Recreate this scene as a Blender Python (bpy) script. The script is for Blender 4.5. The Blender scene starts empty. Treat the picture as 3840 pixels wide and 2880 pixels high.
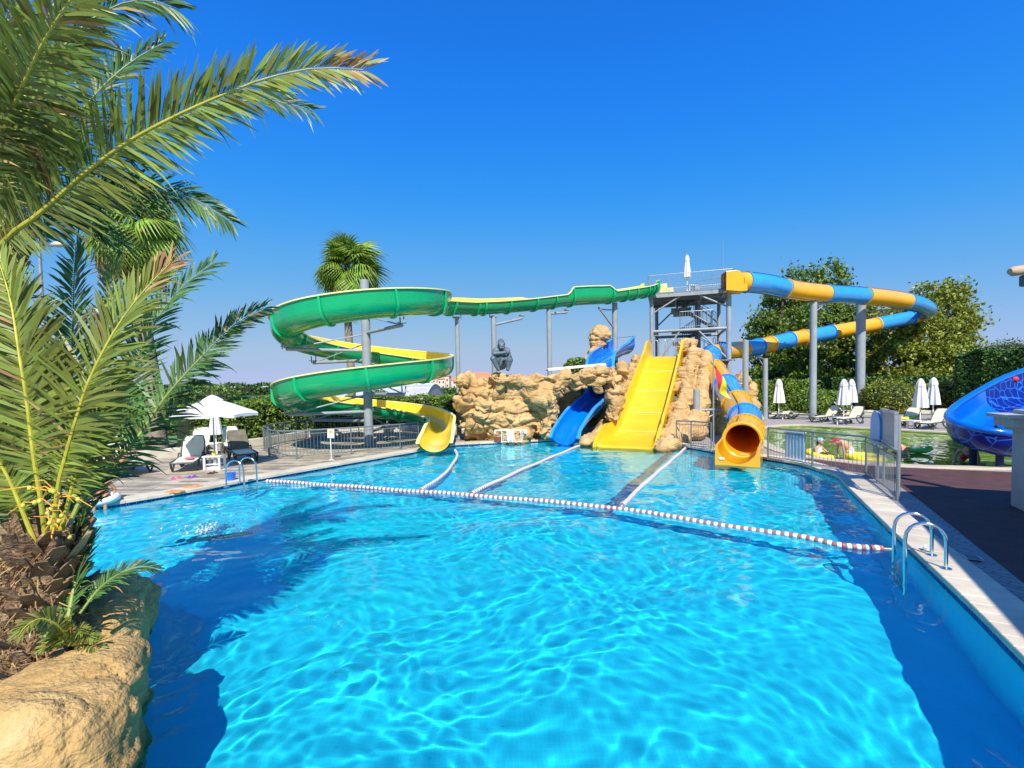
import bpy, math, random
import numpy as np
from mathutils import Vector, Matrix, geometry, noise as mnoise
S = bpy.context.scene
COL = S.collection
R = math.radians
# ------------------------------------------------------------------ camera
F, CX = 1760.0, 1920.0
ROLL, PITCH = R(1.0), R(2.2)
HZ = 1448.0                                   # horizon row at the picture centre (3840x2880 units)
CY = HZ + F * math.tan(PITCH)
CAMZ = 2.6
CAM = Vector((0, 0, CAMZ))
_f = Vector((0, math.cos(PITCH), -math.sin(PITCH))); _u = Vector((0, math.sin(PITCH), math.cos(PITCH))); _r = Vector((1, 0, 0))
RT = _r * math.cos(ROLL) - _u * math.sin(ROLL); UP = _r * math.sin(ROLL) + _u * math.cos(ROLL)
cam = bpy.data.cameras.new('camera'); cam_o = bpy.data.objects.new('camera', cam); COL.objects.link(cam_o)
cam_o.matrix_world = Matrix(((RT.x, UP.x, -_f.x, 0), (RT.y, UP.y, -_f.y, 0), (RT.z, UP.z, -_f.z, CAMZ), (0, 0, 0, 1)))
cam.sensor_width = 36; cam.lens = 36 * F / 3840; cam.shift_y = (CY - 1440) / 3840; cam.clip_end = 20000; cam.clip_start = .05
S.camera = cam_o
# ------------------------------------------------------------------ sky and sun
SUN = Vector((.13, -1, 1.05)).normalized()    # towards the sun: behind the camera
w = bpy.data.worlds.new('World'); S.world = w; w.use_nodes = True
nt = w.node_tree; bg = nt.nodes['Background']
sky = nt.nodes.new('ShaderNodeTexSky'); sky.sky_type = 'NISHITA'; sky.sun_disc = False
sky.sun_elevation = math.asin(SUN.z); sky.sun_rotation = math.atan2(SUN.x, SUN.y); sky.air_density = 1.0; sky.dust_density = .15; sky.ozone_density = 2.6
# a tone curve on the physical sky: deeper, more saturated blue overhead and no white-out at the horizon, as the photograph's exposure gave it
sc_ = nt.nodes.new('ShaderNodeMix'); sc_.data_type = 'RGBA'; sc_.blend_type = 'MULTIPLY'; sc_.inputs[0].default_value = 1; sc_.inputs[7].default_value = (.1, .1, .1, 1)
cv = nt.nodes.new('ShaderNodeRGBCurve'); mul = nt.nodes.new('ShaderNodeMix'); mul.data_type = 'RGBA'; mul.blend_type = 'MULTIPLY'; mul.inputs[0].default_value = 1; mul.inputs[7].default_value = (9.3, 9.3, 9.3, 1)
for ch, pts in enumerate(([(0, 0), (.08, .010), (.10, .014), (.15, .032), (.22, .085), (.53, .28), (.73, .325), (1, .37)], [(0, 0), (.14, .142), (.175, .178), (.257, .25), (.367, .315), (.737, .418), (.9, .425), (1, .43)], [(0, 0), (.10, .30), (.267, .60), (.322, .68), (.447, .70), (.588, .665), (.85, .59), (1, .53)])):
    c = cv.mapping.curves[ch]; c.points[0].location = pts[0]; c.points[1].location = pts[-1]
    for p in pts[1:-1]: c.points.new(*p)
cv.mapping.update()
nt.links.new(sky.outputs[0], sc_.inputs[6]); nt.links.new(sc_.outputs[2], cv.inputs['Color']); nt.links.new(cv.outputs[0], mul.inputs[6]); nt.links.new(mul.outputs[2], bg.inputs[0]); bg.inputs[1].default_value = .1
L = bpy.data.lights.new('sun', 'SUN'); L.energy = 4.5; L.angle = R(.5); L.color = (1, .95, .85)
L.cycles.is_caustics_light = True
sun = bpy.data.objects.new('sun', L); COL.objects.link(sun); sun.location = (0, -20, 30)
sun.rotation_euler = SUN.to_track_quat('Z', 'Y').to_euler()
S.view_settings.view_transform = 'Standard'; S.view_settings.look = 'None'; S.view_settings.exposure = .48; S.view_settings.gamma = 1
S.cycles.use_denoising = True
S.cycles.caustics_refractive = True; S.cycles.caustics_reflective = False
S.cycles.max_bounces = 16; S.cycles.diffuse_bounces = 7; S.cycles.glossy_bounces = 6; S.cycles.transmission_bounces = 14; S.cycles.transparent_max_bounces = 12
# ------------------------------------------------------------------ projection helpers: a pixel of the photo and a depth give a real point
def ray(px, py):
    return _f + RT * ((px - CX) / F) - UP * ((py - CY) / F)
def W(px, py, d):
    v = ray(px, py); return CAM + v * (d / v.y)
def G(px, py, z=0.0):
    v = ray(px, py); return CAM + v * ((z - CAMZ) / v.z)
# ------------------------------------------------------------------ objects
def tag(o, label=None, cat=None, group=None, kind=None):
    if label: o['label'] = label
    if cat: o['category'] = cat
    if group: o['group'] = group
    if kind: o['kind'] = kind
    return o
def thing(name, label, cat, loc=(0, 0, 0), rz=0, group=None):
    o = bpy.data.objects.new(name, None); COL.objects.link(o); o.location = loc; o.rotation_euler = (0, 0, rz); o.empty_display_size = .2
    return tag(o, label, cat, group)
def link(name, me, mat=None, parent=None, smooth=False):
    o = bpy.data.objects.new(name, me); COL.objects.link(o)
    if mat: me.materials.append(mat)
    if parent is not None: o.parent = parent
    if smooth: me.shade_smooth()
    return o
def mesh_np(name, V, Fq):
    V = np.asarray(V, np.float32); Fq = np.asarray(Fq, np.int32); k = Fq.shape[1]; n = len(Fq)
    me = bpy.data.meshes.new(name); me.vertices.add(len(V)); me.vertices.foreach_set('co', V.ravel())
    me.loops.add(n * k); me.loops.foreach_set('vertex_index', Fq.ravel())
    me.polygons.add(n); me.polygons.foreach_set('loop_start', np.arange(n, dtype=np.int32) * k)
    me.update(calc_edges=True); me.validate(); return me
def copy_tree(o, parent=None):
    c = o.copy(); COL.objects.link(c)
    if parent is not None: c.parent = parent
    for ch in list(o.children): copy_tree(ch, c)
    return c
class MB:
    def __init__(s): s.v = []; s.f = []
    def add(s, vs, fs):
        b = len(s.v); s.v += [tuple(p) for p in vs]; s.f += [tuple(i + b for i in q) for q in fs]; return s
    def box(s, c, size, rz=0, rx=0, ry=0, taper=1.0):
        m = Matrix.Rotation(rz, 3, 'Z') @ Matrix.Rotation(ry, 3, 'Y') @ Matrix.Rotation(rx, 3, 'X'); c = Vector(c); h = Vector(size) / 2; vs = []
        for z in (-1, 1):
            t = taper if z > 0 else 1
            for x, y in ((-1, -1), (1, -1), (1, 1), (-1, 1)): vs.append(c + m @ Vector((x * h.x * t, y * h.y * t, z * h.z)))
        return s.add(vs, [(3, 2, 1, 0), (4, 5, 6, 7), (0, 1, 5, 4), (1, 2, 6, 5), (2, 3, 7, 6), (3, 0, 4, 7)])
    def tube(s, pts, r, n=10, cap=True, closed=False):
        pts = [Vector(p) for p in pts]; N = len(pts); rs = r if hasattr(r, '__len__') else [r] * N
        T = []
        for i in range(N):
            a = pts[(i - 1) % N] if (closed or i) else pts[0]; b = pts[(i + 1) % N] if (closed or i < N - 1) else pts[-1]
            T.append((b - a).normalized())
        x = T[0].orthogonal().normalized()
        if abs(T[0].z) < .9: x = T[0].cross(Vector((0, 0, 1))).normalized()
        vs = []
        for i in range(N):
            x = (x - T[i] * x.dot(T[i])).normalized(); y = T[i].cross(x)
            for k in range(n):
                a = 2 * math.pi * k / n; vs.append(pts[i] + (x * math.cos(a) + y * math.sin(a)) * rs[i])
        fs = []
        for i in range(N if closed else N - 1):
            j = (i + 1) % N
            for k in range(n): fs.append((i * n + k, i * n + (k + 1) % n, j * n + (k + 1) % n, j * n + k))
        if cap and not closed: fs += [tuple(range(n - 1, -1, -1)), tuple(range((N - 1) * n, N * n))]
        return s.add(vs, fs)
    def lathe(s, prof, n=20, c=(0, 0, 0), mod=None):
        vs = []; c = Vector(c)
        for i, (r, z) in enumerate(prof):
            for k in range(n):
                a = 2 * math.pi * k / n; q = r * (mod(i, a) if mod else 1); vs.append(c + Vector((q * math.cos(a), q * math.sin(a), z)))
        fs = []
        for i in range(len(prof) - 1):
            for k in range(n): fs.append((i * n + k, i * n + (k + 1) % n, (i + 1) * n + (k + 1) % n, (i + 1) * n + k))
        fs += [tuple(range(n - 1, -1, -1)), tuple(range((len(prof) - 1) * n, len(prof) * n))]
        return s.add(vs, fs)
    def grid(s, rows, flip=False, close=False):
        n = len(rows[0]); vs = [p for r in rows for p in r]; fs = []
        for i in range(len(rows) - 1):
            for k in range(n if close else n - 1):
                q = (i * n + k, i * n + (k + 1) % n, (i + 1) * n + (k + 1) % n, (i + 1) * n + k); fs.append(q[::-1] if flip else q)
        return s.add(vs, fs)
    def poly(s, pts, z0, z1):                # vertical prism of a plan outline
        n = len(pts); vs = [(p[0], p[1], z0) for p in pts] + [(p[0], p[1], z1) for p in pts]
        return s.add(vs, [tuple(range(n - 1, -1, -1)), tuple(range(n, 2 * n))] + [(i, (i + 1) % n, n + (i + 1) % n, n + i) for i in range(n)])
    def build(s, name, mat=None, parent=None, smooth=False, bevel=0):
        me = bpy.data.meshes.new(name); me.from_pydata([tuple(p) for p in s.v], [], s.f); me.update()
        o = link(name, me, mat, parent, smooth)
        if bevel:
            b = o.modifiers.new('bevel', 'BEVEL'); b.width = bevel; b.segments = 2; b.limit_method = 'ANGLE'
        if smooth: autosmooth(me)
        return o
def autosmooth(me, ang=40):
    me.shade_smooth()
    try: me.set_sharp_from_angle(angle=R(ang))
    except Exception: pass
def catmull(P, m=8):
    P = [np.array(p, float) for p in P]; P = [2 * P[0] - P[1]] + P + [2 * P[-1] - P[-2]]; out = []
    for i in range(1, len(P) - 2):
        for k in range(m):
            t = k / m; a, b, c, d = P[i - 1], P[i], P[i + 1], P[i + 2]
            out.append(.5 * (2 * b + (c - a) * t + (2 * a - 5 * b + 4 * c - d) * t * t + (3 * b - a - 3 * c + d) * t ** 3))
    out.append(P[-2]); return out
def V3(a): return Vector((float(a[0]), float(a[1]), float(a[2])))
# ------------------------------------------------------------------ numpy noise
def _hash(i, j, k, s):
    n = (i * 374761393 + j * 668265263 + k * 2147483647 + s * 974711) & 0xffffffff
    n = ((n ^ (n >> 13)) * 1274126177) & 0xffffffff
    return ((n ^ (n >> 16)) & 0xffff) / 65535.0
def vnoise(P, s=0):
    I = np.floor(P).astype(np.int64); f = P - I; f = f * f * (3 - 2 * f); r = 0
    for dx in (0, 1):
        for dy in (0, 1):
            for dz in (0, 1):
                wgt = (f[:, 0] if dx else 1 - f[:, 0]) * (f[:, 1] if dy else 1 - f[:, 1]) * (f[:, 2] if dz else 1 - f[:, 2])
                r = r + wgt * _hash(I[:, 0] + dx, I[:, 1] + dy, I[:, 2] + dz, s)
    return r * 2 - 1
def fbm(P, o=4, s=0):
    r = 0; a = .5
    for i in range(o): r = r + a * vnoise(P * 2 ** i + 17.3 * i, s + i); a *= .5
    return r
def worley(P, s=0):
    I = np.floor(P).astype(np.int64); f1 = np.full(len(P), 9.); f2 = np.full(len(P), 9.)
    for dx in (-1, 0, 1):
        for dy in (-1, 0, 1):
            for dz in (-1, 0, 1):
                C = I + np.array([dx, dy, dz]); q = np.stack([_hash(C[:, 0], C[:, 1], C[:, 2], s + t) for t in (1, 2, 3)], -1) + C
                d = np.linalg.norm(P - q, axis=1); f2 = np.minimum(f2, np.maximum(f1, d)); f1 = np.minimum(f1, d)
    return f1, f2
# ------------------------------------------------------------------ materials
MATS = {}
def mk(name, col, rough=.5, metal=0, var=.12, scale=4, bump=0, bscale=30, coat=0, trans=0, island=0, spec=.5, col2=None, coords='Object'):
    m = bpy.data.materials.new(name); m.use_nodes = True; nt = m.node_tree; N = nt.nodes; Lk = nt.links; b = N['Principled BSDF']
    b.inputs['Roughness'].default_value = rough; b.inputs['Metallic'].default_value = metal; b.inputs['Coat Weight'].default_value = coat; b.inputs['Coat Roughness'].default_value = .08
    b.inputs['Specular IOR Level'].default_value = spec
    tc = N.new('ShaderNodeTexCoord'); no = N.new('ShaderNodeTexNoise'); no.inputs['Scale'].default_value = scale; no.inputs['Detail'].default_value = 6
    Lk.new(tc.outputs[coords], no.inputs['Vector'])
    rp = N.new('ShaderNodeValToRGB'); c2 = col2 or tuple(min(1, c * (1 + var)) for c in col); c1 = col if col2 else tuple(c * (1 - var) for c in col)
    rp.color_ramp.elements[0].position = .3; rp.color_ramp.elements[1].position = .7
    rp.color_ramp.elements[0].color = (*c1, 1); rp.color_ramp.elements[1].color = (*c2, 1)
    Lk.new(no.outputs['Fac'], rp.inputs[0]); out = rp.outputs[0]
    if island:
        ge = N.new('ShaderNodeNewGeometry'); h = N.new('ShaderNodeHueSaturation'); mr = N.new('ShaderNodeMapRange'); mr.inputs[3].default_value = 1 - island; mr.inputs[4].default_value = 1 + island
        mh = N.new('ShaderNodeMapRange'); mh.inputs[3].default_value = .5 - island * .06; mh.inputs[4].default_value = .5 + island * .05
        Lk.new(ge.outputs['Random Per Island'], mr.inputs[0]); Lk.new(ge.outputs['Random Per Island'], mh.inputs[0]); Lk.new(mr.outputs[0], h.inputs['Value']); Lk.new(mh.outputs[0], h.inputs['Hue']); Lk.new(out, h.inputs['Color']); out = h.outputs[0]
    Lk.new(out, b.inputs['Base Color'])
    if bump:
        n2 = N.new('ShaderNodeTexNoise'); n2.inputs['Scale'].default_value = bscale; n2.inputs['Detail'].default_value = 8; Lk.new(tc.outputs[coords], n2.inputs['Vector'])
        bp = N.new('ShaderNodeBump'); bp.inputs['Strength'].default_value = bump; bp.inputs['Distance'].default_value = .05; Lk.new(n2.outputs['Fac'], bp.inputs['Height']); Lk.new(bp.outputs[0], b.inputs['Normal'])
    if trans:
        tr = N.new('ShaderNodeBsdfTranslucent'); mx = N.new('ShaderNodeMixShader'); mx.inputs[0].default_value = trans; Lk.new(out, tr.inputs[0])
        Lk.new(b.outputs[0], mx.inputs[1]); Lk.new(tr.outputs[0], mx.inputs[2]); Lk.new(mx.outputs[0], N['Material Output'].inputs[0])
    MATS[name] = m; return m
def tilemat(name, c1, c2, mortar, sx, sy, rough=.7, msize=.012, bump=.25, offset=.5, coords='Object', var=.5, ang=0, dirt=.25):
    m = bpy.data.materials.new(name); m.use_nodes = True; nt = m.node_tree; N = nt.nodes; Lk = nt.links; b = N['Principled BSDF']; b.inputs['Roughness'].default_value = rough
    tc = N.new('ShaderNodeTexCoord'); mp = N.new('ShaderNodeMapping'); mp.inputs['Rotation'].default_value = (0, 0, ang); br = N.new('ShaderNodeTexBrick'); Lk.new(tc.outputs[coords], mp.inputs[0]); Lk.new(mp.outputs[0], br.inputs['Vector'])
    br.inputs['Color1'].default_value = (*c1, 1); br.inputs['Color2'].default_value = (*c2, 1); br.inputs['Mortar'].default_value = (*mortar, 1); br.inputs['Scale'].default_value = 1
    br.inputs['Brick Width'].default_value = sx; br.inputs['Row Height'].default_value = sy; br.inputs['Mortar Size'].default_value = msize; br.offset = offset
    no = N.new('ShaderNodeTexNoise'); no.inputs['Scale'].default_value = 1.7; no.inputs['Detail'].default_value = 8; Lk.new(tc.outputs[coords], no.inputs['Vector'])
    mr = N.new('ShaderNodeMapRange'); mr.inputs[3].default_value = 1 - dirt; mr.inputs[4].default_value = 1 + dirt; Lk.new(no.outputs['Fac'], mr.inputs[0])
    mx = N.new('ShaderNodeMix'); mx.data_type = 'RGBA'; mx.blend_type = 'MULTIPLY'; mx.inputs[0].default_value = 1; Lk.new(br.outputs['Color'], mx.inputs[6]); Lk.new(mr.outputs[0], mx.inputs[7]); Lk.new(mx.outputs[2], b.inputs['Base Color'])
    bp = N.new('ShaderNodeBump'); bp.inputs['Strength'].default_value = bump; bp.inputs['Distance'].default_value = .01; Lk.new(br.outputs['Fac'], bp.inputs['Height']); bp.invert = True; Lk.new(bp.outputs[0], b.inputs['Normal'])
    MATS[name] = m; return m
def rockmat(name, c1, c2, c3, grain=.22, gs=22):
    m = bpy.data.materials.new(name); m.use_nodes = True; nt = m.node_tree; N = nt.nodes; Lk = nt.links; b = N['Principled BSDF']; b.inputs['Roughness'].default_value = .88; b.inputs['Specular IOR Level'].default_value = .2
    tc = N.new('ShaderNodeTexCoord'); n1 = N.new('ShaderNodeTexNoise'); n1.inputs['Scale'].default_value = 1.3; n1.inputs['Detail'].default_value = 9; n1.inputs['Roughness'].default_value = .65; Lk.new(tc.outputs['Object'], n1.inputs['Vector'])
    rp = N.new('ShaderNodeValToRGB'); e = rp.color_ramp.elements; e[0].position = .3; e[0].color = (*c1, 1); e[1].position = .62; e[1].color = (*c2, 1); x = e.new(.8); x.color = (*c3, 1); Lk.new(n1.outputs['Fac'], rp.inputs[0]); sx = N.new('ShaderNodeSeparateXYZ'); Lk.new(tc.outputs['Object'], sx.inputs[0]); na = N.new('ShaderNodeMath'); na.operation = 'MULTIPLY_ADD'; na.inputs[1].default_value = -.12; Lk.new(n1.outputs['Fac'], na.inputs[0]); Lk.new(sx.outputs[2], na.inputs[2])
    mr = N.new('ShaderNodeMapRange'); mr.inputs[1].default_value = -.13; mr.inputs[2].default_value = -.04; mr.inputs[3].default_value = 1; mr.inputs[4].default_value = 0; Lk.new(na.outputs[0], mr.inputs[0])
    wet = N.new('ShaderNodeMix'); wet.data_type = 'RGBA'; wet.blend_type = 'MULTIPLY'; wet.inputs[7].default_value = (.42, .42, .34, 1); Lk.new(mr.outputs[0], wet.inputs[0]); Lk.new(rp.outputs[0], wet.inputs[6]); Lk.new(wet.outputs[2], b.inputs['Base Color'])
    mp = N.new('ShaderNodeMapping'); mp.inputs['Scale'].default_value = (1.6, 1.6, 6); Lk.new(tc.outputs['Object'], mp.inputs[0])
    n2 = N.new('ShaderNodeTexNoise'); n2.inputs['Scale'].default_value = 1.5; n2.inputs['Detail'].default_value = 8; n2.inputs['Distortion'].default_value = 1.2; Lk.new(mp.outputs[0], n2.inputs['Vector'])
    n3 = N.new('ShaderNodeTexNoise'); n3.inputs['Scale'].default_value = gs; n3.inputs['Detail'].default_value = 8; Lk.new(tc.outputs['Object'], n3.inputs['Vector'])
    ad = N.new('ShaderNodeMath'); ad.operation = 'MULTIPLY_ADD'; ad.inputs[1].default_value = grain; Lk.new(n3.outputs['Fac'], ad.inputs[0]); Lk.new(n2.outputs['Fac'], ad.inputs[2])
    bp = N.new('ShaderNodeBump'); bp.inputs['Strength'].default_value = .6; bp.inputs['Distance'].default_value = .13; Lk.new(ad.outputs[0], bp.inputs['Height']); Lk.new(bp.outputs[0], b.inputs['Normal'])
    MATS[name] = m; return m
M = MATS
mk('green_fibreglass', (.0, .36, .125), .22, var=.06, scale=1.5, coat=.6); mk('green_flange', (.01, .42, .16), .3, var=.08)
mk('yellow_fibreglass', (.88, .66, .035), .25, var=.06, scale=1.5, coat=.5); mk('yellow_rim', (.9, .80, .30), .3, var=.05)
mk('gold_fibreglass', (.80, .50, .008), .32, var=.08, scale=1.2, coat=.4, bump=.02, bscale=3)
mk('blue_fibreglass', (.0, .17, .74), .2, var=.06, scale=1.5, coat=.6)
mk('sky_blue_fibreglass', (.035, .32, .80), .25, var=.06, scale=1.5, coat=.5); mk('orange_fibreglass', (.86, .42, .012), .25, var=.06, scale=1.5, coat=.5)
mk('seam_dark', (.22, .10, .02), .6); mk('seam_blue', (.01, .06, .2), .6)
mk('steel_grey', (.30, .335, .36), .42, var=.12, scale=2, spec=.6); mk('steel_dark', (.16, .19, .21), .4, metal=.3, var=.15); mk('galvanised', (.42, .44, .46), .35, metal=.5, var=.15, scale=8)
mk('chrome', (.72, .74, .76), .14, metal=1, var=.04); mk('fence_steel', (.19, .22, .23), .42, metal=.3, var=.12)
mk('white_plastic', (.82, .81, .80), .4, var=.04); mk('cream_fabric', (.80, .73, .52), .8, var=.05, bump=.1, bscale=120); mk('brown_sheet', (.16, .14, .10), .95, var=.2, bump=.3, bscale=80)
mk('white_fabric', (.83, .82, .82), .85, var=.03, trans=.15); mk('dark_green_plastic', (.045, .065, .06), .45, var=.2)
mk('gorilla_grey', (.105, .14, .16), .45, var=.3, scale=3, bump=.25, bscale=14)
mk('frond_leaf', (.27, .335, .06), .40, trans=.30, island=.40, scale=1.2, var=.35, spec=.5); mk('frond_leaf_blue', (.11, .225, .06), .42, trans=.28, island=.45, scale=1.2, var=.3)
mk('rachis', (.50, .47, .05), .5, var=.25, scale=6); mk('rachis_green', (.24, .30, .05), .5, var=.25, scale=6); mk('dry_leaf', (.42, .27, .11), .8, trans=.15, island=.4, var=.3)
mk('fan_leaf', (.23, .36, .045), .45, trans=.25, island=.35, var=.3); mk('fan_leaf_yellow', (.42, .45, .05), .5, trans=.3, island=.3)
mk('palm_bark', (.17, .10, .055), .95, var=.6, scale=7, bump=1, bscale=24, col2=(.38, .25, .14)); mk('bark', (.10, .075, .05), .95, var=.4, bump=.8, bscale=14); mk('fan_bark', (.27, .22, .17), .95, var=.3, bump=.8, bscale=10)
mk('tree_leaf', (.10, .18, .02), .5, trans=.28, island=.5, scale=.35, col2=(.19, .26, .03)); mk('tree_leaf_yellow', (.18, .24, .025), .5, trans=.28, island=.45, scale=.3, col2=(.32, .33, .045)); mk('tree_leaf_pale', (.11, .16, .05), .6, trans=.25, island=.35, scale=.3, col2=(.16, .2, .07))
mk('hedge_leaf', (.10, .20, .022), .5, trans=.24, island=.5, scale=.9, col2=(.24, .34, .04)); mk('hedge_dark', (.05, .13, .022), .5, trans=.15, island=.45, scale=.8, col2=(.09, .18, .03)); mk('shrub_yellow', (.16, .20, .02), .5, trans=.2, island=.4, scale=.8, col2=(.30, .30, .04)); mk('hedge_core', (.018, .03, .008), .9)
rockmat('rock_tan', (.40, .235, .095), (.63, .425, .195), (.74, .56, .32)); rockmat('rock_near', (.36, .215, .075), (.61, .395, .155), (.70, .53, .30), .5, 30)
mk('coping_stone', (.60, .515, .385), .7, island=.09, var=.12, scale=3, bump=.15, bscale=40); mk('kerb_stone', (.62, .57, .46), .8, var=.15, scale=3, bump=.2, bscale=30)
tilemat('left_paving', (.22, .18, .125), (.58, .49, .35), (.14, .125, .10), .85, .22, ang=R(4), dirt=.45); tilemat('right_paving', (.24, .235, .23), (.31, .30, .29), (.16, .155, .15), .24, .12, dirt=.25, ang=R(64))
mk('gravel_paving', (.34, .31, .28), .9, var=.18, scale=14, bump=.2, bscale=60); mk('maroon_rubber', (.085, .035, .032), .85, var=.25, scale=3, bump=.1, bscale=150)
tilemat('pool_tile', (.012, .72, .93), (.016, .75, .95), (.06, .72, .90), .05, .05, rough=.35, msize=.003, bump=.05, offset=0, dirt=.10)
tilemat('waterline_tile', (.012, .016, .16), (.02, .025, .24), (.25, .22, .4), .12, .12, rough=.25, msize=.004, bump=.1, offset=0)
mk('kids_pool_floor', (.34, .48, .06), .5, var=.2, scale=1.5); mk('grass', (.07, .12, .02), .9, var=.4, scale=3, bump=.5, bscale=40); mk('ground_soil', (.16, .15, .09), .95, var=.3, scale=.2)
mk('float_white', (.84, .80, .77), .45, var=.04); mk('float_red', (.42, .13, .11), .5, var=.15); mk('cable', (.7, .7, .68), .6)
mk('red_wood', (.24, .07, .04), .7, var=.2); mk('terracotta', (.52, .20, .10), .85, var=.2, scale=3); mk('house_cream', (.72, .58, .44), .85, var=.1); mk('window_dark', (.06, .06, .07), .3)
mk('greenhouse_sheet', (.50, .50, .51), .5, var=.08, scale=.6); mk('greenhouse_frame', (.75, .75, .76), .5); mk('greenhouse_wall', (.44, .42, .40), .6, var=.1)
mk('skin', (.62, .33, .21), .55, var=.08); mk('skin_tan', (.50, .24, .12), .55, var=.08); mk('hair_dark', (.03, .02, .015), .7, var=.3, bump=.4, bscale=60)
mk('red_cloth', (.62, .03, .03), .7, var=.1); mk('blue_cloth', (.35, .55, .80), .7, var=.1); mk('white_cloth', (.80, .80, .82), .8, var=.05); mk('straw', (.62, .45, .2), .8, var=.15, bump=.3, bscale=60); mk('navy_cloth', (.02, .03, .09), .8)
mk('yellow_toy', (.86, .70, .03), .35); mk('green_toy', (.12, .6, .05), .35); mk('blue_toy', (.02, .18, .75), .35); mk('pink_toy', (.75, .12, .25), .5); mk('purple_toy', (.22, .07, .5), .5); mk('orange_toy', (.85, .25, .06), .5); mk('dark_sandal', (.10, .03, .025), .7)
mk('board_blue', (.12, .36, .62), .35, var=.08); mk('board_grey', (.20, .23, .29), .3, var=.1); mk('paper_yellow', (.85, .78, .38), .6); mk('paper_white', (.84, .80, .80), .6); mk('ink_black', (.02, .02, .02), .6); mk('ink_pink', (.65, .3, .45), .6)
mk('bar_paint', (.40, .41, .37), .7, var=.08); mk('bar_dark', (.12, .13, .12), .7); mk('bar_wood', (.52, .36, .22), .7, var=.2, scale=6); mk('clay_tile', (.55, .27, .15), .85, var=.25, scale=3)
mk('grate_grey', (.22, .23, .23), .5, metal=.4, var=.15); mk('brown_box', (.19, .05, .035), .6, var=.2); mk('lamp_cream', (.72, .66, .5), .5); mk('court_green', (.10, .22, .09), .9, var=.15); mk('court_red', (.34, .11, .06), .9, var=.15); mk('net_green', (.03, .16, .12), .8)
mk('frond_base', (.42, .30, .14), .7, var=.3, scale=9, bump=.4); mk('frond_fruit', (.62, .58, .08), .4, var=.2); mk('frond_stalk', (.78, .38, .04), .6, var=.2)
def snakemat():
    m = bpy.data.materials.new('snake_blue'); m.use_nodes = True; nt = m.node_tree; N = nt.nodes; Lk = nt.links; b = N['Principled BSDF']; b.inputs['Roughness'].default_value = .32; b.inputs['Specular IOR Level'].default_value = .35
    tc = N.new('ShaderNodeTexCoord'); v = N.new('ShaderNodeTexVoronoi'); v.feature = 'DISTANCE_TO_EDGE'; v.inputs['Scale'].default_value = 3.1; v.inputs['Randomness'].default_value = .55; Lk.new(tc.outputs['Object'], v.inputs['Vector'])
    rp = N.new('ShaderNodeValToRGB'); e = rp.color_ramp.elements; e[0].position = .02; e[0].color = (.02, .14, .62, 1); e[1].position = .06; e[1].color = (.003, .014, .20, 1); Lk.new(v.outputs['Distance'], rp.inputs[0]); Lk.new(rp.outputs[0], b.inputs['Base Color'])
    MATS['snake_blue'] = m
snakemat(); mk('snake_inner', (.0, .13, .62), .2, var=.12, scale=2, coat=.6)
# ------------------------------------------------------------------ water: real refraction, real waves; the sun's light is focused on the floor by the renderer
def watermat(name, col):
    m = bpy.data.materials.new(name); m.use_nodes = True; nt = m.node_tree; nt.nodes.clear()
    g = nt.nodes.new('ShaderNodeBsdfGlass'); g.inputs['IOR'].default_value = 1.33; g.inputs['Roughness'].default_value = 0; g.inputs['Color'].default_value = (*col, 1)
    o = nt.nodes.new('ShaderNodeOutputMaterial'); nt.links.new(g.outputs[0], o.inputs[0]); MATS[name] = m
watermat('pool_water', (.78, .985, 1.0)); watermat('shallow_water', (.93, 1, .97))
def inpoly(X, Y, P):
    r = np.zeros(X.shape, bool); n = len(P)
    for i in range(n):
        (x1, y1), (x2, y2) = P[i], P[(i + 1) % n]
        if y1 == y2: continue
        c = ((y1 > Y) != (y2 > Y)) & (X < (x2 - x1) * (Y - y1) / (y2 - y1) + x1); r ^= c
    return r
def offset_poly(P, d):
    n = len(P); out = []
    A = sum(P[i][0] * P[(i + 1) % n][1] - P[(i + 1) % n][0] * P[i][1] for i in range(n)); sg = 1 if A > 0 else -1
    for i in range(n):
        p0, p1, p2 = Vector(P[i - 1]), Vector(P[i]), Vector(P[(i + 1) % n]); a = (p1 - p0).normalized(); b = (p2 - p1).normalized()
        na = Vector((a.y, -a.x)) * sg; nb = Vector((b.y, -b.x)) * sg; m = (na + nb).normalized(); k = d / max(.35, m.dot(na)); out.append(tuple(p1 + m * k))
    return out
def roundpoly(P, r=.5, n=5):
    out = []; N = len(P)
    for i in range(N):
        p0, p1, p2 = Vector(P[i - 1]), Vector(P[i]), Vector(P[(i + 1) % N]); a = p1 + (p0 - p1).normalized() * min(r, (p0 - p1).length * .4); b = p1 + (p2 - p1).normalized() * min(r, (p2 - p1).length * .4)
        for k in range(n):
            t = k / (n - 1); out.append(tuple(a * (1 - t) ** 2 + p1 * 2 * t * (1 - t) + b * t * t))
    return out
WZ = -.10
_ed = [(3838, 2495), (3667, 2317), (3363, 2021), (3171, 1828), (3143, 1795), (3000, 1747), (2832, 1720), (2695, 1703), (2538, 1675)]
RE = [tuple(G(a, b, WZ).xy) for a, b in _ed]
LE = [tuple(G(a, b, WZ).xy) for a, b in [(2028, 1658), (1716, 1672), (1610, 1690), (990, 1800), (700, 1855), (400, 1905)]]
k_ = (RE[0][1] - .9) / (RE[1][1] - RE[0][1]); P0 = (RE[0][0] - (RE[1][0] - RE[0][0]) * k_, .9)
POOL = [P0] + RE + [(6.1, 22.2), (3.5, 22.9)] + LE + [(-11.2, 10.4), (-15, 10.0), (-15, .9)]
POOL = roundpoly(POOL, .35, 4)
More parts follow.
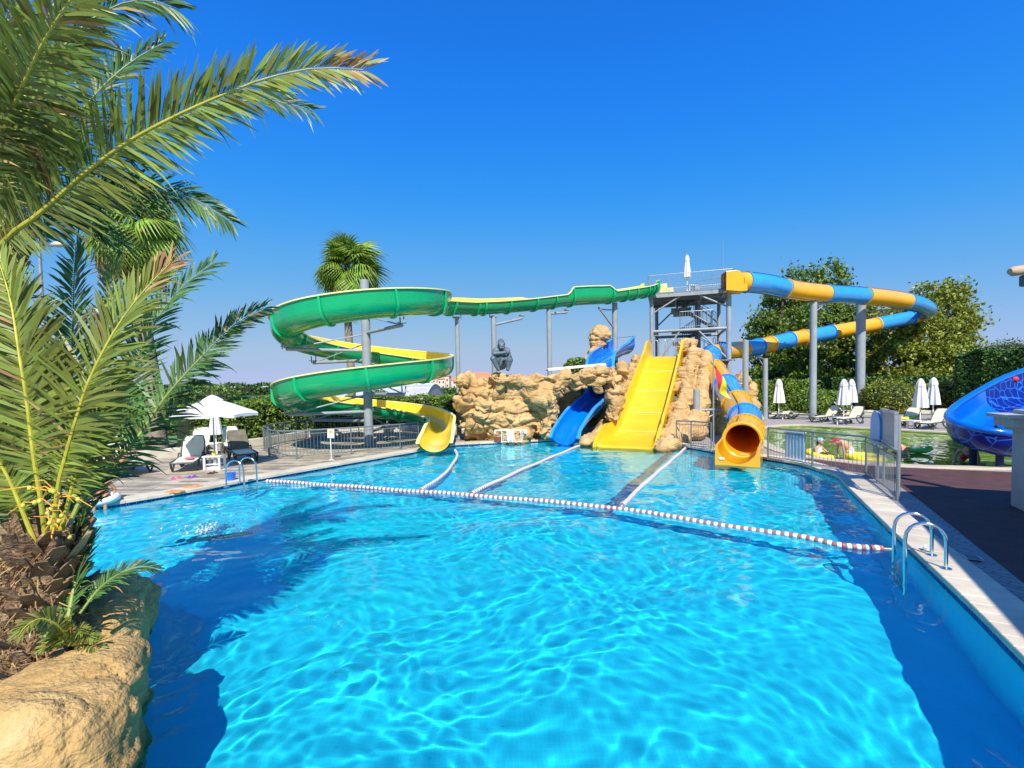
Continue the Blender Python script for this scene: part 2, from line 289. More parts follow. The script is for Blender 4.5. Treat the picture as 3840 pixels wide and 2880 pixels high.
KIDS = roundpoly([(16.5, 28.2), (12.8, 25), (11.2, 20.8), (10.1, 17.6), (10.25, 15.7), (11.7, 14.1), (14.4, 13.45), (22, 13.5), (27, 17), (22, 21.2), (18.5, 26)], 1.6, 7)
def ground_with_holes(name, outer, holes, z, mat):
    loops = [[Vector((x, y, z)) for x, y in outer]] + [[Vector((x, y, z)) for x, y in h] for h in holes]
    tris = geometry.tessellate_polygon(loops); vs = [p for l in loops for p in l]
    me = bpy.data.meshes.new(name); me.from_pydata([tuple(p) for p in vs], [], [tuple(t) for t in tris]); me.update()
    if sum(p.normal.z * p.area for p in me.polygons) < 0: me.flip_normals()
    o = link(name, me, mat); tag(o, kind='structure'); return o
def sheet(name, pts, z, mat, kind='structure'):
    me = bpy.data.meshes.new(name); me.from_pydata([(p[0], p[1], z) for p in pts], [], [tuple(range(len(pts)))]); me.update()
    if me.polygons[0].normal.z < 0: me.flip_normals()
    o = link(name, me, mat); tag(o, kind=kind); return o
def wall_ring(name, P, z0, z1, mat):
    mb = MB(); rows = [[(x, y, z0) for x, y in P], [(x, y, z1) for x, y in P]]; mb.grid(rows, close=True); o = mb.build(name, mat); tag(o, kind='structure'); return o
def ring_strip(name, P, d0, d1, z0, z1, mat, close=True):
    a, b = offset_poly(P, d0), offset_poly(P, d1); mb = MB()
    mb.grid([[(x, y, z0) for x, y in a], [(x, y, z1) for x, y in a], [(x, y, z1) for x, y in b], [(x, y, z0) for x, y in b]], close=True)
    o = mb.build(name, mat); tag(o, kind='structure'); b_ = o.modifiers.new('bevel', 'BEVEL'); b_.width = .012; b_.limit_method = 'ANGLE'; return o
ground_with_holes('ground', [(-4000, -60), (4000, -60), (4000, 9000), (-4000, 9000)], [offset_poly(POOL, .2), offset_poly(KIDS, .12)], -.03, M['ground_soil'])
# deck sheets
def clip_holes(name, outer, z, mat, holes):
    # fine tessellation: triangles whose centre lies inside a pool are left out
    loops = [Vector((x, y)) for x, y in outer]; edges = []; pts = list(loops); faces = [list(range(len(loops)))]
    n0 = len(pts); edges = [(i, (i + 1) % n0) for i in range(n0)]
    for h in holes:
        b = len(pts); pts += [Vector(p) for p in h]; edges += [(b + i, b + (i + 1) % len(h)) for i in range(len(h))]
    vs, es, fs, _, _, _ = geometry.delaunay_2d_cdt(pts, edges, [], 0, 1e-5)
    keep = []
    for f in fs:
        c = sum((vs[i] for i in f), Vector((0, 0))) / len(f); X = np.array([c.x]); Y = np.array([c.y])
        if inpoly(X, Y, outer)[0] and not any(inpoly(X, Y, h)[0] for h in holes): keep.append(tuple(f))
    me = bpy.data.meshes.new(name); me.from_pydata([(v.x, v.y, z) for v in vs], [], keep); me.update()
    if sum(p.normal.z * p.area for p in me.polygons) < 0: me.flip_normals()
    o = link(name, me, mat); tag(o, kind='structure'); return o
HO = [offset_poly(POOL, .3), offset_poly(KIDS, .2)]
clip_holes('deck', [(-40, -4), (-40, 17.4), (-19, 17.4), (-14.4, 17.8), (-13.3, 18.9), (-11.6, 22.3), (-11, 25.8), (-6, 28.8), (2.5, 28.8), (6.6, 20.2), (3, 12), (3.1, -4)], -.008, M['left_paving'], HO)
clip_holes('terrace', [(3.1, -4), (60, -4), (60, 42), (6.6, 42), (6.6, 20.2), (3, 12)], -.012, M['gravel_paving'], HO)
KN = offset_poly(KIDS, .45)
clip_holes('side_path', [tuple(G(*p).xy) for p in [(3840, 2900), (3840, 2200), (3540, 1945), (3370, 1800), (3320, 1770), (3230, 1758), (3120, 1736), (3060, 1733), (3060, 1755), (3210, 1785), (3330, 1880), (3440, 2010), (3600, 2180)]], -.004, M['right_paving'], HO)
clip_holes('rubber_path', [tuple(G(*p).xy) for p in [(3840, 2184), (3440, 1870), (3350, 1805), (3230, 1773), (3100, 1752), (2950, 1722), (2960, 1714), (3100, 1727), (3240, 1745), (3370, 1752), (3560, 1760), (3840, 1772)]] + [(16, 9.5), (9.6, 5.2)], .0, M['maroon_rubber'], [offset_poly(POOL, .5), KN])
# basin
wall_ring('pool_wall', POOL, -1.5, -.24, M['pool_tile']).cycles.is_caustics_receiver = True
wall_ring('waterline_tiles', POOL, -.24, -.02, M['waterline_tile'])
fl = sheet('pool_floor', offset_poly(POOL, .05), -1.5, M['pool_tile']); fl.cycles.is_caustics_receiver = True
def coping(name, P, d0, d1, z0, z1, stone, gap, mat):
    a, b = offset_poly(P, d0), offset_poly(P, d1); mb = MB(); n = len(P); rgc = random.Random(2); acc = 0
    for i in range(n):
        a0, a1, b0, b1 = Vector(a[i]), Vector(a[(i + 1) % n]), Vector(b[i]), Vector(b[(i + 1) % n]); l = (a1 - a0).length; k = max(1, round(l / stone))
        g_ = gap / max(l, .05) if l > .25 else .01
        for j in range(k):
            u0, u1 = j / k + g_ / 2, (j + 1) / k - g_ / 2; q = [a0.lerp(a1, u0), a0.lerp(a1, u1), b0.lerp(b1, u1), b0.lerp(b1, u0)]; dz = rgc.uniform(-.002, .002)
            mb.add([(p.x, p.y, z0) for p in q] + [(p.x, p.y, z1 + dz) for p in q], [(3, 2, 1, 0), (4, 5, 6, 7), (0, 1, 5, 4), (1, 2, 6, 5), (2, 3, 7, 6), (3, 0, 4, 7)])
    o = mb.build(name, M[mat]); tag(o, kind='structure'); b_ = o.modifiers.new('bevel', 'BEVEL'); b_.width = .008; b_.limit_method = 'ANGLE'; return o
mk('grout', (.30, .27, .22), .9, var=.2)
coping('pool_coping', POOL, -.03, .52, -.06, .022, .60, .008, 'coping_stone'); ring_strip('coping_bed', POOL, -.02, .51, -.05, .012, M['grout'])
def water(name, P, z, mat, bands, step, seed):
    X0, X1 = min(p[0] for p in P), max(p[0] for p in P); Y0, Y1 = min(p[1] for p in P), max(p[1] for p in P)
    xs = np.arange(X0 - .1, X1 + .1, step); ys = np.arange(Y0 - .1, Y1 + .1, step); X, Y = np.meshgrid(xs, ys); Z = np.full(X.shape, z)
    rg = np.random.default_rng(seed)
    wx = .22 * np.sin(.9 * X + .7 * Y) + .2 * np.sin(1.7 * Y - .8 * X) + .08 * np.sin(3.1 * X + 2.3 * Y); wy = .22 * np.sin(1.1 * Y - .6 * X + 1) + .2 * np.sin(1.9 * X + .5 * Y) + .08 * np.sin(2.9 * Y - 2.5 * X)
    env = 1 + .25 * np.sin(.55 * X + .3 * Y + 1) * np.sin(.45 * Y - .25 * X)
    for lam0, lam1, nw, curv, spread in bands:          # every band is given by its r.m.s. curvature, which is what focuses the sunlight
        for i in range(nw):
            lam = lam0 * (lam1 / lam0) ** rg.random(); a = rg.normal(1.8, spread); k = 2 * math.pi / lam; A = curv * math.sqrt(2 / nw) / k ** 2
            Z = Z + env * A * np.sin(k * (math.cos(a) * (X + wx * .6) + math.sin(a) * (Y + wy * .6)) + rg.uniform(0, 6.28))
    ny, nx = X.shape; V = np.stack([X, Y, Z], -1).reshape(-1, 3); idx = np.arange(nx * ny).reshape(ny, nx)
    q = np.stack([idx[:-1, :-1], idx[:-1, 1:], idx[1:, 1:], idx[1:, :-1]], -1).reshape(-1, 4)
    c = V[q].mean(1); q = q[inpoly(c[:, 0], c[:, 1], offset_poly(P, .06))]
    used = np.unique(q); mp = np.full(len(V), -1); mp[used] = np.arange(len(used))
    o = link(name, mesh_np(name, V[used], mp[q]), M[mat], smooth=True); tag(o, kind='structure'); o.cycles.is_caustics_caster = True; return o
water('pool_water', POOL, WZ, 'pool_water', [(.8, 2.0, 8, .09, .6), (.24, .5, 26, .33, 1.3), (.12, .22, 26, .30, 1.4)], .024, 5)
# kids' pool
sheet('kids_pool_floor', offset_poly(KIDS, .05), -.36, M['kids_pool_floor']).cycles.is_caustics_receiver = True
wall_ring('kids_pool_wall', KIDS, -.36, -.0, M['kids_pool_floor']); ring_strip('kids_pool_coping', KIDS, -.02, .42, -.05, .03, M['coping_stone'])
water('kids_pool_water', KIDS, -.10, 'shallow_water', [(.9, 2, 8, .12, .6), (.35, .8, 20, .5, 1)], .08, 9)
# sea far behind
sheet('sea', [(-9000, 160), (-20, 160), (-400, 9000), (-9000, 9000)], -.02, mk('sea_water', (.02, .10, .22), .15, var=.2, scale=.02))
# ------------------------------------------------------------------ rock builder: union of lumps, voxel-fused, then weathered
def sphere_vf(c, r, n=14, rot=None):
    vs, fs = [], []; c = np.array(c, float); r = np.array(r if hasattr(r, '__len__') else (r, r, r), float)
    for i in range(n + 1):
        t = math.pi * i / n
        for k in range(2 * n):
            a = math.pi * k / n; p = np.array([math.sin(t) * math.cos(a), math.sin(t) * math.sin(a), math.cos(t)]) * r
            vs.append(tuple((rot @ p if rot is not None else p) + c))
    for i in range(n):
        for k in range(2 * n): fs.append((i * 2 * n + k, (i + 1) * 2 * n + k, (i + 1) * 2 * n + (k + 1) % (2 * n), i * 2 * n + (k + 1) % (2 * n)))
    return vs, fs
def fuse(mb, voxel, smooth_it=0):
    me = bpy.data.meshes.new('tmp'); me.from_pydata([tuple(p) for p in mb.v], [], mb.f); me.update(); o = bpy.data.objects.new('tmp', me); COL.objects.link(o)
    r = o.modifiers.new('r', 'REMESH'); r.mode = 'VOXEL'; r.voxel_size = voxel; r.adaptivity = 0
    if smooth_it:
        sm = o.modifiers.new('s', 'SMOOTH'); sm.factor = .5; sm.iterations = smooth_it
    dg = bpy.context.evaluated_depsgraph_get(); ev = o.evaluated_get(dg); me2 = bpy.data.meshes.new_from_object(ev)
    bpy.data.objects.remove(o); bpy.data.meshes.remove(me); return me2
def rotm(a, b, c): return np.array(Matrix.Rotation(a, 3, 'Z') @ Matrix.Rotation(b, 3, 'X') @ Matrix.Rotation(c, 3, 'Y'))
def rock(name, lumps, voxel, mat, label, cat, seed=0, lump=.22, lscale=1.0, fine=.05, fscale=3.0, strata=.03, group=None, parent=None, sm=2):
    mb = MB()
    for l in lumps: mb.add(*sphere_vf(l[0], l[1], 9, l[2] if len(l) > 2 else None))
    me = fuse(mb, voxel, sm); n = len(me.vertices); co = np.empty(n * 3, np.float32); me.vertices.foreach_get('co', co); co = co.reshape(-1, 3).astype(float)
    no = np.empty(n * 3, np.float32); me.vertices.foreach_get('normal', no); no = no.reshape(-1, 3).astype(float)
    wp = co + .40 * np.stack([fbm(co * 1.1, 3, seed + 40 + i) for i in range(3)], -1)
    q1 = wp / lscale * np.array([.75, .75, 1.15]); b1 = np.abs(vnoise(q1 * 1.0, seed)) * .9 + np.abs(vnoise(q1 * 2.1 + 3, seed + 1)) * .38 + np.abs(vnoise(q1 * 4.3 + 7, seed + 2)) * .16   # billows: rounded ridges parted by sharp creases
    f1, f2 = worley(wp / lscale * np.array([1.0, 1.0, 1.7]), seed + 5)
    d = lump * 1.5 * (b1 - .45) - lump * .30 * np.exp(-((f2 - f1) / .05) ** 2)
    d += fine * fbm(co * fscale, 4, seed + 3) + strata * vnoise(wp * np.array([1.2, 1.2, 8]), seed + 11)
    tz = wp[:, 2] * (1.9 / lscale) + .55 * fbm(co * .8, 3, seed + 31) + .25 * co[:, 0]; fr = tz - np.floor(tz); msk = np.clip(.55 + 1.1 * fbm(co * .7, 2, seed + 33), 0, 1)
    d += lump * .55 * msk * (fr ** 2.2 - .3) * np.clip((1 - fr) / .07, 0, 1) * 1.0      # undercut ledges
    bl_ = worley(wp / lscale * np.array([2.2, 2.2, 4.5]), seed + 41); d -= strata * 1.3 * np.exp(-((bl_[1] - bl_[0]) / .045) ** 2) * np.clip(.3 + 1.4 * fbm(co * .9 + 5, 2, seed + 43), 0, 1)
    cr = np.abs(fbm(co * np.array([1.7, 1.7, 3.5]), 3, seed + 21)); d -= strata * 1.5 * np.exp(-(cr / .02) ** 2)
    co = co + no * d[:, None]; me.vertices.foreach_set('co', co.astype(np.float32).ravel()); me.update(); me.shade_smooth()
    o = link(name, me, mat, parent); return tag(o, label, cat, group)
rg = random.Random(4)
# ------------------------------------------------------------------ green and yellow flume
RC, RR = Vector((-6.63, 21.6, 0)), 3.34
def flume_frames(P):
    T = [(P[min(i + 1, len(P) - 1)] - P[max(i - 1, 0)]).normalized() for i in range(len(P))]
    return [(p, t, t.cross(Vector((0, 0, 1))).normalized()) for p, t in zip(P, T)]
def usec(Rd, hl, hr, n=9):
    def side(h):
        a1 = 0 if h >= Rd else math.asin((h - Rd) / Rd); pts = []
        for k in range(n + 1):
            a = -math.pi / 2 + (a1 + math.pi / 2) * k / n; pts.append((Rd * math.cos(a), Rd + Rd * math.sin(a)))
        pts.append((pts[-1][0] + .002, max(h, pts[-1][1] + .002))); return pts
    r = side(hr)[::-1]; l = [(-x, z) for x, z in side(hl)]
    return r + l[1:]
def sweep_open(frames, secs, t0=0, flip=False):
    mb = MB(); rows = []
    for (p, t, s), sec in zip(frames, secs):
        u = s.cross(t); rows.append([p + s * x + u * z for x, z in sec])
    mb.grid(rows, flip=flip); return mb
line = [(2442, 1106, 31.0), (2403, 1118, 30.3), (2322, 1131, 29.4), (2257, 1140, 28.65), (2197, 1143, 28.0), (2137, 1148, 27.4), (2072, 1156, 26.8), (1980, 1167, 26.0), (1850, 1178, 24.9), (1763, 1181, 24.25)]
ctrl = [W(*p) for p in line]
def ringpt(th, z): return RC + Vector((RR * math.cos(R(th)), RR * math.sin(R(th)), z))
def zring(th):
    return float(np.interp(-th, [-22, 0, 90, 180, 270, 360, 450, 540, 630, 690, 720], [6.12, 5.92, 5.14, 4.46, 3.75, 3.07, 2.38, 1.65, .95, .45, .27]))
for th in [18] + list(range(0, -721, -15)): ctrl.append(ringpt(th, zring(th)))
ctrl += [Vector((RC.x + RR + .03, 20.9, .18)), Vector((RC.x + RR + .07, 20.2, .08)), Vector((RC.x + RR + .10, 19.55, .02)), Vector((RC.x + RR + .12, 18.95, -.06))]
PATH = [V3(p) for p in catmull(ctrl, 5)]
NP = len(PATH); base_n = len(line)
FR = flume_frames(PATH)
def hts(i):
    u = i / 5
    hl = np.interp(u, [0, 2.4, 2.8, 5.0, 5.3, base_n - 1, base_n + .4, base_n + 1.2, base_n + 16, base_n + 26, base_n + 40, base_n + 46, base_n + 49, base_n + 53], [.62, .6, .98, .98, .6, .55, .62, 1.02, 1.04, .92, .92, .95, .82, .42])
    hr = np.interp(u, [0, 1, 2.2, 2.6, 5, 6.5, 7, base_n - 1, base_n, base_n + 1, base_n + 46, base_n + 49, base_n + 53], [.7, .78, .78, .6, .6, .62, .82, .92, .86, .66, .62, .78, .42])
    return float(hl), float(hr)
slide = thing('spiral_slide', 'open green spiral water slide with yellow lining winding twice round a grey pole', 'water slide', RC)
def put(o, parent):   # keep world position under an unrotated parent
    o.parent = parent; o.matrix_parent_inverse = Matrix.Translation(-Vector(parent.location)); return o
NSEG = 64
HT = [hts(i) for i in range(NP)]
FW = [float(np.interp(i / 5, [0, base_n + 46, base_n + 49.5, base_n + 52.5], [1, 1, 1.1, 1.24])) for i in range(NP)]
sec_o = [[(x * f_, z) for x, z in usec(.56, a, b)] for (a, b), f_ in zip(HT, FW)]; sec_i = [[(x * .52 / .56, z + .035 if z < .56 else z) for x, z in s_] for s_ in sec_o]
o = sweep_open(FR, sec_o).build('shell', M['green_fibreglass'], smooth=True); put(o, slide)
o = sweep_open(FR, sec_i, flip=True).build('liner', M['yellow_fibreglass'], smooth=True); put(o, slide)
for sgn, nm in ((1, 'rim'), (-1, 'rim')):
    mb = MB(); rows = []
    for (p, t, s_), so in zip(FR, sec_o):
        u = s_.cross(t); x, z = so[0] if sgn > 0 else so[-1]; a, b, c, d = (x * .9, z - .02), (x * .9, z + .03), (x + sgn * .075, z + .03), (x + sgn * .075, z - .02)
        rows.append([p + s_ * q[0] + u * q[1] for q in (a, b, c, d)])
    mb.grid(rows, flip=sgn < 0, close=True); mb.add(rows[0], [(0, 1, 2, 3)]); mb.add(rows[-1], [(3, 2, 1, 0)]); put(mb.build(nm, M['yellow_rim'], smooth=True), slide)
fl_i = [int(5 * u) for u in (.15, .45, .9, 1.4, 1.9, 2.75, 5.0, 6.0, 6.8, 7.6, 8.4, 8.9, 9.6)] + [int(5 * (base_n + u)) for u in (1.8, 4.6, 7.4, 10.2, 13, 15.8, 18.6, 21.4, 24.2, 27, 29.8, 32.6, 35.4, 38.2, 41, 43.8, 46.6, 49.2)]
for i in fl_i:
    if i >= NP - 1: continue
    p, t, s_ = FR[i]; u = s_.cross(t); so = usec(.56, *HT[i]); bg_ = [(x * 1.14, z - .075 if z < .56 else z - .01) for x, z in so]; mb = MB()
    rows = [[p + t * k + s_ * x + u * z for x, z in q] for k, q in ((-.045, so), (-.045, bg_), (.045, bg_), (.045, so))]
    mb.grid(rows); put(mb.build('flange', M['green_flange']), slide)
# support pole with brackets
pole = thing('support_column', 'thick grey central column carrying the spiral slide on side arms', 'support column', RC)
mb = MB(); mb.tube([RC + Vector((0, 0, -.02)), RC + Vector((0, 0, 7.55))], .20, 24); put(mb.build('column', M['steel_grey'], smooth=True), pole)
mb = MB(); mb.tube([RC + Vector((0, 0, 0)), RC + Vector((0, 0, .05))], .36, 24); put(mb.build('base_plate', M['steel_grey'], bevel=.01), pole)
def bracket(par, a, b, up_off, r=.075, brace=True, saddle=None):
    mb = MB(); mb.tube([a, b], r, 10); put(mb.build('arm', M['steel_grey'], smooth=True), par)
    if brace:
        mb = MB(); mb.tube([a + Vector((0, 0, up_off)), a.lerp(b, .92) + Vector((0, 0, .06))], .032, 8); put(mb.build('brace', M['steel_grey'], smooth=True), par)
    if saddle:
        mb = MB(); mb.box(b + Vector((0, 0, .1)), (.32, .32, .03)); d = (b - a).normalized()
        for k in (-.13, .13): mb.tube([b + d * k, b + d * k * 1.2 + Vector((0, 0, saddle))], .03, 8)
        put(mb.build('saddle', M['steel_grey']), par)
for th in (-48, -150, -205, -268, -318, -408, -508, -562, -630):
    zb = zring(th); b = ringpt(th, zb - .36); a = RC + (b - RC).normalized() * .18; a.z = zb - .36 + .0
    bracket(pole, a, b, .75, saddle=.33)
# the straight run's own posts
def post(name, label, cat, p, ztop, r, mat='steel_grey', cap=True, group=None, zb=-.02):
    t = thing(name, label, cat, (p[0], p[1], 0), 0, group); mb = MB(); mb.tube([(0, 0, zb), (0, 0, ztop)], r, 18); o = mb.build('shaft', M[mat], t, smooth=True)
    mb = MB(); mb.tube([(0, 0, -.005), (0, 0, .035)], r * 1.7, 18); mb.build('base_plate', M[mat], t); return t
GR = 'grey posts under the green flume'
def atpx(px, lo=0, hi=base_n * 5):
    best = None
    for i in range(lo, hi):
        v = PATH[i] - CAM; q = CX + F * v.dot(RT) / v.dot(_f)
        if best is None or abs(q - px) < best[0]: best = (abs(q - px), i)
    return best[1]
def fpost(px, label, side, r, armlen=0, dz=-.12):
    i = atpx(px); p = PATH[i]; s_ = FR[i][2]; q = p + s_ * side; t = post('flume_post', label, 'support post', q, p.z + dz - (.28 if abs(side) > .1 else 0), r, group=GR)
    if abs(side) > .1:
        a = Vector((q.x, q.y, p.z - .40)); b = Vector((p.x, p.y, p.z - .32)); mb = MB(); mb.tube([a, b], .06, 10); o = mb.build('arm', M['steel_grey'], smooth=True); put(o, t)
        mb = MB(); mb.tube([a - Vector((0, 0, .9)), a.lerp(b, .9)], .04, 8); put(mb.build('brace', M['steel_grey'], smooth=True), t)
        mb = MB(); mb.box((p.x, p.y, p.z - .24), (.3, .3, .03)); mb.box((p.x, p.y, p.z - .13), (.08, .2, .2)); put(mb.build('saddle', M['steel_grey']), t)
    else:
        mb = MB(); mb.box((p.x, p.y, p.z - .13), (.42, .25, .06)); mb.box((p.x - .2, p.y, p.z - .06), (.03, .2, .14)); mb.box((p.x + .2, p.y, p.z - .06), (.03, .2, .14)); put(mb.build('saddle', M['steel_grey']), t)
    return t
fpost(1706, 'slim grey post at the left end of the rock wall under the green flume', 0.0, .11)
t = fpost(1850, 'grey post behind the gorilla statue with a long arm to the right', 0.0, .14)
i = atpx(1945); p = PATH[i]; a = PATH[atpx(1850)] + Vector((.1, 0, -.55)); mb = MB(); mb.tube([a, p + Vector((0, 0, -.36))], .07, 10); put(mb.build('arm', M['steel_grey'], smooth=True), t)
mb = MB(); mb.box(p + Vector((0, 0, -.2)), (.3, .3, .04)); mb.box(p + Vector((0, 0, -.27)), (.08, .2, .18)); put(mb.build('saddle', M['steel_grey']), t)
i = atpx(2130); p = PATH[i]; q = W(2058, 1156, 26.6); t = post('flume_post', 'grey post behind the rock wall between gorilla and boulder with short arm', 'support post', q, q.z, .14, group=GR)
mb = MB(); mb.tube([(q.x, q.y, p.z - .5), p + Vector((0, 0, -.34))], .07, 10); put(mb.build('arm', M['steel_grey'], smooth=True), t); mb = MB(); mb.box(p + Vector((0, 0, -.2)), (.3, .3, .04)); mb.box(p + Vector((0, 0, -.25)), (.08, .2, .18)); put(mb.build('saddle', M['steel_grey']), t)
q = W(2305, 1133, 29.6); p = PATH[atpx(2250)]; t = post('flume_post', 'grey post with a long diagonal strut beside the tan boulder pillar', 'support post', q, q.z - .05, .17, group=GR)
mb = MB(); mb.tube([(q.x, q.y, q.z - 1.7), p + Vector((0, 0, -.2))], .06, 10); mb.tube([(q.x, q.y, q.z - .5), p + Vector((0, 0, -.3))], .04, 8); put(mb.build('brace', M['steel_grey'], smooth=True), t)
# ------------------------------------------------------------------ tower
TO = G(0, 0, 0); A_ = W(2443, 1110, 31.5); B_ = W(2733, 1084, 30.0)
E1 = Vector((B_.x - A_.x, B_.y - A_.y, 0)); TW = E1.length; E1.normalize(); N1 = Vector((-E1.y, E1.x, 0))
if N1.y < 0: N1 = -N1
TZ, MZ, LZ = 8.58, 6.18, 3.95
tower = thing('slide_tower', 'grey steel slide tower with two railed levels and open stairs', 'slide tower', (A_.x, A_.y, 0), math.atan2(E1.y, E1.x))
TD = 4.2
for x, y, r_ in ((0, 0, .125), (TW, 0, .155), (.22, TD, .125), (TW - .2, TD, .125), (TW * .635, TD * .55, .19)):
    mb = MB(); mb.tube([(x, y, 0), (x, y, TZ - .2 + (.95 if r_ > .18 else 0))], r_, 16); mb.build('post', M['steel_grey'], tower, smooth=True)
mb = MB(); mb.box((TW / 2, TD / 2, TZ - .05), (TW + .5, TD + .3, .06)); mb.build('platform', M['grate_grey'], tower)
mb = MB()
for y in (-.1, TD * .33, TD * .66, TD + .1): mb.box((TW / 2, y, TZ - .2), (TW + .4, .12, .22))
for x in (-.15, TW * .33, TW * .66, TW + .15): mb.box((x, TD / 2, TZ - .205), (.12, TD, .2))
mb.build('platform_frame', M['steel_grey'], tower)
for z in (MZ, LZ):
    mb = MB(); mb.tube([(.1, 0, z - .12), (TW - .1, 0, z - .12)], .10, 12); mb.tube([(.2, TD, z - .12), (TW - .2, TD, z - .12)], .1, 12); mb.tube([(.1, 0, z - .12), (.2, TD, z - .12)], .09, 12); mb.tube([(TW - .1, 0, z - .12), (TW - .2, TD, z - .12)], .09, 12); mb.build('ring_beam', M['steel_grey'], tower, smooth=True)
for a, b in (((.1, 0, MZ + 1.1), (TW * .38, 0, TZ - .3)), ((.25, TD, MZ + .7), (TW * .4, TD * .8, TZ - .3)), ((TW - .1, 0, MZ + 1.25), (TW * .62, 0, TZ - .3)), ((.5, 0, LZ + .2), (TW * .37, 0, MZ - .2)), ((TW - .1, 0, LZ + .2), (TW * .62, 0, MZ - .2)), ((TW - .25, TD, MZ + .7), (TW * .6, TD * .8, TZ - .3))):
    mb = MB(); mb.tube([a, b], .055, 10); mb.build('brace', M['steel_grey'], tower, smooth=True)
def railing(name, pts, z, h, par, step=.13, mat='galvanised', r=.011):
    mb = MB()
    for (x0, y0), (x1, y1) in zip(pts[:-1], pts[1:]):
        n = max(1, int(math.hypot(x1 - x0, y1 - y0) / step))
        mb.tube([(x0, y0, z + h), (x1, y1, z + h)], .022, 8); mb.tube([(x0, y0, z + .12), (x1, y1, z + .12)], .016, 6)
        for k in range(n + 1):
            t = k / n; x, y = x0 + (x1 - x0) * t, y0 + (y1 - y0) * t; big = k in (0, n) or k % 10 == 0; mb.tube([(x, y, z - (.15 if big else -.12)), (x, y, z + h)], .02 if big else r, 6)
    return mb.build(name, M[mat], par)
railing('railing', [(-.2, .95), (-.2, -.18), (TW + .2, -.18)], TZ, 1.15, tower)
railing('railing', [(TW + .2, -.18), (TW + .2, .1)], TZ, 1.15, tower); railing('railing', [(-.2, 2.3), (-.2, TD + .1), (TW + .2, TD + .1), (TW + .2, 1.6)], TZ, 1.1, tower)
railing('railing', [(TW * .66, TD * .4), (TW * .98, TD * .3)], TZ, .95, tower)
mb = MB(); mb.box((TW * .58, TD * .4, MZ - .02), (TW * .62, TD * .75, .06)); mb.build('landing', M['grate_grey'], tower); railing('railing', [(TW * .38, .5), (TW * .38, .06), (TW * .8, .06), (TW * .8, 1.0)], MZ, 1.1, tower, .16)
mb = MB(); mb.box((TW * .5, TD * .35 - 1.0, LZ), (TW, TD * .7 + 2, .07)); mb.build('landing', M['grate_grey'], tower)
def stair(x0, x1, y, z0, z1, wd):
    mb = MB(); n = 11
    for k in range(n):
        t = (k + .5) / n; mb.box((x0 + (x1 - x0) * t, y, z0 + (z1 - z0) * (k + 1) / (n + 1)), (abs(x1 - x0) / n * 1.25, wd, .05)); mb.box((x0 + (x1 - x0) * t, y, z0 + (z1 - z0) * (k + .6) / (n + 1)), (.02, wd, .15))
    for s_ in (-1, 1): mb.tube([(x0, y + s_ * wd / 2, z0), (x1, y + s_ * wd / 2, z1)], .07, 6)
    mb.build('stair_flight', M['steel_dark'], tower)
    mb = MB()
    for s_ in (-1, 1):
        mb.tube([(x0, y + s_ * wd / 2, z0 + 1), (x1, y + s_ * wd / 2, z1 + 1)], .02, 6)
        for k in range(9): t = k / 8; mb.tube([(x0 + (x1 - x0) * t, y + s_ * wd / 2, z0 + (z1 - z0) * t), (x0 + (x1 - x0) * t, y + s_ * wd / 2, z0 + (z1 - z0) * t + 1)], .012, 6)
    mb.build('stair_rail', M['steel_dark'], tower)
stair(TW * .86, TW * .40, TD * .32, MZ, TZ - .9, .95); stair(TW * .36, TW * .62, TD * .75, TZ - .9, TZ, .95)
mb = MB(); mb.box((TW * .4, TD * .5, TZ - .95), (1.3, 2.4, .08)); mb.box((TW * .42, TD * .45, TZ - 1.25), (1.2, 1.0, .12)); mb.build('landing', M['steel_dark'], tower)
stair(TW * .9, TW * .42, TD * .5, LZ, MZ - .8, .95); mb = MB(); mb.box((TW * .42, TD * .45, MZ - .85), (1.25, 2.0, .1)); mb.build('landing', M['steel_dark'], tower); stair(TW * .36, TW * .62, TD * .85, MZ - .8, MZ, .95); stair(TW * 1.15, TW * .5, TD * .7, .0, LZ, 1.0)
for k in range(4):      # hoop guards on the stair side
    mb = MB(); x = TW * .82 + k * .24; mb.tube([(x, .9, LZ + .3 + .0 * k), (x, .9, LZ + 1.55 - k * .2), (x + .08, .9, LZ + 1.66 - k * .2), (x + .15, .9, LZ + 1.55 - k * .2), (x + .15, .9, LZ + .3)], .025, 6); mb.build('hoop_guard', M['steel_dark'], tower, smooth=True)
mb = MB(); mb.tube([(TW * .93, -.1, TZ), (TW * .93, -.1, TZ + 3.0)], .012, 6); mb.build('antenna', M['galvanised'], tower)
mb = MB(); mb.tube([(TW - .45, 0, TZ - .5), (TW - .3, -.3, TZ - .55)], .13, 12); mb.build('floodlight', M['steel_dark'], tower)
# start tub of the flume, small white seat on the deck
mb = MB(); p = A_; 
def tw(x, y, z): return Vector((A_.x, A_.y, 0)) + E1 * x + N1 * y + Vector((0, 0, z))
for k, (x, y, sx, sy, sz) in enumerate(((.75, 1.2, .5, 1.0, .75), (1.15, 1.2, .5, 1.0, .45))): mb.box(tw(x, y, TZ + sz / 2), (sx, sy, sz), rz=math.atan2(E1.y, E1.x))
put(mb.build('start_step', M['yellow_rim'], bevel=.04), slide)
mb = MB(); i = 0; p, t, s_ = FR[0]; u = s_.cross(t); so = usec(.60, .82, .82); rows = [[p + t * k + s_ * x * 1.02 + u * (z - .03) for x, z in so] for k in (-.3, .1)]; mb.grid(rows); put(mb.build('start_tub', M['green_fibreglass'], smooth=True), slide)
mb = MB(); rows = [[p + t * k + s_ * x * .95 + u * (z + .01) for x, z in so] for k in (-.3, .1)]; mb.grid(rows, flip=True); put(mb.build('start_tub', M['yellow_fibreglass'], smooth=True), slide)
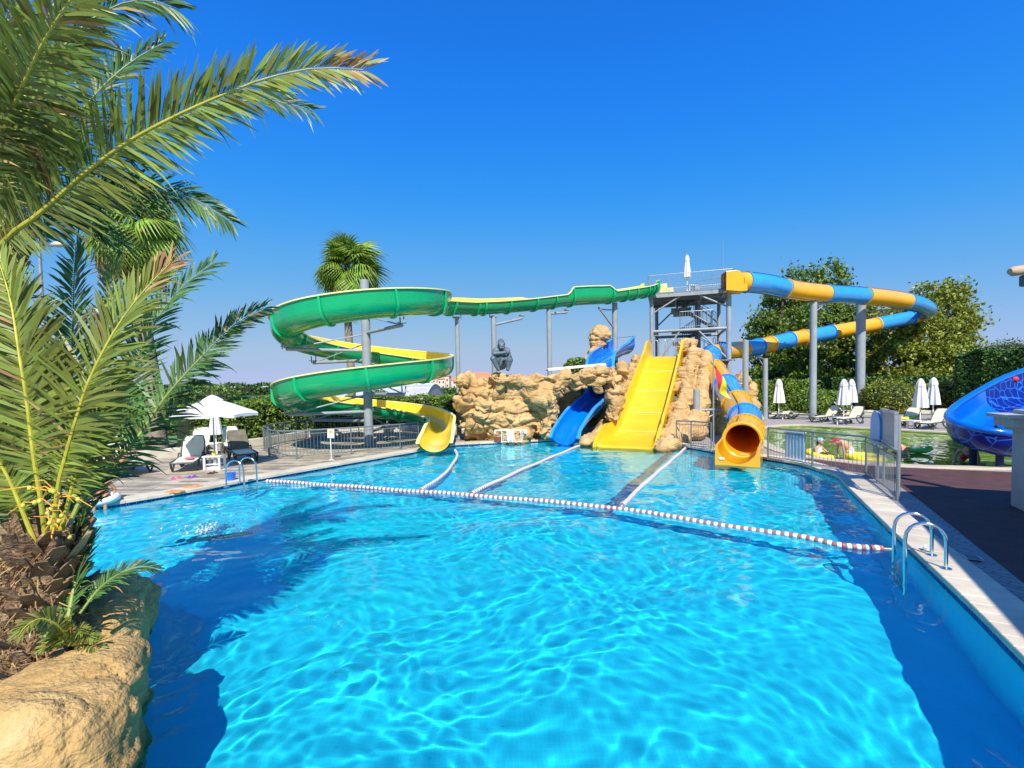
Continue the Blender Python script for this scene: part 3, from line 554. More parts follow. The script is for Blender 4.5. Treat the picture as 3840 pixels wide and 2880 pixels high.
st = thing('stool', 'small white stool on the tower platform beside the closed umbrella', 'stool', tw(TW * .54, .5, TZ))
mb = MB(); mb.box((0, 0, .42), (.5, .4, .05)); mb.build('seat', M['white_plastic'], st, bevel=.01)
for x in (-.2, .2):
    for y in (-.15, .15): mb = MB(); mb.box((x, y, .2), (.05, .05, .4)); mb.build('leg', M['white_plastic'], st)
# ------------------------------------------------------------------ orange and blue tube slide
tube_px = [(2752, 1060, 29.6), (2790, 1058, 29.6), (2860, 1064, 30.0), (2930, 1078, 31.0), (2998, 1091, 32.0), (3095, 1101, 33.2), (3155, 1104, 34), (3258, 1111, 35.2), (3343, 1120, 36.4), (3425, 1135, 37.6), (3470, 1152, 39.2), (3481, 1166, 40.8), (3460, 1178, 41.9), (3424, 1190, 42.2), (3366, 1201, 42), (3263, 1221, 41.3), (3132, 1244, 40.3), (3034, 1261, 39.3), (2975, 1271, 38.3), (2872, 1294, 36.8), (2798, 1308, 35.2), (2724, 1316, 33.2), (2685, 1322, 31.6), (2662, 1336, 30.2), (2658, 1355, 28.9), (2668, 1380, 27.6), (2695, 1413, 25.8), (2726, 1457, 23.8), (2758, 1508, 21.8), (2788, 1560, 19.8), (2796, 1608, 18.1), (2784, 1650, 16.6)]
TP = [V3(p) for p in catmull([W(*p) for p in tube_px], 6)]
def tpx(i):
    v = TP[i] - CAM; return CX + F * v.dot(RT) / v.dot(_f)
tube = thing('tube_slide', 'closed tube water slide in alternating orange and blue sections looping out to the right', 'water slide', (TP[-1].x, TP[-1].y, 0))
cuts = [0, 1.75, 3.0, 5.05, 6.7, 8.9, 11.7, 13.4, 15.0, 16.3, 17.4, 18.4, 19.0, 19.6, 20.3, 21.0, 21.8, 22.3, 25.2, 26.9, 28.0, 29.2, 30.2, 31]
cuts = [.75, 1.2, 3.1, 5.0, 6.8, 8.6, 11.7, 13.2, 14.9, 16.1, 17.3, 18.2, 18.8, 19.4, 20.1, 21.3, 22.4, 22.9, 25.4, 26.9, 28.2, 29.2, 30.2, 31]
RTb = .60
def ringrows(i0, i1, r):
    rows = []; x = None
    for i in range(i0, i1 + 1):
        t = (TP[min(i + 1, len(TP) - 1)] - TP[max(i - 1, 0)]).normalized(); s_ = t.cross(Vector((0, 0, 1))).normalized(); u = s_.cross(t)
        rows.append([TP[i] + (s_ * math.cos(2 * math.pi * k / 28) + u * math.sin(2 * math.pi * k / 28)) * r for k in range(28)])
    return rows
nsec = len(cuts) - 1
for k in range(nsec):
    i0, i1 = int(round(cuts[k] * 6)), int(round(cuts[k + 1] * 6)); colr = 'orange_fibreglass' if k % 2 == 0 else 'sky_blue_fibreglass'
    mb = MB(); mb.grid(ringrows(i0, i1, RTb), close=True); so = mb.build('tube_section', M[colr], smooth=True); put(so, tube)
    if k >= nsec - 2: mb = MB(); mb.grid(ringrows(i0, i1, RTb - .03), close=True, flip=True); put(mb.build('tube_lining', M['orange_fibreglass'], smooth=True), tube)
    mb = MB()
    for ang in (68, 248):
        rows = []
        for i in range(i0, i1 + 1):
            t = (TP[min(i + 1, len(TP) - 1)] - TP[max(i - 1, 0)]).normalized(); s_ = t.cross(Vector((0, 0, 1))).normalized(); u = s_.cross(t); a0 = R(ang)
            def q(a, r): return TP[i] + (s_ * math.cos(a) + u * math.sin(a)) * r
            rows.append([q(a0 - .03, RTb - .005), q(a0 - .02, RTb + .035), q(a0 + .02, RTb + .035), q(a0 + .03, RTb - .005)])
        mb.grid(rows)
    put(mb.build('seam', M['seam_dark' if k % 2 == 0 else 'seam_blue']), tube)
    if k:
        t = (TP[min(i0 + 1, len(TP) - 1)] - TP[max(i0 - 1, 0)]).normalized(); s_ = t.cross(Vector((0, 0, 1))).normalized(); u = s_.cross(t); mb = MB(); rows = []
        for dk, r_ in ((-.05, RTb - .01), (-.05, RTb + .075), (.05, RTb + .075), (.05, RTb - .01)): rows.append([TP[i0] + t * dk + (s_ * math.cos(2 * math.pi * j / 28) + u * math.sin(2 * math.pi * j / 28)) * r_ for j in range(28)])
        mb.grid(rows, close=True)
        if k > nsec - 9:
            for j in range(20):
                a = 2 * math.pi * j / 20; c = TP[i0] + t * .06 + (s_ * math.cos(a) + u * math.sin(a)) * (RTb + .04); 
        put(mb.build('flange', M['orange_fibreglass' if (k % 2 == 0 or k > 21) else 'sky_blue_fibreglass'], smooth=True), tube)
        if k > nsec - 7:
            mb = MB()
            for j in range(24):
                a = 2 * math.pi * j / 24; c = TP[i0] + t * .05 + (s_ * math.cos(a) + u * math.sin(a)) * (RTb + .04); mb.tube([c, c + t * .02], .014, 6)
            put(mb.build('bolts', M['steel_dark']), tube)
# exit mouth and trough
Pm = TP[-1]; Tm = (TP[-1] - TP[-7]); Tm = Vector((Tm.x, Tm.y, 0)).normalized(); Pe = (W(2695, 1749, 15.1) + W(2832, 1752, 14.8)) / 2; De = Vector((Pe.x - Pm.x, Pe.y - Pm.y, 0)); Dl = De.length; De.normalize(); Se = De.cross(Vector((0, 0, 1)))
mb = MB(); rows = []; zc = Pm.z
for k in range(9):
    q = k / 8; c = Vector((Pm.x, Pm.y, 0)) + De * (Dl * q - .1); z0 = Pm.z * (1 - q) + .55 * q; top = .10 * (1 - q); Ri = .585; sec = []
    zb = z0 - .62; hw = .66; a1 = math.asin(max(-.95, min(.95, top / Ri))) if top < Ri else math.pi / 2 * .98
    for j in range(17): a = -math.pi / 2 - (a1 + math.pi / 2) + (a1 + math.pi / 2) * 2 * j / 16; sec.append((Ri * math.cos(a), z0 + Ri * math.sin(a)))
    sec = sec[::1]; zt = sec[0][1] + .01
    loop = sec + [(hw, zt), (hw, zb - .25), (-hw, zb - .25), (-hw, zt)]
    rows.append([c + Se * x + Vector((0, 0, z)) for x, z in loop])
mb.grid(rows, close=True); n_ = len(rows[0]); mb.add(rows[-1], [tuple(range(n_))]); put(mb.build('exit_trough', M['orange_fibreglass'], smooth=True, bevel=.03), tube)
mb = MB(); c = Vector((Pm.x, Pm.y, Pm.z)); s_ = Tm.cross(Vector((0, 0, 1))).normalized(); u = Vector((0, 0, 1)); rr = []
for dk, r_ in ((-.06, RTb - .03), (.10, RTb - .05), (.13, RTb), (.10, RTb + .07), (-.06, RTb + .08)): rr.append([c + Tm * dk + (s_ * math.cos(2 * math.pi * j / 32) + u * math.sin(2 * math.pi * j / 32)) * r_ for j in range(32)])
mb.grid(rr, close=True); put(mb.build('mouth_ring', M['orange_fibreglass'], smooth=True), tube)
mb = MB(); c = Pe + Se * .45 + De * (-.08); mb.box((c.x, c.y, .12), (.16, .012, .07), rz=math.atan2(Se.y, Se.x)); o = mb.build('maker_plate', M['paper_white']); put(o, tube)
# start box at the tower
mb = MB(); q0 = TP[0]; t = (TP[3] - TP[0]).normalized(); s_ = t.cross(Vector((0, 0, 1))).normalized(); rows = []

for dk, hw, z0, z1 in ((-.62, .48, -.50, .66), (-.05, .52, -.60, .66), (.12, .53, -.64, .62), (.52, .54, -.66, .28), (.62, .5, -.62, .1)): rows.append([q0 + t * dk + s_ * x + Vector((0, 0, z)) for x, z in ((-hw, z0), (-hw, z1), (hw, z1), (hw, z0))])
mb.grid(rows, close=True); mb.add(rows[-1], [(0, 1, 2, 3)]); put(mb.build('start_box', M['orange_fibreglass'], bevel=.02), tube)
# its posts
GT = 'grey posts under the tube slide'
def tpost(px, pytop, d, r, label, arms, mat='steel_grey'):
    q = W(px, pytop, d); t = post('tube_post', label, 'support post', q, q.z, r, mat, group=GT)
    for i_, dz in arms:
        p = TP[int(i_ * 6)]; b = Vector((p.x, p.y, p.z - .66 + dz)); a = Vector((q.x, q.y, min(q.z - .1, b.z - .05))); a += (b - a) * (r / max(.3, (b - a).length)); 
        mb = MB(); mb.tube([a, b], .06, 10); put(mb.build('arm', M[mat], smooth=True), t); mb = MB(); mb.box(b + Vector((0, 0, .02)), (.3, .3, .06)); put(mb.build('saddle', M[mat]), t)
        mb = MB(); mb.tube([a - Vector((0, 0, .55)), a.lerp(b, .8)], .035, 8); put(mb.build('brace', M[mat], smooth=True), t)
    return t
tpost(2796, 1276, 26.2, .155, 'dark grey post standing alone in front of the lower tube bend', [(25.6, 0)])
tpost(2870, 1344, 32.5, .165, 'pale grey post with a slanting strut left of the single closed umbrella', [(19.6, 0)])
tpost(3051, 1133, 32.7, .22, 'tall grey post under the first orange section left of the paired umbrellas', [(5.3, .0), (17.0, 0)])
tpost(3229, 1138, 37.6, .33, 'thickest tall grey post behind the paired closed umbrellas', [(8.6, 0), (15.2, 0)])
tpost(2612, 1462, 22.8, .15, 'short pale grey post in front of the shaded rock with arm to the tube', [(27.6, 0)])
# ------------------------------------------------------------------ wide yellow slide
U = Vector((.455, .89, 0)).normalized(); WP = Vector((U.y, -U.x, 0)); C0 = Vector((4.72, 19.75, 0))
prof = catmull([(-.05, -.35, 0), (.05, .0, 0), (1.6, .06, 0), (2.6, .22, 0), (4.2, .92, 0), (6.2, 2.02, 0), (8.2, 3.18, 0), (9.6, 3.98, 0), (10.4, 4.26, 0), (11.4, 4.34, 0)], 6)
wide = thing('wide_slide', 'wide open yellow water slide running straight down between tan rocks', 'water slide', C0)
def wsec(s, z, inn):
    hw = float(np.interp(s, [0, 1.5, 3, 11.4], [1.22, 1.18, 1.02, .98])); wh = float(np.interp(s, [0, .7, 1.5, 2.5, 9.6, 10.4, 11.2], [.05, .42, .72, .62, .62, .95, 1.05]))
    if inn: return [(-hw - .01, wh), (-hw + .02, wh * .55), (-hw + .03, .16), (-hw + .09, .05), (-hw + .2, .0), (0, 0), (hw - .2, 0), (hw - .09, .05), (hw - .03, .16), (hw - .02, wh * .55), (hw + .01, wh)]
    return [(-hw - .14, wh - .04), (-hw - .14, -.12), (0, -.12), (hw + .14, -.12), (hw + .14, wh - .04)]
def slide_local(s, x, z): return C0 + U * s + WP * x + Vector((0, 0, z))
mb = MB(); rows = []; rows2 = []
for s_, z, _ in prof:
    i_, o_ = wsec(s_, z, True), wsec(s_, z, False); rows.append([slide_local(s_, x, z + q) for x, q in i_]); rows2.append([slide_local(s_, x, z + q) for x, q in o_])
mb.grid(rows); put(mb.build('chute', M['gold_fibreglass'], smooth=True), wide)
mb = MB(); mb.grid(rows2, flip=True); put(mb.build('underside', M['gold_fibreglass'], smooth=True), wide)
for sg in (0, -1):
    mb = MB(); rr = []
    for a, b in zip(rows, rows2):
        p, q = a[sg], b[sg]; up_ = Vector((0, 0, .035)); rr.append([p, p + up_, q + up_ + Vector((0, 0, .03)), q])
    mb.grid(rr, close=True, flip=sg == 0); put(mb.build('side_lip', M['gold_fibreglass'], smooth=True), wide)
for sj in (2.9, 4.6, 6.5, 8.4):
    z = float(np.interp(sj, [p[0] for p in prof], [p[1] for p in prof])); z2 = float(np.interp(sj + .035, [p[0] for p in prof], [p[1] for p in prof])); a = wsec(sj, z, True); mb = MB(); mb.grid([[slide_local(sj, x * .996, z + q + .006) for x, q in a], [slide_local(sj + .035, x * .996, z2 + q + .006) for x, q in a]]); put(mb.build('joint', M['yellow_rim']), wide)
mb = MB(); z = 4.34
for x in (-.75, -.25, .25, .75): mb.tube([slide_local(11.3, x - .2, z), slide_local(11.3, x - .2, z + .95), slide_local(11.3, x - .12, z + 1.02), slide_local(11.3, x + .12, z + 1.02), slide_local(11.3, x + .2, z + .95), slide_local(11.3, x + .2, z)], .022, 6)
mb.tube([slide_local(11.0, -.95, z + 1.3), slide_local(11.0, .95, z + 1.3)], .022, 6); mb.tube([slide_local(10.6, 0, z), slide_local(10.6, 0, z + .75)], .03, 6); put(mb.build('starting_rail', M['galvanised'], smooth=True), wide)
# ------------------------------------------------------------------ blue slide
bpx = [(2345, 1330, 29.5), (2320, 1338, 28.8), (2288, 1358, 27.8), (2262, 1382, 26.8), (2252, 1425, 25.8), (2258, 1478, 25), (2258, 1515, 24.3), (2228, 1548, 23.7), (2190, 1580, 22.9), (2155, 1622, 22.1), (2130, 1656, 21.5), (2120, 1672, 21.2)]
BP = [V3(p) for p in catmull([W(*p) for p in bpx], 5)]; FB = flume_frames(BP); nB = len(BP)
blue = thing('curved_slide', 'bright blue open water slide that curves through a cave in the tan rock', 'water slide', (BP[-1].x, BP[-1].y, 0))
hb = [(float(np.interp(i / 5, [0, 1, 8, 10, 11], [1.1, .8, .72, .6, .4])), float(np.interp(i / 5, [0, 1, 7, 9, 11], [1.1, .85, .8, .62, .4]))) for i in range(nB)]
so = [usec(.70, a + .0, b + .0) for a, b in hb]; si = [[(x * .94, z + .04 if z < .7 else z) for x, z in s_] for s_ in so]
put(sweep_open(FB, so).build('shell', M['blue_fibreglass'], smooth=True), blue); put(sweep_open(FB, si, flip=True).build('chute', M['blue_fibreglass'], smooth=True), blue)
for sg in (0, -1):
    mb = MB(); rr = []
    for (p, t, s_), q in zip(FB, so):
        u = s_.cross(t); x, z = q[sg]; k = 1 if sg == 0 else -1; rr.append([p + s_ * a + u * b for a, b in ((x * .9, z - .02), (x * .9, z + .03), (x + k * .08, z + .03), (x + k * .08, z - .04))])
    mb.grid(rr, close=True, flip=sg != 0); mb.add(rr[-1], [(3, 2, 1, 0)]); put(mb.build('rim', M['sky_blue_fibreglass'], smooth=True), blue)
mb = MB(); p, t, s_ = FB[2]; mb.tube([p - s_ * .75 + Vector((0, 0, 1.12)), p + s_ * .75 + Vector((0, 0, 1.12))], .022, 6); put(mb.build('grab_bar', M['galvanised']), blue)
# ------------------------------------------------------------------ artificial rocks
def L(px, py, d, rx, ry, rz, a=0, b=0): return (tuple(W(px, py, d)), (rx, ry, rz), rotm(R(a), R(b), 0))
lum = []
# one continuous wall of overlapping masses, then a few boulders along its top and foot; the carving is done by displacement
for x in np.arange(-2.05, 2.0, .42): h_ = 1.66 + .09 * math.sin(x * 2.3) + .06 * math.sin(x * 5.1 + 1); lum.append(((x, 22.95 + .10 * math.sin(x * 1.9), h_ - .1), (.62, .95, h_)))
for px, py, d, rx, ry, rz, a, b in [(1745, 1450, 22.5, .45, .5, .55, 10, 0), (1885, 1432, 22.2, .62, .6, .40, 0, 0), (1975, 1440, 22.3, .6, .55, .42, 0, 25), (2095, 1440, 22.3, .5, .45, .55, 0, -20), (2010, 1490, 22.1, .7, .45, .3, 0, 35), (1760, 1600, 22.4, .5, .5, .5, 0, 0), (1940, 1640, 22.3, .8, .45, .35, 0, 0), (2040, 1610, 22.1, .5, .4, .55, 0, 10), (1820, 1530, 22.2, .5, .45, .4, 0, 0), (1880, 1414, 22.35, .75, .55, .26, 0, 0), (2040, 1418, 22.7, .55, .5, .32, 0, 0), (2095, 1405, 22.8, .5, .5, .3, 0, 0)]:
    lum.append(L(px, py, d, rx, ry, rz, a, b))
# bridge over the cave mouth
for px, py, d, rx, ry, rz, a, b in [(2130, 1420, 22.7, .6, .7, .42, 0, 0), (2190, 1410, 22.9, .6, .8, .42, 0, 0), (2250, 1405, 23.2, .55, .8, .42, 0, 0), (2180, 1448, 22.5, .6, .4, .3, 0, -12), (2235, 1445, 22.6, .5, .4, .32, 0, 15), (2280, 1425, 23.2, .45, .6, .55, 0, 0), (2300, 1480, 22.9, .36, .5, .8, 0, 0), (2305, 1545, 22.6, .34, .5, .65, 0, 0), (2312, 1400, 24.2, .4, .6, .5, 0, 0), (2300, 1440, 23.6, .4, .5, .6, 0, 0), (2105, 1470, 22.5, .35, .4, .3, 0, 20), (2200, 1425, 24.6, 1.3, 1.0, .35, 0, 0), (2130, 1500, 24.9, .9, .6, 1.3, 0, 0), (2200, 1500, 26.5, 1.3, .5, 1.4, 0, 0)]:
    lum.append(L(px, py, d, rx, ry, rz, a, b))
rock('rock_wall', lum, .045, M['rock_tan'], 'long tan artificial rock wall with a cave mouth for the blue slide', 'rock wall', 3, lump=.44, lscale=1.12, fine=.035, strata=.045, sm=7)
lum = []
for s_ in np.arange(.4, 10.6, .55):
    z = float(np.interp(s_, [p[0] for p in prof], [p[1] for p in prof])); off = float(np.interp(s_, [0, 2, 5, 10], [-1.80, -1.78, -1.66, -1.62])); top = z + float(np.interp(s_, [0, 1.2, 4, 9, 10.6], [.2, .38, .42, .5, .3]))
    c = slide_local(s_, off, 0); lum.append(((c.x, c.y, top * .5 - .1), (.42, .5, top * .5 + .15)))
    if s_ > 4.5: c = slide_local(s_, off - .35, 0); lum.append(((c.x, c.y, top * .45), (.45, .5, top * .42)))
rock('rock_bank', lum, .06, M['rock_tan'], 'tan rock bank rising between the blue slide and the yellow slide', 'rock', 12, lump=.14, lscale=.7, fine=.06, strata=.03)
lum = []
for s_ in np.arange(.3, 11.2, .6):
    z = float(np.interp(s_, [p[0] for p in prof], [p[1] for p in prof])); top = z + float(np.interp(s_, [0, 1.2, 3, 6, 9, 10.4, 11.2], [.25, .55, .5, .6, .75, 1.1, .5]))
    c = slide_local(s_, 1.66, 0); lum.append(((c.x, c.y, top * .5 - .1), (.46, .5, top * .5 + .12)))
    if s_ > 2.6: c = slide_local(s_ + .1, 2.4, 0); lum.append(((c.x, c.y, top * .42), (.6, .6, top * .46)))
for px, py, d, rx, ry, rz in [(2572, 1305, 28.5, .6, .6, .6), (2615, 1330, 28.2, .5, .6, .45), (2590, 1365, 27.3, .55, .6, .5), (2565, 1410, 26, .55, .5, .5), (2625, 1400, 27, .6, .6, .5), (2560, 1460, 25, .6, .5, .45), (2590, 1500, 24.2, .55, .5, .4), (2640, 1470, 26.0, .6, .6, .6), (2545, 1540, 23.5, .6, .5, .5), (2600, 1560, 23.5, .5, .5, .4), (2680, 1540, 25.5, .6, .6, .6), (2530, 1610, 21.3, .55, .5, .55), (2500, 1640, 20.3, .45, .4, .5), (2560, 1650, 20.8, .4, .5, .35), (2700, 1600, 24, .6, .5, .5), (2650, 1610, 24.2, .7, .5, .6)]: lum.append(L(px, py, d, rx, ry, rz))
rock('rock_outcrop', lum, .05, M['rock_tan'], 'tall tan rock outcrop on the right side of the wide yellow slide', 'rock', 23, lump=.17, lscale=1.2, fine=.06, strata=.04, sm=7)
rock('boulder_pillar', [L(2246, 1272, 28.8, .54, .5, .82, 0, 8), L(2266, 1255, 28.7, .45, .42, .5), L(2238, 1300, 28.7, .48, .42, .52), L(2226, 1340, 28.6, .58, .5, .64, 0, 15), L(2205, 1380, 28.5, .64, .6, .75), L(2215, 1450, 28.6, .7, .7, 1.2), L(2215, 1540, 28.7, .8, .8, 1.0)], .055, M['rock_tan'], 'tan boulder pillar standing above the rock wall left of the blue slide top', 'rock', 31, lump=.17, lscale=.6, fine=.08, sm=5)
rock('rock_pile', [L(2775, 1440, 28.2, .6, .6, .7), L(2805, 1470, 28.4, .6, .6, .8), L(2760, 1510, 27.8, .7, .6, .7), L(2815, 1540, 28, .6, .6, .7), L(2790, 1590, 27.4, .9, .7, .6), L(2835, 1575, 28.5, .5, .5, .5)], .06, M['rock_tan'], 'tan rock pile behind the lower end of the tube slide', 'rock', 37, lump=.2, lscale=.8)
rock('boulder', [L(2440, 1665, 0.1 + 21.0, .01, .01, .01), L(2490, 1690, 18.9, .35, .3, .3), L(2525, 1672, 19.3, .4, .3, .25)], .05, M['rock_tan'], 'small tan boulder at the right foot of the yellow slide', 'rock', 41, lump=.1, lscale=.5)
# concrete gutter lying on the rock wall
g = MB(); a, b = W(2052, 1388, 23.6), W(2268, 1368, 24.4); d = (b - a); g.box((a + b) / 2, (d.length, .35, .09), rz=math.atan2(d.y, d.x), ry=-math.asin(d.z / d.length)); g.box((a + b) / 2 + Vector((0, -.12, .06)), (d.length, .06, .05), rz=math.atan2(d.y, d.x), ry=-math.asin(d.z / d.length))
tag(g.build('gutter', M['paper_white'], bevel=.01), 'thin pale gutter beam lying along the top of the rock wall', 'gutter')
# ------------------------------------------------------------------ leaves
def leaf_mesh(name, C, size, rgn, asp=.5, up=.0, mat=None, parent=None):
    n = len(C); d = rgn.normal(size=(n, 3)); d /= np.linalg.norm(d, axis=1)[:, None]; e = rgn.normal(size=(n, 3)); e -= d * (d * e).sum(1)[:, None]; e /= np.linalg.norm(e, axis=1)[:, None]
    s = size * rgn.uniform(.6, 1.3, (n, 1)); a = d * s; b = e * s * asp
    V = np.stack([C - a, C + b - a * .1, C + a, C - b - a * .1], 1).reshape(-1, 3); return link(name, mesh_np(name, V, np.arange(4 * n).reshape(n, 4)), mat, parent)
def crown_points(lumps, n, rgn, shell=.55, clump=.5, per=40):
    vol = np.array([l[1][0] * l[1][1] * l[1][2] for l in lumps]) ** .7; vol = vol / vol.sum(); out = []
    nc = max(1, n // per); ch = rgn.choice(len(lumps), nc, p=vol)
    for i in range(nc):
        c, r = np.array(lumps[ch[i]][0]), np.array(lumps[ch[i]][1]); d = rgn.normal(size=3); d /= np.linalg.norm(d); rad = (shell + (1.05 - shell) * rgn.random() ** .6) * (1.0 if rgn.random() < .8 else rgn.uniform(1.05, 1.32))
        cc = c + d * r * rad; out.append(cc + rgn.normal(size=(per, 3)) * clump * np.array([1, 1, .7]) * rgn.uniform(.35, 1.15))
    return np.concatenate(out)
def tree(name, label, base, lumps, n, leaf, mat, seed, trunk_r=.25, group=None, clump=.5, per=40):
    rgn = np.random.default_rng(seed); t = thing(name, label, 'tree', base, 0, group); b = np.array(base); loc = [(tuple(np.array(c) - b), r) for c, r in lumps]
    mb = MB(); top = max(c[2] for c, r in loc); mb.tube([(0, 0, -.1), (.1, 0, top * .25), (0, .1, top * .55), (.1, 0, top * .9)], [trunk_r * 1.3, trunk_r, trunk_r * .7, trunk_r * .2], 10)
    for c, r in loc: mb.tube([(0, 0, top * .25), (c[0] * .4, c[1] * .4, top * .3 + c[2] * .25), (c[0], c[1], c[2])], [trunk_r * .55, trunk_r * .4, .03], 7)
    mb.build('trunk', M['bark'], t, smooth=True)
    P = crown_points(loc, n, rgn, clump=clump, per=per); P = P[P[:, 2] > .15]; leaf_mesh('crown', P, leaf, rgn, .55, mat=M[mat], parent=t); return t
def hedge(name, label, pts, hgt, wid, n, leaf, mat, seed, group=None, z0=0, round_=.25, cat='hedge'):
    rgn = np.random.default_rng(seed); b = pts[len(pts) // 2]; t = thing(name, label, cat, (b[0], b[1], z0), 0, group); mb = MB(); out = []
    seg = [math.hypot(q[0] - p[0], q[1] - p[1]) for p, q in zip(pts[:-1], pts[1:])]; tot = sum(seg)
    for (p, q, l) in zip(pts[:-1], pts[1:], seg):
        d = Vector((q[0] - p[0], q[1] - p[1], 0)).normalized(); nn = Vector((-d.y, d.x, 0)); m = ((p[0] + q[0]) / 2 - b[0], (p[1] + q[1]) / 2 - b[1], hgt / 2 - .06); mb.box(m, (l + .1, wid - .25, hgt - .2), rz=math.atan2(d.y, d.x))
        k = int(n * l / tot); s = rgn.random(k) * l; face = rgn.random(k); x = np.where(face < .55, np.where(rgn.random(k) < .75, -1, 1), rgn.uniform(-1, 1, k)); z = np.where(face < .55, rgn.random(k) ** .85, 1.0)
        bul = 1 + .10 * np.sin(s * 1.9 + seed) + .08 * np.sin(s * 4.3)
        xx = x * wid / 2 * bul * np.where(z > .92, .9, 1) + rgn.normal(size=k) * .05; zz = z * hgt * (1 + .035 * np.sin(s * 2.7 + seed)) + rgn.normal(size=k) * .06
        out.append(np.stack([p[0] - b[0] + d.x * s + nn.x * xx, p[1] - b[1] + d.y * s + nn.y * xx, zz], -1))
    mb.build('branches', M['hedge_core'], t); P = np.concatenate(out); leaf_mesh('foliage', P, leaf, rgn, .5, mat=M[mat], parent=t); return t
def shrub(label, p, rx, rz, n, leaf, mat, seed, group=None, name='shrub', ry=None):
    rgn = np.random.default_rng(seed); ry = ry or rx; t = thing(name, label, 'shrub', (p[0], p[1], p[2] if len(p) > 2 else 0), 0, group); d = rgn.normal(size=(n, 3)); d /= np.linalg.norm(d, axis=1)[:, None]; bump_ = 1 + .16 * fbm(d * 2.2 + seed, 3, seed)
    P = d * np.array([rx, ry, rz]) * (bump_ * rgn.uniform(.85, 1.05, n))[:, None]; P[:, 2] += rz * .85; P = P[P[:, 2] > 0]
    mb = MB(); mb.add(*sphere_vf((0, 0, rz * .8), (rx * .82, ry * .82, rz * .8), 8)); mb.build('branches', M['hedge_core'], t); leaf_mesh('foliage', P, leaf, rgn, .5, mat=M[mat], parent=t); return t
# right-hand trees
def TL(px, py, d, r): return (tuple(W(px, py, d)), r if hasattr(r, '__len__') else (r, r, r))
g0 = W(3140, 1540, 47)
tree('broadleaf_tree', 'tall dark green tree behind the upper tube, between the two tall grey posts', (g0.x, 47, 0), [TL(3120, 1050, 47, (1.8, 1.7, 1.7)), TL(3060, 1130, 47, (2.2, 2, 2)), TL(3190, 1160, 47.5, (2.2, 2, 2.2)), TL(3100, 1250, 46.5, (3, 2.4, 2.6)), TL(3210, 1300, 46.5, (2.8, 2.4, 2.6)), TL(3080, 1400, 46, (3.2, 2.4, 2.6)), TL(3200, 1440, 46, (3, 2.4, 2.2))], 24000, .18, 'tree_leaf', 51, .35, clump=.42)
g0 = W(2930, 1540, 44)
tree('broadleaf_tree', 'bushy green tree at the left end of the trees, beyond the pale grey post', (g0.x, 44, 0), [TL(2980, 1050, 45.5, (1.2, 1.2, 1)), TL(2940, 1130, 45, (1.6, 1.5, 1.5)), TL(2870, 1235, 44, (1.4, 1.5, 1.5)), TL(2960, 1220, 44.5, (2.2, 2, 2)), TL(2900, 1320, 43.5, (2, 2, 2)), TL(2990, 1340, 43.5, (2.2, 2, 2)), TL(2880, 1430, 43, (2, 2, 1.8)), TL(2970, 1450, 43, (2.2, 2, 1.8))], 21000, .18, 'tree_leaf', 52, .3, clump=.42)
g0 = W(3420, 1530, 45)
tree('broadleaf_tree', 'large yellow green tree behind the far bend of the tube slide', (g0.x, 45, 0), [TL(3570, 1105, 45, (1.1, 1.1, 1.2)), TL(3480, 1110, 45.5, (1.1, 1.1, 1.2)), TL(3540, 1180, 45, (2.2, 2, 2)), TL(3420, 1170, 45, (2, 2, 1.8)), TL(3590, 1230, 45, (1.6, 1.6, 1.6)), TL(3340, 1240, 44.5, (2.2, 2, 2)), TL(3470, 1270, 44, (2.8, 2.2, 2.4)), TL(3580, 1320, 44, (2.0, 2, 2.0)), TL(3350, 1360, 43.5, (2.8, 2.2, 2.4)), TL(3480, 1390, 43, (2.8, 2.2, 2.2)), TL(3590, 1420, 43, (2.0, 2, 2)), TL(3380, 1460, 42.5, (2.6, 2, 1.6)), TL(3520, 1480, 42, (2.6, 2, 1.4))], 33000, .18, 'tree_leaf_yellow', 53, .4, clump=.45)
g0 = W(3760, 1460, 62)
tree('willow_tree', 'pale feathery green tree far beyond the dark clipped hedge', (g0.x, 62, 0), [TL(3740, 1355, 62, (2.6, 2, 2.2)), TL(3800, 1342, 62, (2.6, 2, 2.4)), TL(3860, 1370, 63, (3, 2, 2)), TL(3690, 1385, 61, (2.4, 2, 1.8)), TL(3780, 1370, 61, (3, 2, 1.8))], 14000, .16, 'tree_leaf_pale', 54, .3, clump=.6)
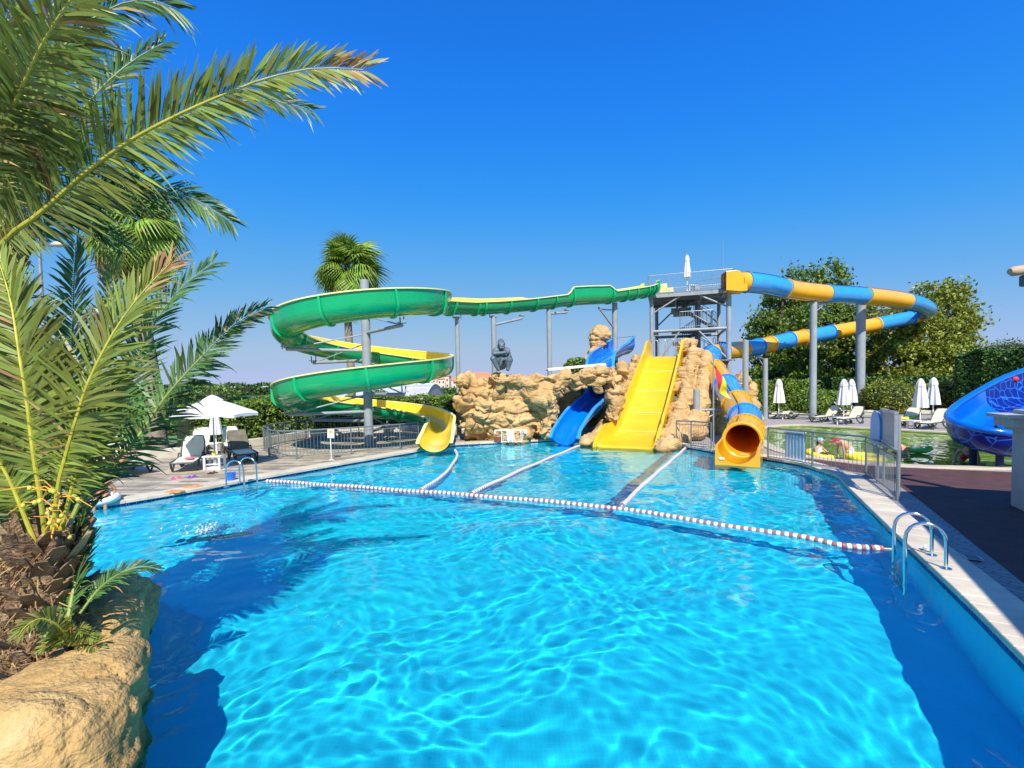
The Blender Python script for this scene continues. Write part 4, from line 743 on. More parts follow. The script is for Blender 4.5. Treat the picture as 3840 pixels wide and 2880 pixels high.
# hedges right
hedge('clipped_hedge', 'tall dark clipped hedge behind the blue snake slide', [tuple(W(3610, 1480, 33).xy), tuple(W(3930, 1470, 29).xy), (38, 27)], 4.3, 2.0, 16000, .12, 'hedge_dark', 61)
hedge('low_hedge', 'low green hedge behind the loungers beside the single closed umbrella', [tuple(W(2790, 1540, 37).xy), tuple(W(3035, 1540, 37).xy)], 2.6, 1.4, 9000, .11, 'hedge_leaf', 62)
for i, (px, py, d, rx, rz, mt, lb) in enumerate([(3030, 1535, 36.5, 1.5, 1.0, 'hedge_leaf', 'rounded green shrub left of the tall slim tube post'), (3110, 1535, 36.5, 1.2, .95, 'hedge_leaf', 'rounded green shrub between the slim tube post and the umbrella pair'), (3262, 1535, 39, 1.1, 1.0, 'hedge_leaf', 'rounded green shrub at the foot of the thickest tube post'), (3330, 1540, 36, 1.7, 1.35, 'tree_leaf_yellow', 'leafy bright green shrub behind the upright blue boards'), (3420, 1540, 36, 1.5, 1.0, 'hedge_leaf', 'low green shrub left of the right umbrella pair'), (3530, 1520, 35, 1.4, 1.25, 'shrub_yellow', 'yellow green shrub behind the rightmost closed umbrella'), (3650, 1500, 34, 1.8, 1.2, 'tree_leaf_yellow', 'spreading shrub between the umbrellas and the dark hedge')]):
    q = G(px, py + 5); p = W(px, py, d); shrub(lb, (p.x, p.y), rx * 1.05, rz * 1.05, 3600, .10, mt, 70 + i, 'shrubs behind the kids pool')
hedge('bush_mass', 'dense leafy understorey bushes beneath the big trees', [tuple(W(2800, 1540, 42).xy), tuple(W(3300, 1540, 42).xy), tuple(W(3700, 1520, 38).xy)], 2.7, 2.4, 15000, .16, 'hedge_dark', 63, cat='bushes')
sheet('lawn', [tuple(W(2700, 1540, 37.6).xy), tuple(W(3700, 1540, 35.2).xy), (60, 34), (60, 75), (8, 75)], -.006, M['grass'])
mb = MB(); a, b, c = W(2880, 1545, 36.2), W(3330, 1545, 35.6), W(3640, 1520, 33.2)
for p, q in ((a, b), (b, c)): d = q - p; mb.box(((p.x + q.x) / 2, (p.y + q.y) / 2, .14), (math.hypot(d.x, d.y), .3, .32), rz=math.atan2(d.y, d.x))
tag(mb.build('stone_kerb', M['kerb_stone'], bevel=.02), 'pale stone kerb below the shrubs beyond the kids pool', 'kerb')
def xfence(label, a, b, n):
    t = thing('wooden_fence', label, 'fence', (a.x, a.y, 0), 0, 'red wooden cross fences'); d = (b - a) / n
    for k in range(n + 1): mb = MB(); p = d * k; mb.box((p.x, p.y, .75), (.1, .1, 1.5)); mb.build('post', M['red_wood'], t)
    for k in range(n):
        mb = MB(); p, q = d * k, d * (k + 1)
        for z0, z1 in ((1.4, 1.4), (.55, 1.35), (1.35, .55), (.5, .5)): mb.tube([(p.x, p.y, z0), (q.x, q.y, z1)], .04, 6)
        mb.build('cross_panel', M['red_wood'], t)
def XG(px, d): p = W(px, 1500, d); return Vector((p.x, p.y, 0))
xfence('red wooden cross fence behind the left umbrella pair', XG(3040, 38.5), XG(3200, 38.5), 4); xfence('red wooden cross fence left of the right umbrella pair', XG(3340, 37.8), XG(3460, 37), 3)
# left hedges, kerb
KL = [(-40, 17.3), (-19, 17.4), (-14.4, 17.8), (-13.5, 18.9), (-11.9, 22.3), (-11.3, 25.8), (-6.2, 28.6), (1, 28.9)]
mb = MB()
for p, q in zip(KL[:-1], KL[1:]): mb.box(((p[0] + q[0]) / 2, (p[1] + q[1]) / 2, .17), (math.hypot(q[0] - p[0], q[1] - p[1]) + .12, .28, .38), rz=math.atan2(q[1] - p[1], q[0] - p[0]))
tag(mb.build('stone_kerb', M['kerb_stone'], bevel=.02), 'pale low stone kerb below the long green hedge on the left', 'kerb')
hedge('long_hedge', 'long trimmed green hedge behind the open white umbrella and spiral slide', [(-14.6, 20.8), (-12.9, 23.6), (-12.3, 26.6), (-6.5, 29.6), (1.5, 29.8)], 2.0, 1.3, 20000, .085, 'hedge_leaf', 81)
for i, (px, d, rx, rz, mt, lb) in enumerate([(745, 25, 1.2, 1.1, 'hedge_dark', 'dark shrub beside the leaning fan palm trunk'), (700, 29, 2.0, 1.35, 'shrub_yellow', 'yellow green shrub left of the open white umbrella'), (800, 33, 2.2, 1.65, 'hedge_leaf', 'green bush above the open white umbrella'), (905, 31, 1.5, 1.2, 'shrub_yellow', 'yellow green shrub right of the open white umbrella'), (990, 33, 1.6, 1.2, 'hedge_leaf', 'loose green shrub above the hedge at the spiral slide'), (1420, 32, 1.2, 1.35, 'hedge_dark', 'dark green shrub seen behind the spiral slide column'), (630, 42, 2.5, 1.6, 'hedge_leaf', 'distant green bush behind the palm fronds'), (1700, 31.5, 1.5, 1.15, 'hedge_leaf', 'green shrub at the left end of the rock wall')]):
    p = W(px, 1500, d); shrub(lb, (p.x, p.y), rx, rz, 3000, .085, mt, 90 + i, 'shrubs behind the left deck')
p = W(2165, 1368, 27.0); shrub('small bright shrub growing on top of the rock wall by the boulder', (p.x, p.y, p.z - .5), .75, .5, 700, .09, 'hedge_leaf', 99, name='shrub')
# ------------------------------------------------------------------ greenhouses, far houses
def greenhouse(label, x0, x1, y0, depth, eave, ridge):
    t = thing('greenhouse', label, 'greenhouse', ((x0 + x1) / 2, y0, 0), 0, 'sheeted greenhouses'); hx = (x1 - x0) / 2; n = 8; mb = MB(); rows = []
    for k in range(n + 1): u = k / n; rows.append([(x, depth * u, eave + (ridge - eave) * math.sin(math.pi * u)) for x in (-hx, hx)])
    mb.grid(rows); mb.build('roof', M['greenhouse_sheet'], t, smooth=True); mb = MB()
    for s_ in (-1, 1):
        pts = [(s_ * hx, 0, 0)] + [(s_ * hx, r[0][1], r[0][2] - .02) for r in rows] + [(s_ * hx, depth, 0)]; b = len(mb.v); mb.add(pts, [tuple(range(len(pts)))])
    mb.box((0, .02, eave / 2), (2 * hx, .04, eave)); mb.build('wall', M['greenhouse_wall'], t); mb = MB()
    for x in np.linspace(-hx, hx, 9): mb.tube([(x, r[0][1], r[0][2] + .04) for r in rows], .06, 6); mb.tube([(x, -.05, 0), (x, -.05, eave)], .06, 6)
    for k in (0, 2, 4): mb.tube([(-hx, rows[k][0][1], rows[k][0][2] + .05), (hx, rows[k][0][1], rows[k][0][2] + .05)], .05, 6)
    mb.build('frame', M['greenhouse_frame'], t)
greenhouse('wide grey sheeted greenhouse roof behind the spiral slide', -24, -8.2, 44, 13, 1.55, 2.95); greenhouse('grey sheeted greenhouse roof above the open white umbrella', -33, -25.2, 46, 13, 1.5, 3.0)
rgh = random.Random(8)
for k in range(15):
    px = 1600 + k * 19 + rgh.uniform(-4, 4); d = 380 + rgh.uniform(-25, 60); p = W(px, 1430, d); wd = rgh.uniform(5, 7.5); hh = 8.5 + rgh.uniform(-1.5, 2.5) + (2 if 6 < k < 11 else 0); spots = ['beside the green flume bend', 'left of the slim grey post', 'right of the slim grey post', 'above the rock wall']
    t = thing('far_house', 'distant terracotta roofed house in the row of hotels beyond the rock wall', 'house', (p.x, d, 0), rgh.uniform(-.2, .2), 'distant terracotta roofed houses'); mb = MB(); mb.box((0, 0, hh / 2), (wd, 6, hh)); mb.build('wall', M['house_cream'], t)
    mb = MB(); v = [(-wd / 2 - .4, -3.4, hh), (wd / 2 + .4, -3.4, hh), (wd / 2 + .4, 3.4, hh), (-wd / 2 - .4, 3.4, hh), (-wd * .18, 0, hh + 2.6), (wd * .18, 0, hh + 2.6)]; mb.add(v, [(0, 1, 5, 4), (1, 2, 5), (2, 3, 4, 5), (3, 0, 4), (3, 2, 1, 0)])
    if k % 3 == 0: mb.lathe([(1.0, hh + 1.5), (1.0, hh + 3.4), (.7, hh + 4.2), (.05, hh + 4.8)], 8)
    mb.build('roof', M['terracotta'], t)
    for zz in (hh * .35, hh * .75):
        for x in (-wd * .25, wd * .25): mb = MB(); mb.box((x, -3.03, zz), (1.1, .12, 1.5)); mb.build('window', M['window_dark'], t)
p = W(1808, 1420, 150); t = thing('brick_house', 'distant house with a flat bright terracotta roof left of the gorilla statue', 'house', (p.x, 150, 0)); mb = MB(); mb.box((0, 0, 2.4), (7, 5, 4.8)); mb.build('wall', M['house_cream'], t); mb = MB(); mb.add([(-3.8, -2.8, 4.7), (3.8, -2.8, 4.7), (3.8, 2.8, 4.7), (-3.8, 2.8, 4.7), (-3.6, 0, 7.2), (3.6, 0, 7.0)], [(0, 1, 5, 4), (1, 2, 5), (2, 3, 4, 5), (3, 0, 4), (3, 2, 1, 0)]); mb.build('roof', M['terracotta'], t)
# low scrub and town strip on the skyline, lets the ground end softly
hedge('scrub', 'far low scrub along the shore beyond the greenhouses', [(-160, 150), (-40, 150), (40, 150)], 2.2, 8, 9000, .5, 'hedge_dark', 88, cat='scrub')
# ------------------------------------------------------------------ bodies: tapered capsules fused into one continuous skin
def capsule(mb, a, b, ra, rb, n=10):
    a, b = Vector(a), Vector(b); d = (b - a); l = max(d.length, 1e-4); d = d / l; x = d.orthogonal().normalized(); y = d.cross(x); rows = []
    for k in range(5): t = -math.pi / 2 + math.pi / 2 * k / 4; rows.append((a + d * ra * math.sin(t), ra * math.cos(t) + 1e-4))
    for k in range(5): t = math.pi / 2 * k / 4; rows.append((b + d * rb * math.sin(t), rb * math.cos(t) + 1e-4))
    vs = [c + (x * math.cos(2 * math.pi * j / n) + y * math.sin(2 * math.pi * j / n)) * r for c, r in rows for j in range(n)]; m = len(rows)
    mb.add(vs, [(i * n + j, i * n + (j + 1) % n, (i + 1) * n + (j + 1) % n, (i + 1) * n + j) for i in range(m - 1) for j in range(n)] + [tuple(range(n - 1, -1, -1)), tuple(range((m - 1) * n, m * n))])
def body(name, caps, mat, parent, voxel=.014, sm=2, balls=()):
    mb = MB()
    for c in caps: capsule(mb, *c)
    for c, r in balls: mb.add(*sphere_vf(c, r, 10))
    me = fuse(mb, voxel, sm); me.shade_smooth(); return link(name, me, mat, parent)
def hand(p, d, n, s=1.0, curl=.5):
    # palm, four fingers of unequal length, thumb leaving the side of the palm; d = direction of the fingers, n = back of the hand
    p, d, n = Vector(p), Vector(d).normalized(), Vector(n); n = (n - d * n.dot(d)).normalized(); x = d.cross(n); out = [(p, p + d * .07 * s, .030 * s, .034 * s)]
    for k, (o, l) in enumerate(((-.033, .062), (-.011, .074), (.011, .07), (.033, .055))):
        b = p + d * .085 * s + x * o * s; m = b + (d * math.cos(curl * .5) - n * math.sin(curl * .5)) * l * .55 * s; e = m + (d * math.cos(curl) - n * math.sin(curl)) * l * .5 * s; out += [(b, m, .0105 * s, .0095 * s), (m, e, .0095 * s, .0075 * s)]
    b = p + d * .03 * s + x * -.035 * s; m = b + (d * .6 - x * .7).normalized() * .045 * s; out += [(b, m, .013 * s, .011 * s), (m, m + (d * .8 - x * .35 - n * .3).normalized() * .035 * s, .011 * s, .008 * s)]
    return out
# gorilla statue
gp = W(1880, 1391, 22.2); go = thing('gorilla_statue', 'grey gorilla statue squatting on top of the rock wall with one arm across its chest', 'statue', gp, R(14))
caps = [((0, .12, .32), (0, .05, .62), .27, .30), ((0, .05, .62), (0, .02, .92), .30, .27), ((-.2, .02, .95), (.2, .02, .95), .175, .175), ((0, .1, .9), (0, .08, 1.15), .2, .16), ((0, -.02, 1.0), (0, -.08, 1.16), .15, .13),
        ((-.1, .05, .3), (-.46, -.33, .56), .18, .14), ((-.46, -.33, .56), (-.20, -.30, .06), .13, .09), ((.12, .05, .3), (.33, -.36, .48), .18, .16), ((.33, -.36, .48), (.25, -.28, .06), .15, .09), ((-.18, -.30, .05), (-.22, -.5, .045), .07, .055), ((.25, -.28, .05), (.2, -.5, .045), .075, .055),
        ((-.29, 0, .95), (-.36, -.20, .80), .13, .115), ((-.36, -.20, .80), (.12, -.36, .84), .105, .075), ((.29, 0, .95), (.40, -.14, .58), .13, .11), ((.40, -.14, .58), (-.04, -.40, .52), .105, .07), ((-.04, -.40, .52), (-.10, -.42, .40), .065, .055),
        ((.30, -.08, 1.0), (.36, -.2, .7), .11, .1)]
caps += hand((.12, -.36, .84), (1, .02, .06), (0, -1, .1), 1.5, .35) + hand((-.10, -.42, .42), (-.15, -.05, -1), (0, -1, 0), 1.5, .3)
body('body', caps, M['gorilla_grey'], go, .022, 2, [((0, .15, .34), (.34, .30, .30))])
hc = [((-.02, -.18, 1.20), (-.01, -.07, 1.34), .175, .165), ((-.04, -.28, 1.10), (-.045, -.36, 1.09), .115, .105), ((-.15, -.32, 1.275), (.09, -.32, 1.275), .045, .045), ((-.01, -.03, 1.42), (.03, .10, 1.18), .11, .19), ((-.08, -.455, 1.145), (-.01, -.455, 1.145), .026, .026), ((-.12, -.43, 1.045), (.035, -.43, 1.045), .032, .032), ((.155, -.1, 1.24), (.165, -.08, 1.28), .032, .032), ((-.1, -.32, 1.20), (.02, -.32, 1.20), .07, .07)]
body('head', hc, M['gorilla_grey'], go, .016, 1)
for x in (-.10, .04): mb = MB(); mb.add(*sphere_vf((x, -.365, 1.225), (.026, .022, .016), 6)); mb.build('eye', M['ink_black'], go, smooth=True)
# white rail stand and box by the rock wall
q = G(1915, 1659); rs = thing('rail_stand', 'white tubular stand with a white panel in front of the rock wall', 'stand', q, R(-3)); mb = MB()
mb.tube([(-.72, 0, .57), (.72, 0, .57)], .025, 8)
for x in (-.42, .48): mb.tube([(x, 0, 0), (x, 0, .57)], .022, 8); mb.tube([(x + .06, .25, 0), (x + .06, .02, .57)], .02, 8)
mb.tube([(-.42, 0, .03), (.48, 0, .03)], .02, 8); mb.tube([(-.72, 0, .57), (-.72, 0, .42)], .03, 8); mb.tube([(.72, 0, .57), (.66, 0, .40)], .03, 8); mb.tube([(.72, 0, .57), (.76, 0, .42)], .02, 8); mb.build('frame', M['white_plastic'], rs, smooth=True)
mb = MB(); mb.box((.0, -.04, .33), (.36, .05, .48)); mb.box((-.09, -.04, .05), (.05, .04, .1)); mb.box((.09, -.04, .05), (.05, .04, .1)); mb.build('panel', M['white_plastic'], rs, bevel=.01)
q = G(1866, 1657); bx = thing('storage_box', 'small brown box with a bent handle at the foot of the rock wall', 'box', q, R(-3)); mb = MB(); mb.box((0, 0, .11), (.30, .24, .22)); mb.build('case', M['brown_box'], bx, bevel=.015); mb = MB(); mb.tube([(-.07, 0, .21), (-.07, 0, .32), (.05, 0, .32), (.12, 0, .42)], .016, 6); mb.build('handle', M['brown_box'], bx)
# ------------------------------------------------------------------ fences
def fence(label, P, h, loc, skip=(), step=.115, dbl=True):
    t = thing('metal_fence', label, 'fence', (loc[0], loc[1], 0)); o = Vector((loc[0], loc[1], 0)); P = [Vector((p[0], p[1], 0)) - o for p in P]
    for i, p in enumerate(P): mb = MB(); mb.tube([p, p + Vector((0, 0, h))], .028, 10); mb.lathe([(.06, 0), (.06, .012)], 10, p); mb.build('post', M['fence_steel'], t, smooth=True)
    for i, (p, q) in enumerate(zip(P[:-1], P[1:])):
        if i in skip: continue
        mb = MB(); d = q - p; n = max(2, int(d.length / step)); z = Vector((0, 0, 1)); mb.tube([p + z * h, q + z * h], .03, 8); mb.tube([p + z * (h - .13), q + z * (h - .13)], .016, 6); mb.tube([p + z * .10, q + z * .10], .016, 6)
        for k in range(1, n): c = p + d * (k / n); mb.tube([c + z * .10, c + z * (h - .13)], .0075, 5)
        mb.build('bar_panel', M['fence_steel'], t)
    return t
ring_back = [(-10.05, 19.3), (-10.75, 20.2), (-11.0, 21.3), (-10.95, 22.5), (-10.5, 23.8), (-9.7, 25.0), (-8.5, 25.9), (-7.0, 26.4), (-5.3, 26.5), (-3.8, 26.3)]
q3, q2, q1 = G(1113, 1720), G(1318, 1702), G(1501, 1683)
fence('curved grey metal fence enclosing the foot of the spiral slide', [(-4.2, 20.9)] + [(q1.x, q1.y), (q2.x, q2.y), (q3.x, q3.y), (-8.9, 17.75), (-9.6, 18.4)] + ring_back, 1.05, (-8, 20), step=.125)
sg = G(1243, 1724); t = thing('warning_sign', 'small yellow and white warning sign on a thin white pole at the fence', 'sign', (sg.x, sg.y, 0)); mb = MB(); mb.tube([(0, 0, 0), (-.02, 0, 1.12)], .016, 8); mb.lathe([(.09, 0), (.09, .015)], 12); mb.build('pole', M['white_plastic'], t)
mb = MB(); mb.box((.02, -.03, .97), (.25, .012, .33), ry=R(2)); mb.build('board', M['paper_white'], t, bevel=.004); mb = MB(); mb.box((.02, -.038, 1.04), (.24, .006, .19), ry=R(2)); mb.build('pictogram_panel', M['paper_yellow'], t)
mb = MB(); mb.lathe([(.028, -.004), (.028, .004)], 12, (.03, 0, 0)); ob = mb.build('pictogram', M['ink_black'], t); ob.rotation_euler = (R(90), 0, 0); ob.location = (.0, -.043, 1.035)
for zz in (.90, .865, .835): mb = MB(); mb.box((.025, -.038, zz), (.17, .005, .012)); mb.build('text_line', M['ink_pink'], t)
fp = [G(2537, 1674), G(2592, 1678), G(2667, 1688), G(2880, 1722), G(3046, 1751), G(3247, 1783), G(3365, 1876)]
fence('long grey metal fence along the right edge of the big pool', fp, 1.06, (fp[3].x, fp[3].y), skip=(2,))
fpath = [G(2690, 1691), G(2760, 1703)]; fr = bpy.data.objects[[o.name for o in bpy.data.objects if o.name.startswith('metal_fence')][-1]]
# slatted white panel on that fence
a, b = G(2938, 1733), G(3012, 1746); d = b - a; t = thing('slatted_panel', 'white ribbed upright panel hung on the right fence', 'panel', (a + b) / 2, math.atan2(d.y, d.x)); Wd = d.length
mb = MB(); n = 24; rows = []
for k in range(n * 4 + 1): u = k / (n * 4); rows.append([(-Wd / 2 + Wd * u, .06 + .022 * math.sin(u * 6 * 2 * math.pi), z) for z in (.16, 1.0)])
mb.grid(rows); rows2 = [[(p[0], p[1] + .02, p[2]) for p in r] for r in rows]; mb.grid(rows2, flip=True); mb.build('ribbed_sheet', M['greenhouse_frame'], t, smooth=True)
mb = MB(); mb.box((0, .06, 1.01), (Wd, .12, .03)); mb.box((0, .06, .15), (Wd, .12, .03)); mb.build('frame', M['white_plastic'], t)
# upright boards at the fence end
def board(name, label, px0, d0, px1, d1, ytop, ybot, mat, oval, frame):
    a, b = W(px0, ytop, d0), W(px1, ytop, d1); zt = (a.z + b.z) / 2; zb = W((px0 + px1) / 2, ybot, (d0 + d1) / 2).z; dd = Vector((b.x - a.x, b.y - a.y, 0)); wd = dd.length; c = (a + b) / 2
    t = thing(name, label, 'sign', (c.x, c.y, 0), math.atan2(dd.y, dd.x)); h = zt - zb
    for x in ((-.0,) if oval else (-wd / 2, wd / 2)): mb = MB(); mb.tube([(x, .05, 0), (x, .05, zt - .03)], .032, 10); mb.build('post', M['galvanised'], t, smooth=True)
    if oval: pts = [(-wd / 2, zb), (wd / 2, zb), (wd / 2, zt - wd * .5)] + [(wd / 2 * math.cos(math.pi * k / 12), zt - wd * .5 + wd * .5 * math.sin(math.pi * k / 12)) for k in range(1, 12)] + [(-wd / 2, zt - wd * .5)]
    else: pts = [(-wd / 2, zb), (wd / 2, zb), (wd / 2, zt), (-wd / 2, zt)]
    n = len(pts); mb = MB(); mb.add([(x, -.02, z) for x, z in pts] + [(x, .02, z) for x, z in pts], [tuple(range(n)), tuple(range(2 * n - 1, n - 1, -1))] + [((i + 1) % n, i, n + i, n + (i + 1) % n) for i in range(n)]); mb.build('panel', M[mat], t)
    if frame:
        mb = MB()
        for z in (zb, zt): mb.box((0, 0, z), (wd + .06, .07, .05))
        for x in (-wd / 2, wd / 2): mb.box((x, 0, (zt + zb) / 2), (.05, .07, h - .06))
        mb.build('frame', M['galvanised'], t)
    return t
board('notice_board', 'blue upright board with rounded top at the end of the right fence', 3268, 12.2, 3303, 11.55, 1540, 1665, 'board_blue', True, False)
board('notice_board', 'grey blue square board in a pale metal frame at the end of the right fence', 3308, 11.6, 3362, 10.15, 1541, 1664, 'board_grey', False, True)
# flag
q = G(2682, 1690); fg = thing('flag_pole', 'thin pale flag pole with a drooping red and yellow flag before the tube slide', 'flag', (q.x, q.y + .15, 0)); zt = W(2679, 1332, q.y).z; mb = MB(); mb.tube([(0, 0, 0), (0, 0, zt)], .028, 10); mb.lathe([(.045, zt), (.045, zt + .05), (.01, zt + .08)], 10); mb.build('pole', M['galvanised'], fg, smooth=True)
for nm, m_, a0, a1 in (('red_stripe', 'red_cloth', .0, .42), ('yellow_stripe', 'yellow_toy', .42, .88), ('grey_stripe', 'board_grey', .88, 1.05)):
    mb = MB(); rows = []
    for k in range(9):
        u = a0 + (a1 - a0) * k / 8; top = Vector((.02, 0, zt - .35)) + Vector((.62 * u, -.05, -1.05 * u)); rows.append([top + Vector((.06 * math.sin(3 * v + 5 * u), .09 * math.sin(7 * u + 4 * v), -.62 * v * (1 - abs(u - .45) * .8))) for v in np.linspace(0, 1, 7)])
    mb.grid(rows); rr = [[p + Vector((0, .004, 0)) for p in r] for r in rows]; mb.grid(rr, flip=True); mb.build(nm, M[m_], fg, smooth=True)
# ------------------------------------------------------------------ lane ropes
def lane(label, P, pitch, r, sagw=.035, red_w=.35, near_first=True, max_parts=100):
    pts = [V3(p) for p in catmull([(p[0], p[1], 0) for p in P], 24)]; cum = [0]
    for a, b in zip(pts[:-1], pts[1:]): cum.append(cum[-1] + (b - a).length)
    c0 = pts[len(pts) // 2]; t = thing('lane_rope', label, 'lane rope', (c0.x, c0.y, WZ), 0, 'red and white floating lane ropes'); Lt = cum[-1]; n = int(Lt / pitch)
    def at(s):
        i = int(np.searchsorted(cum, s)) - 1; i = max(0, min(len(pts) - 2, i)); u = (s - cum[i]) / max(1e-6, cum[i + 1] - cum[i]); p = pts[i].lerp(pts[i + 1], u); d = (pts[i + 1] - pts[i]).normalized(); return p - Vector((c0.x, c0.y, 0)), d
    mb = MB(); mb.tube([at(Lt * k / 60)[0] + Vector((0, 0, .015)) for k in range(61)], .012, 6); mb.build('cable', M['cable'], t)
    def cyl(l, rr): 
        m = MB(); m.lathe([(rr * .8, -l / 2), (rr, -l / 2 + l * .18), (rr, l / 2 - l * .18), (rr * .8, l / 2)], 14); me = bpy.data.meshes.new('float'); me.from_pydata([tuple(v) for v in m.v], [], m.f); me.update(); autosmooth(me, 30); return me
    lw, lr = pitch * (1 - red_w) * .97, pitch * red_w * .97; mw, mr_ = cyl(lw, r), cyl(lr, r * .99); mw.materials.append(M['float_white']); mr_.materials.append(M['float_red'])
    order = sorted(range(n), key=lambda k: -((Vector((c0.x, c0.y, 0)) + at((k + .5) * pitch)[0]).y) * -1)
    near = set(order[:max_parts]); far = {('stuff_w'): MB(), ('stuff_r'): MB()}; q = random.Random(3)
    for k in range(n):
        for nm, me, off, mbk in (('white_float', mw, pitch * (1 - red_w) / 2, 'stuff_w'), ('red_float', mr_, pitch * (1 - red_w / 2), 'stuff_r')):
            p, d = at(k * pitch + off); zz = .02 + .010 * math.sin(k * .31) + .006 * math.sin(k * .11 + 1); p = p + Vector((0, 0, zz)); rot = d.to_track_quat('Z', 'Y')
            if k in near: o = bpy.data.objects.new(nm, me); COL.objects.link(o); o.parent = t; o.location = p; o.rotation_mode = 'QUATERNION'; o.rotation_quaternion = rot
            else: m3 = rot.to_matrix(); far[mbk].add([p + m3 @ v.co for v in me.vertices], [tuple(f.vertices) for f in me.polygons])
    for key, nm, mt in (('stuff_w', 'white_float_run', 'float_white'), ('stuff_r', 'red_float_run', 'float_red')):
        if far[key].v: o = far[key].build(nm, M[mt], t, smooth=True); tag(o, kind='stuff')
    return t
def GW(px, py): return G(px, py, WZ)
lane('long red and white lane rope running across the whole pool to the right ladder', [GW(1000, 1807), GW(1250, 1822), GW(1571, 1845), GW(1762, 1860), GW(2040, 1884), GW(2326, 1911), GW(2600, 1955), GW(2860, 1995), GW(3010, 2020), GW(3160, 2052), GW(3345, 2062)], .130, .048, red_w=.45)
lane('short curved lane rope from the yellow spiral exit to the long rope', [GW(1706, 1690), GW(1714, 1712), GW(1690, 1752), GW(1650, 1795), GW(1600, 1826), GW(1571, 1843)], .135, .050, red_w=.36)
lane('straight lane rope from the blue slide exit to the long rope', [GW(2172, 1674), GW(2020, 1736), GW(1880, 1800), GW(1764, 1856)], .135, .050, red_w=.36)
lane('straight lane rope from the right fence to the long rope', [GW(2578, 1676), GW(2510, 1735), GW(2420, 1815), GW(2330, 1900)], .135, .050, red_w=.36)
# ------------------------------------------------------------------ pool ladders
def ladder(label, foot1, foot2, wat1, wat2, h):
    c = (foot1 + foot2) / 2; t = thing('pool_ladder', label, 'pool ladder', (c.x, c.y, 0), 0, 'steel pool ladders'); o = Vector((c.x, c.y, 0))
    for f_, w_ in ((foot1, wat1), (foot2, wat2)):
        f_, w_ = Vector((f_.x, f_.y, 0)) - o, Vector((w_.x, w_.y, 0)) - o; P = [f_ + Vector((0, 0, .02)), f_ + Vector((0, 0, h * .62))]
        for k in range(1, 9): a = math.pi * k / 9; P.append(f_.lerp(w_, .5 - .5 * math.cos(a)) + Vector((0, 0, h * .62 + h * .38 * math.sin(a))))
        P += [w_ + Vector((0, 0, h * .60)), w_ + Vector((0, 0, -1.0))]; mb = MB(); mb.tube(P, .0225, 12); mb.build('hand_rail', M['chrome'], t, smooth=True); mb = MB(); mb.lathe([(.07, .022), (.065, .035), (.03, .045)], 14, f_); mb.build('foot_flange', M['chrome'], t, smooth=True)
    a, b = Vector((wat1.x, wat1.y, 0)) - o, Vector((wat2.x, wat2.y, 0)) - o
    for z in (-.3, -.58, -.86): mb = MB(); d = b - a; mb.box(((a + b) / 2).to_tuple()[:2] + (z,), (d.length, .08, .03), rz=math.atan2(d.y, d.x)); mb.build('tread', M['galvanised'], t)
    return t
f1, f2 = G(3493, 2082, .02), G(3548, 2134, .02); e = (f2 - f1).normalized(); pn = Vector((-e.y, e.x, 0)); pn = pn if pn.x < 0 else -pn
f2 = f1 + e * .56; w1, w2 = f1 + pn * .44, f2 + pn * .44
ladder('steel pool ladder rails at the right edge beside the long lane rope', f1, f2, w1, w2, .62)
f1, f2 = G(849, 1827, .02), G(915, 1806, .02); e = (f2 - f1).normalized(); pn = Vector((e.y, -e.x, 0)); ladder('steel pool ladder rails at the left edge in front of the loungers', f1, f1 + e * .56, f1 + pn * .5, f1 + e * .56 + pn * .5, .74)
q = G(3480, 2068, .02); t = thing('rope_anchor', 'small coiled rope anchor on the coping behind the right ladder', 'anchor', (q.x, q.y, .022)); mb = MB(); mb.tube([(.05 * math.cos(a), .05 * math.sin(a), .015 + .004 * a) for a in np.linspace(0, 15, 50)], .010, 6); mb.build('coil', M['cable'], t); mb = MB(); w_ = GW(3345, 2062); mb.tube([(0, 0, .02), (w_.x - q.x, w_.y - q.y, -.1)], .008, 6); mb.build('line', M['cable'], t)
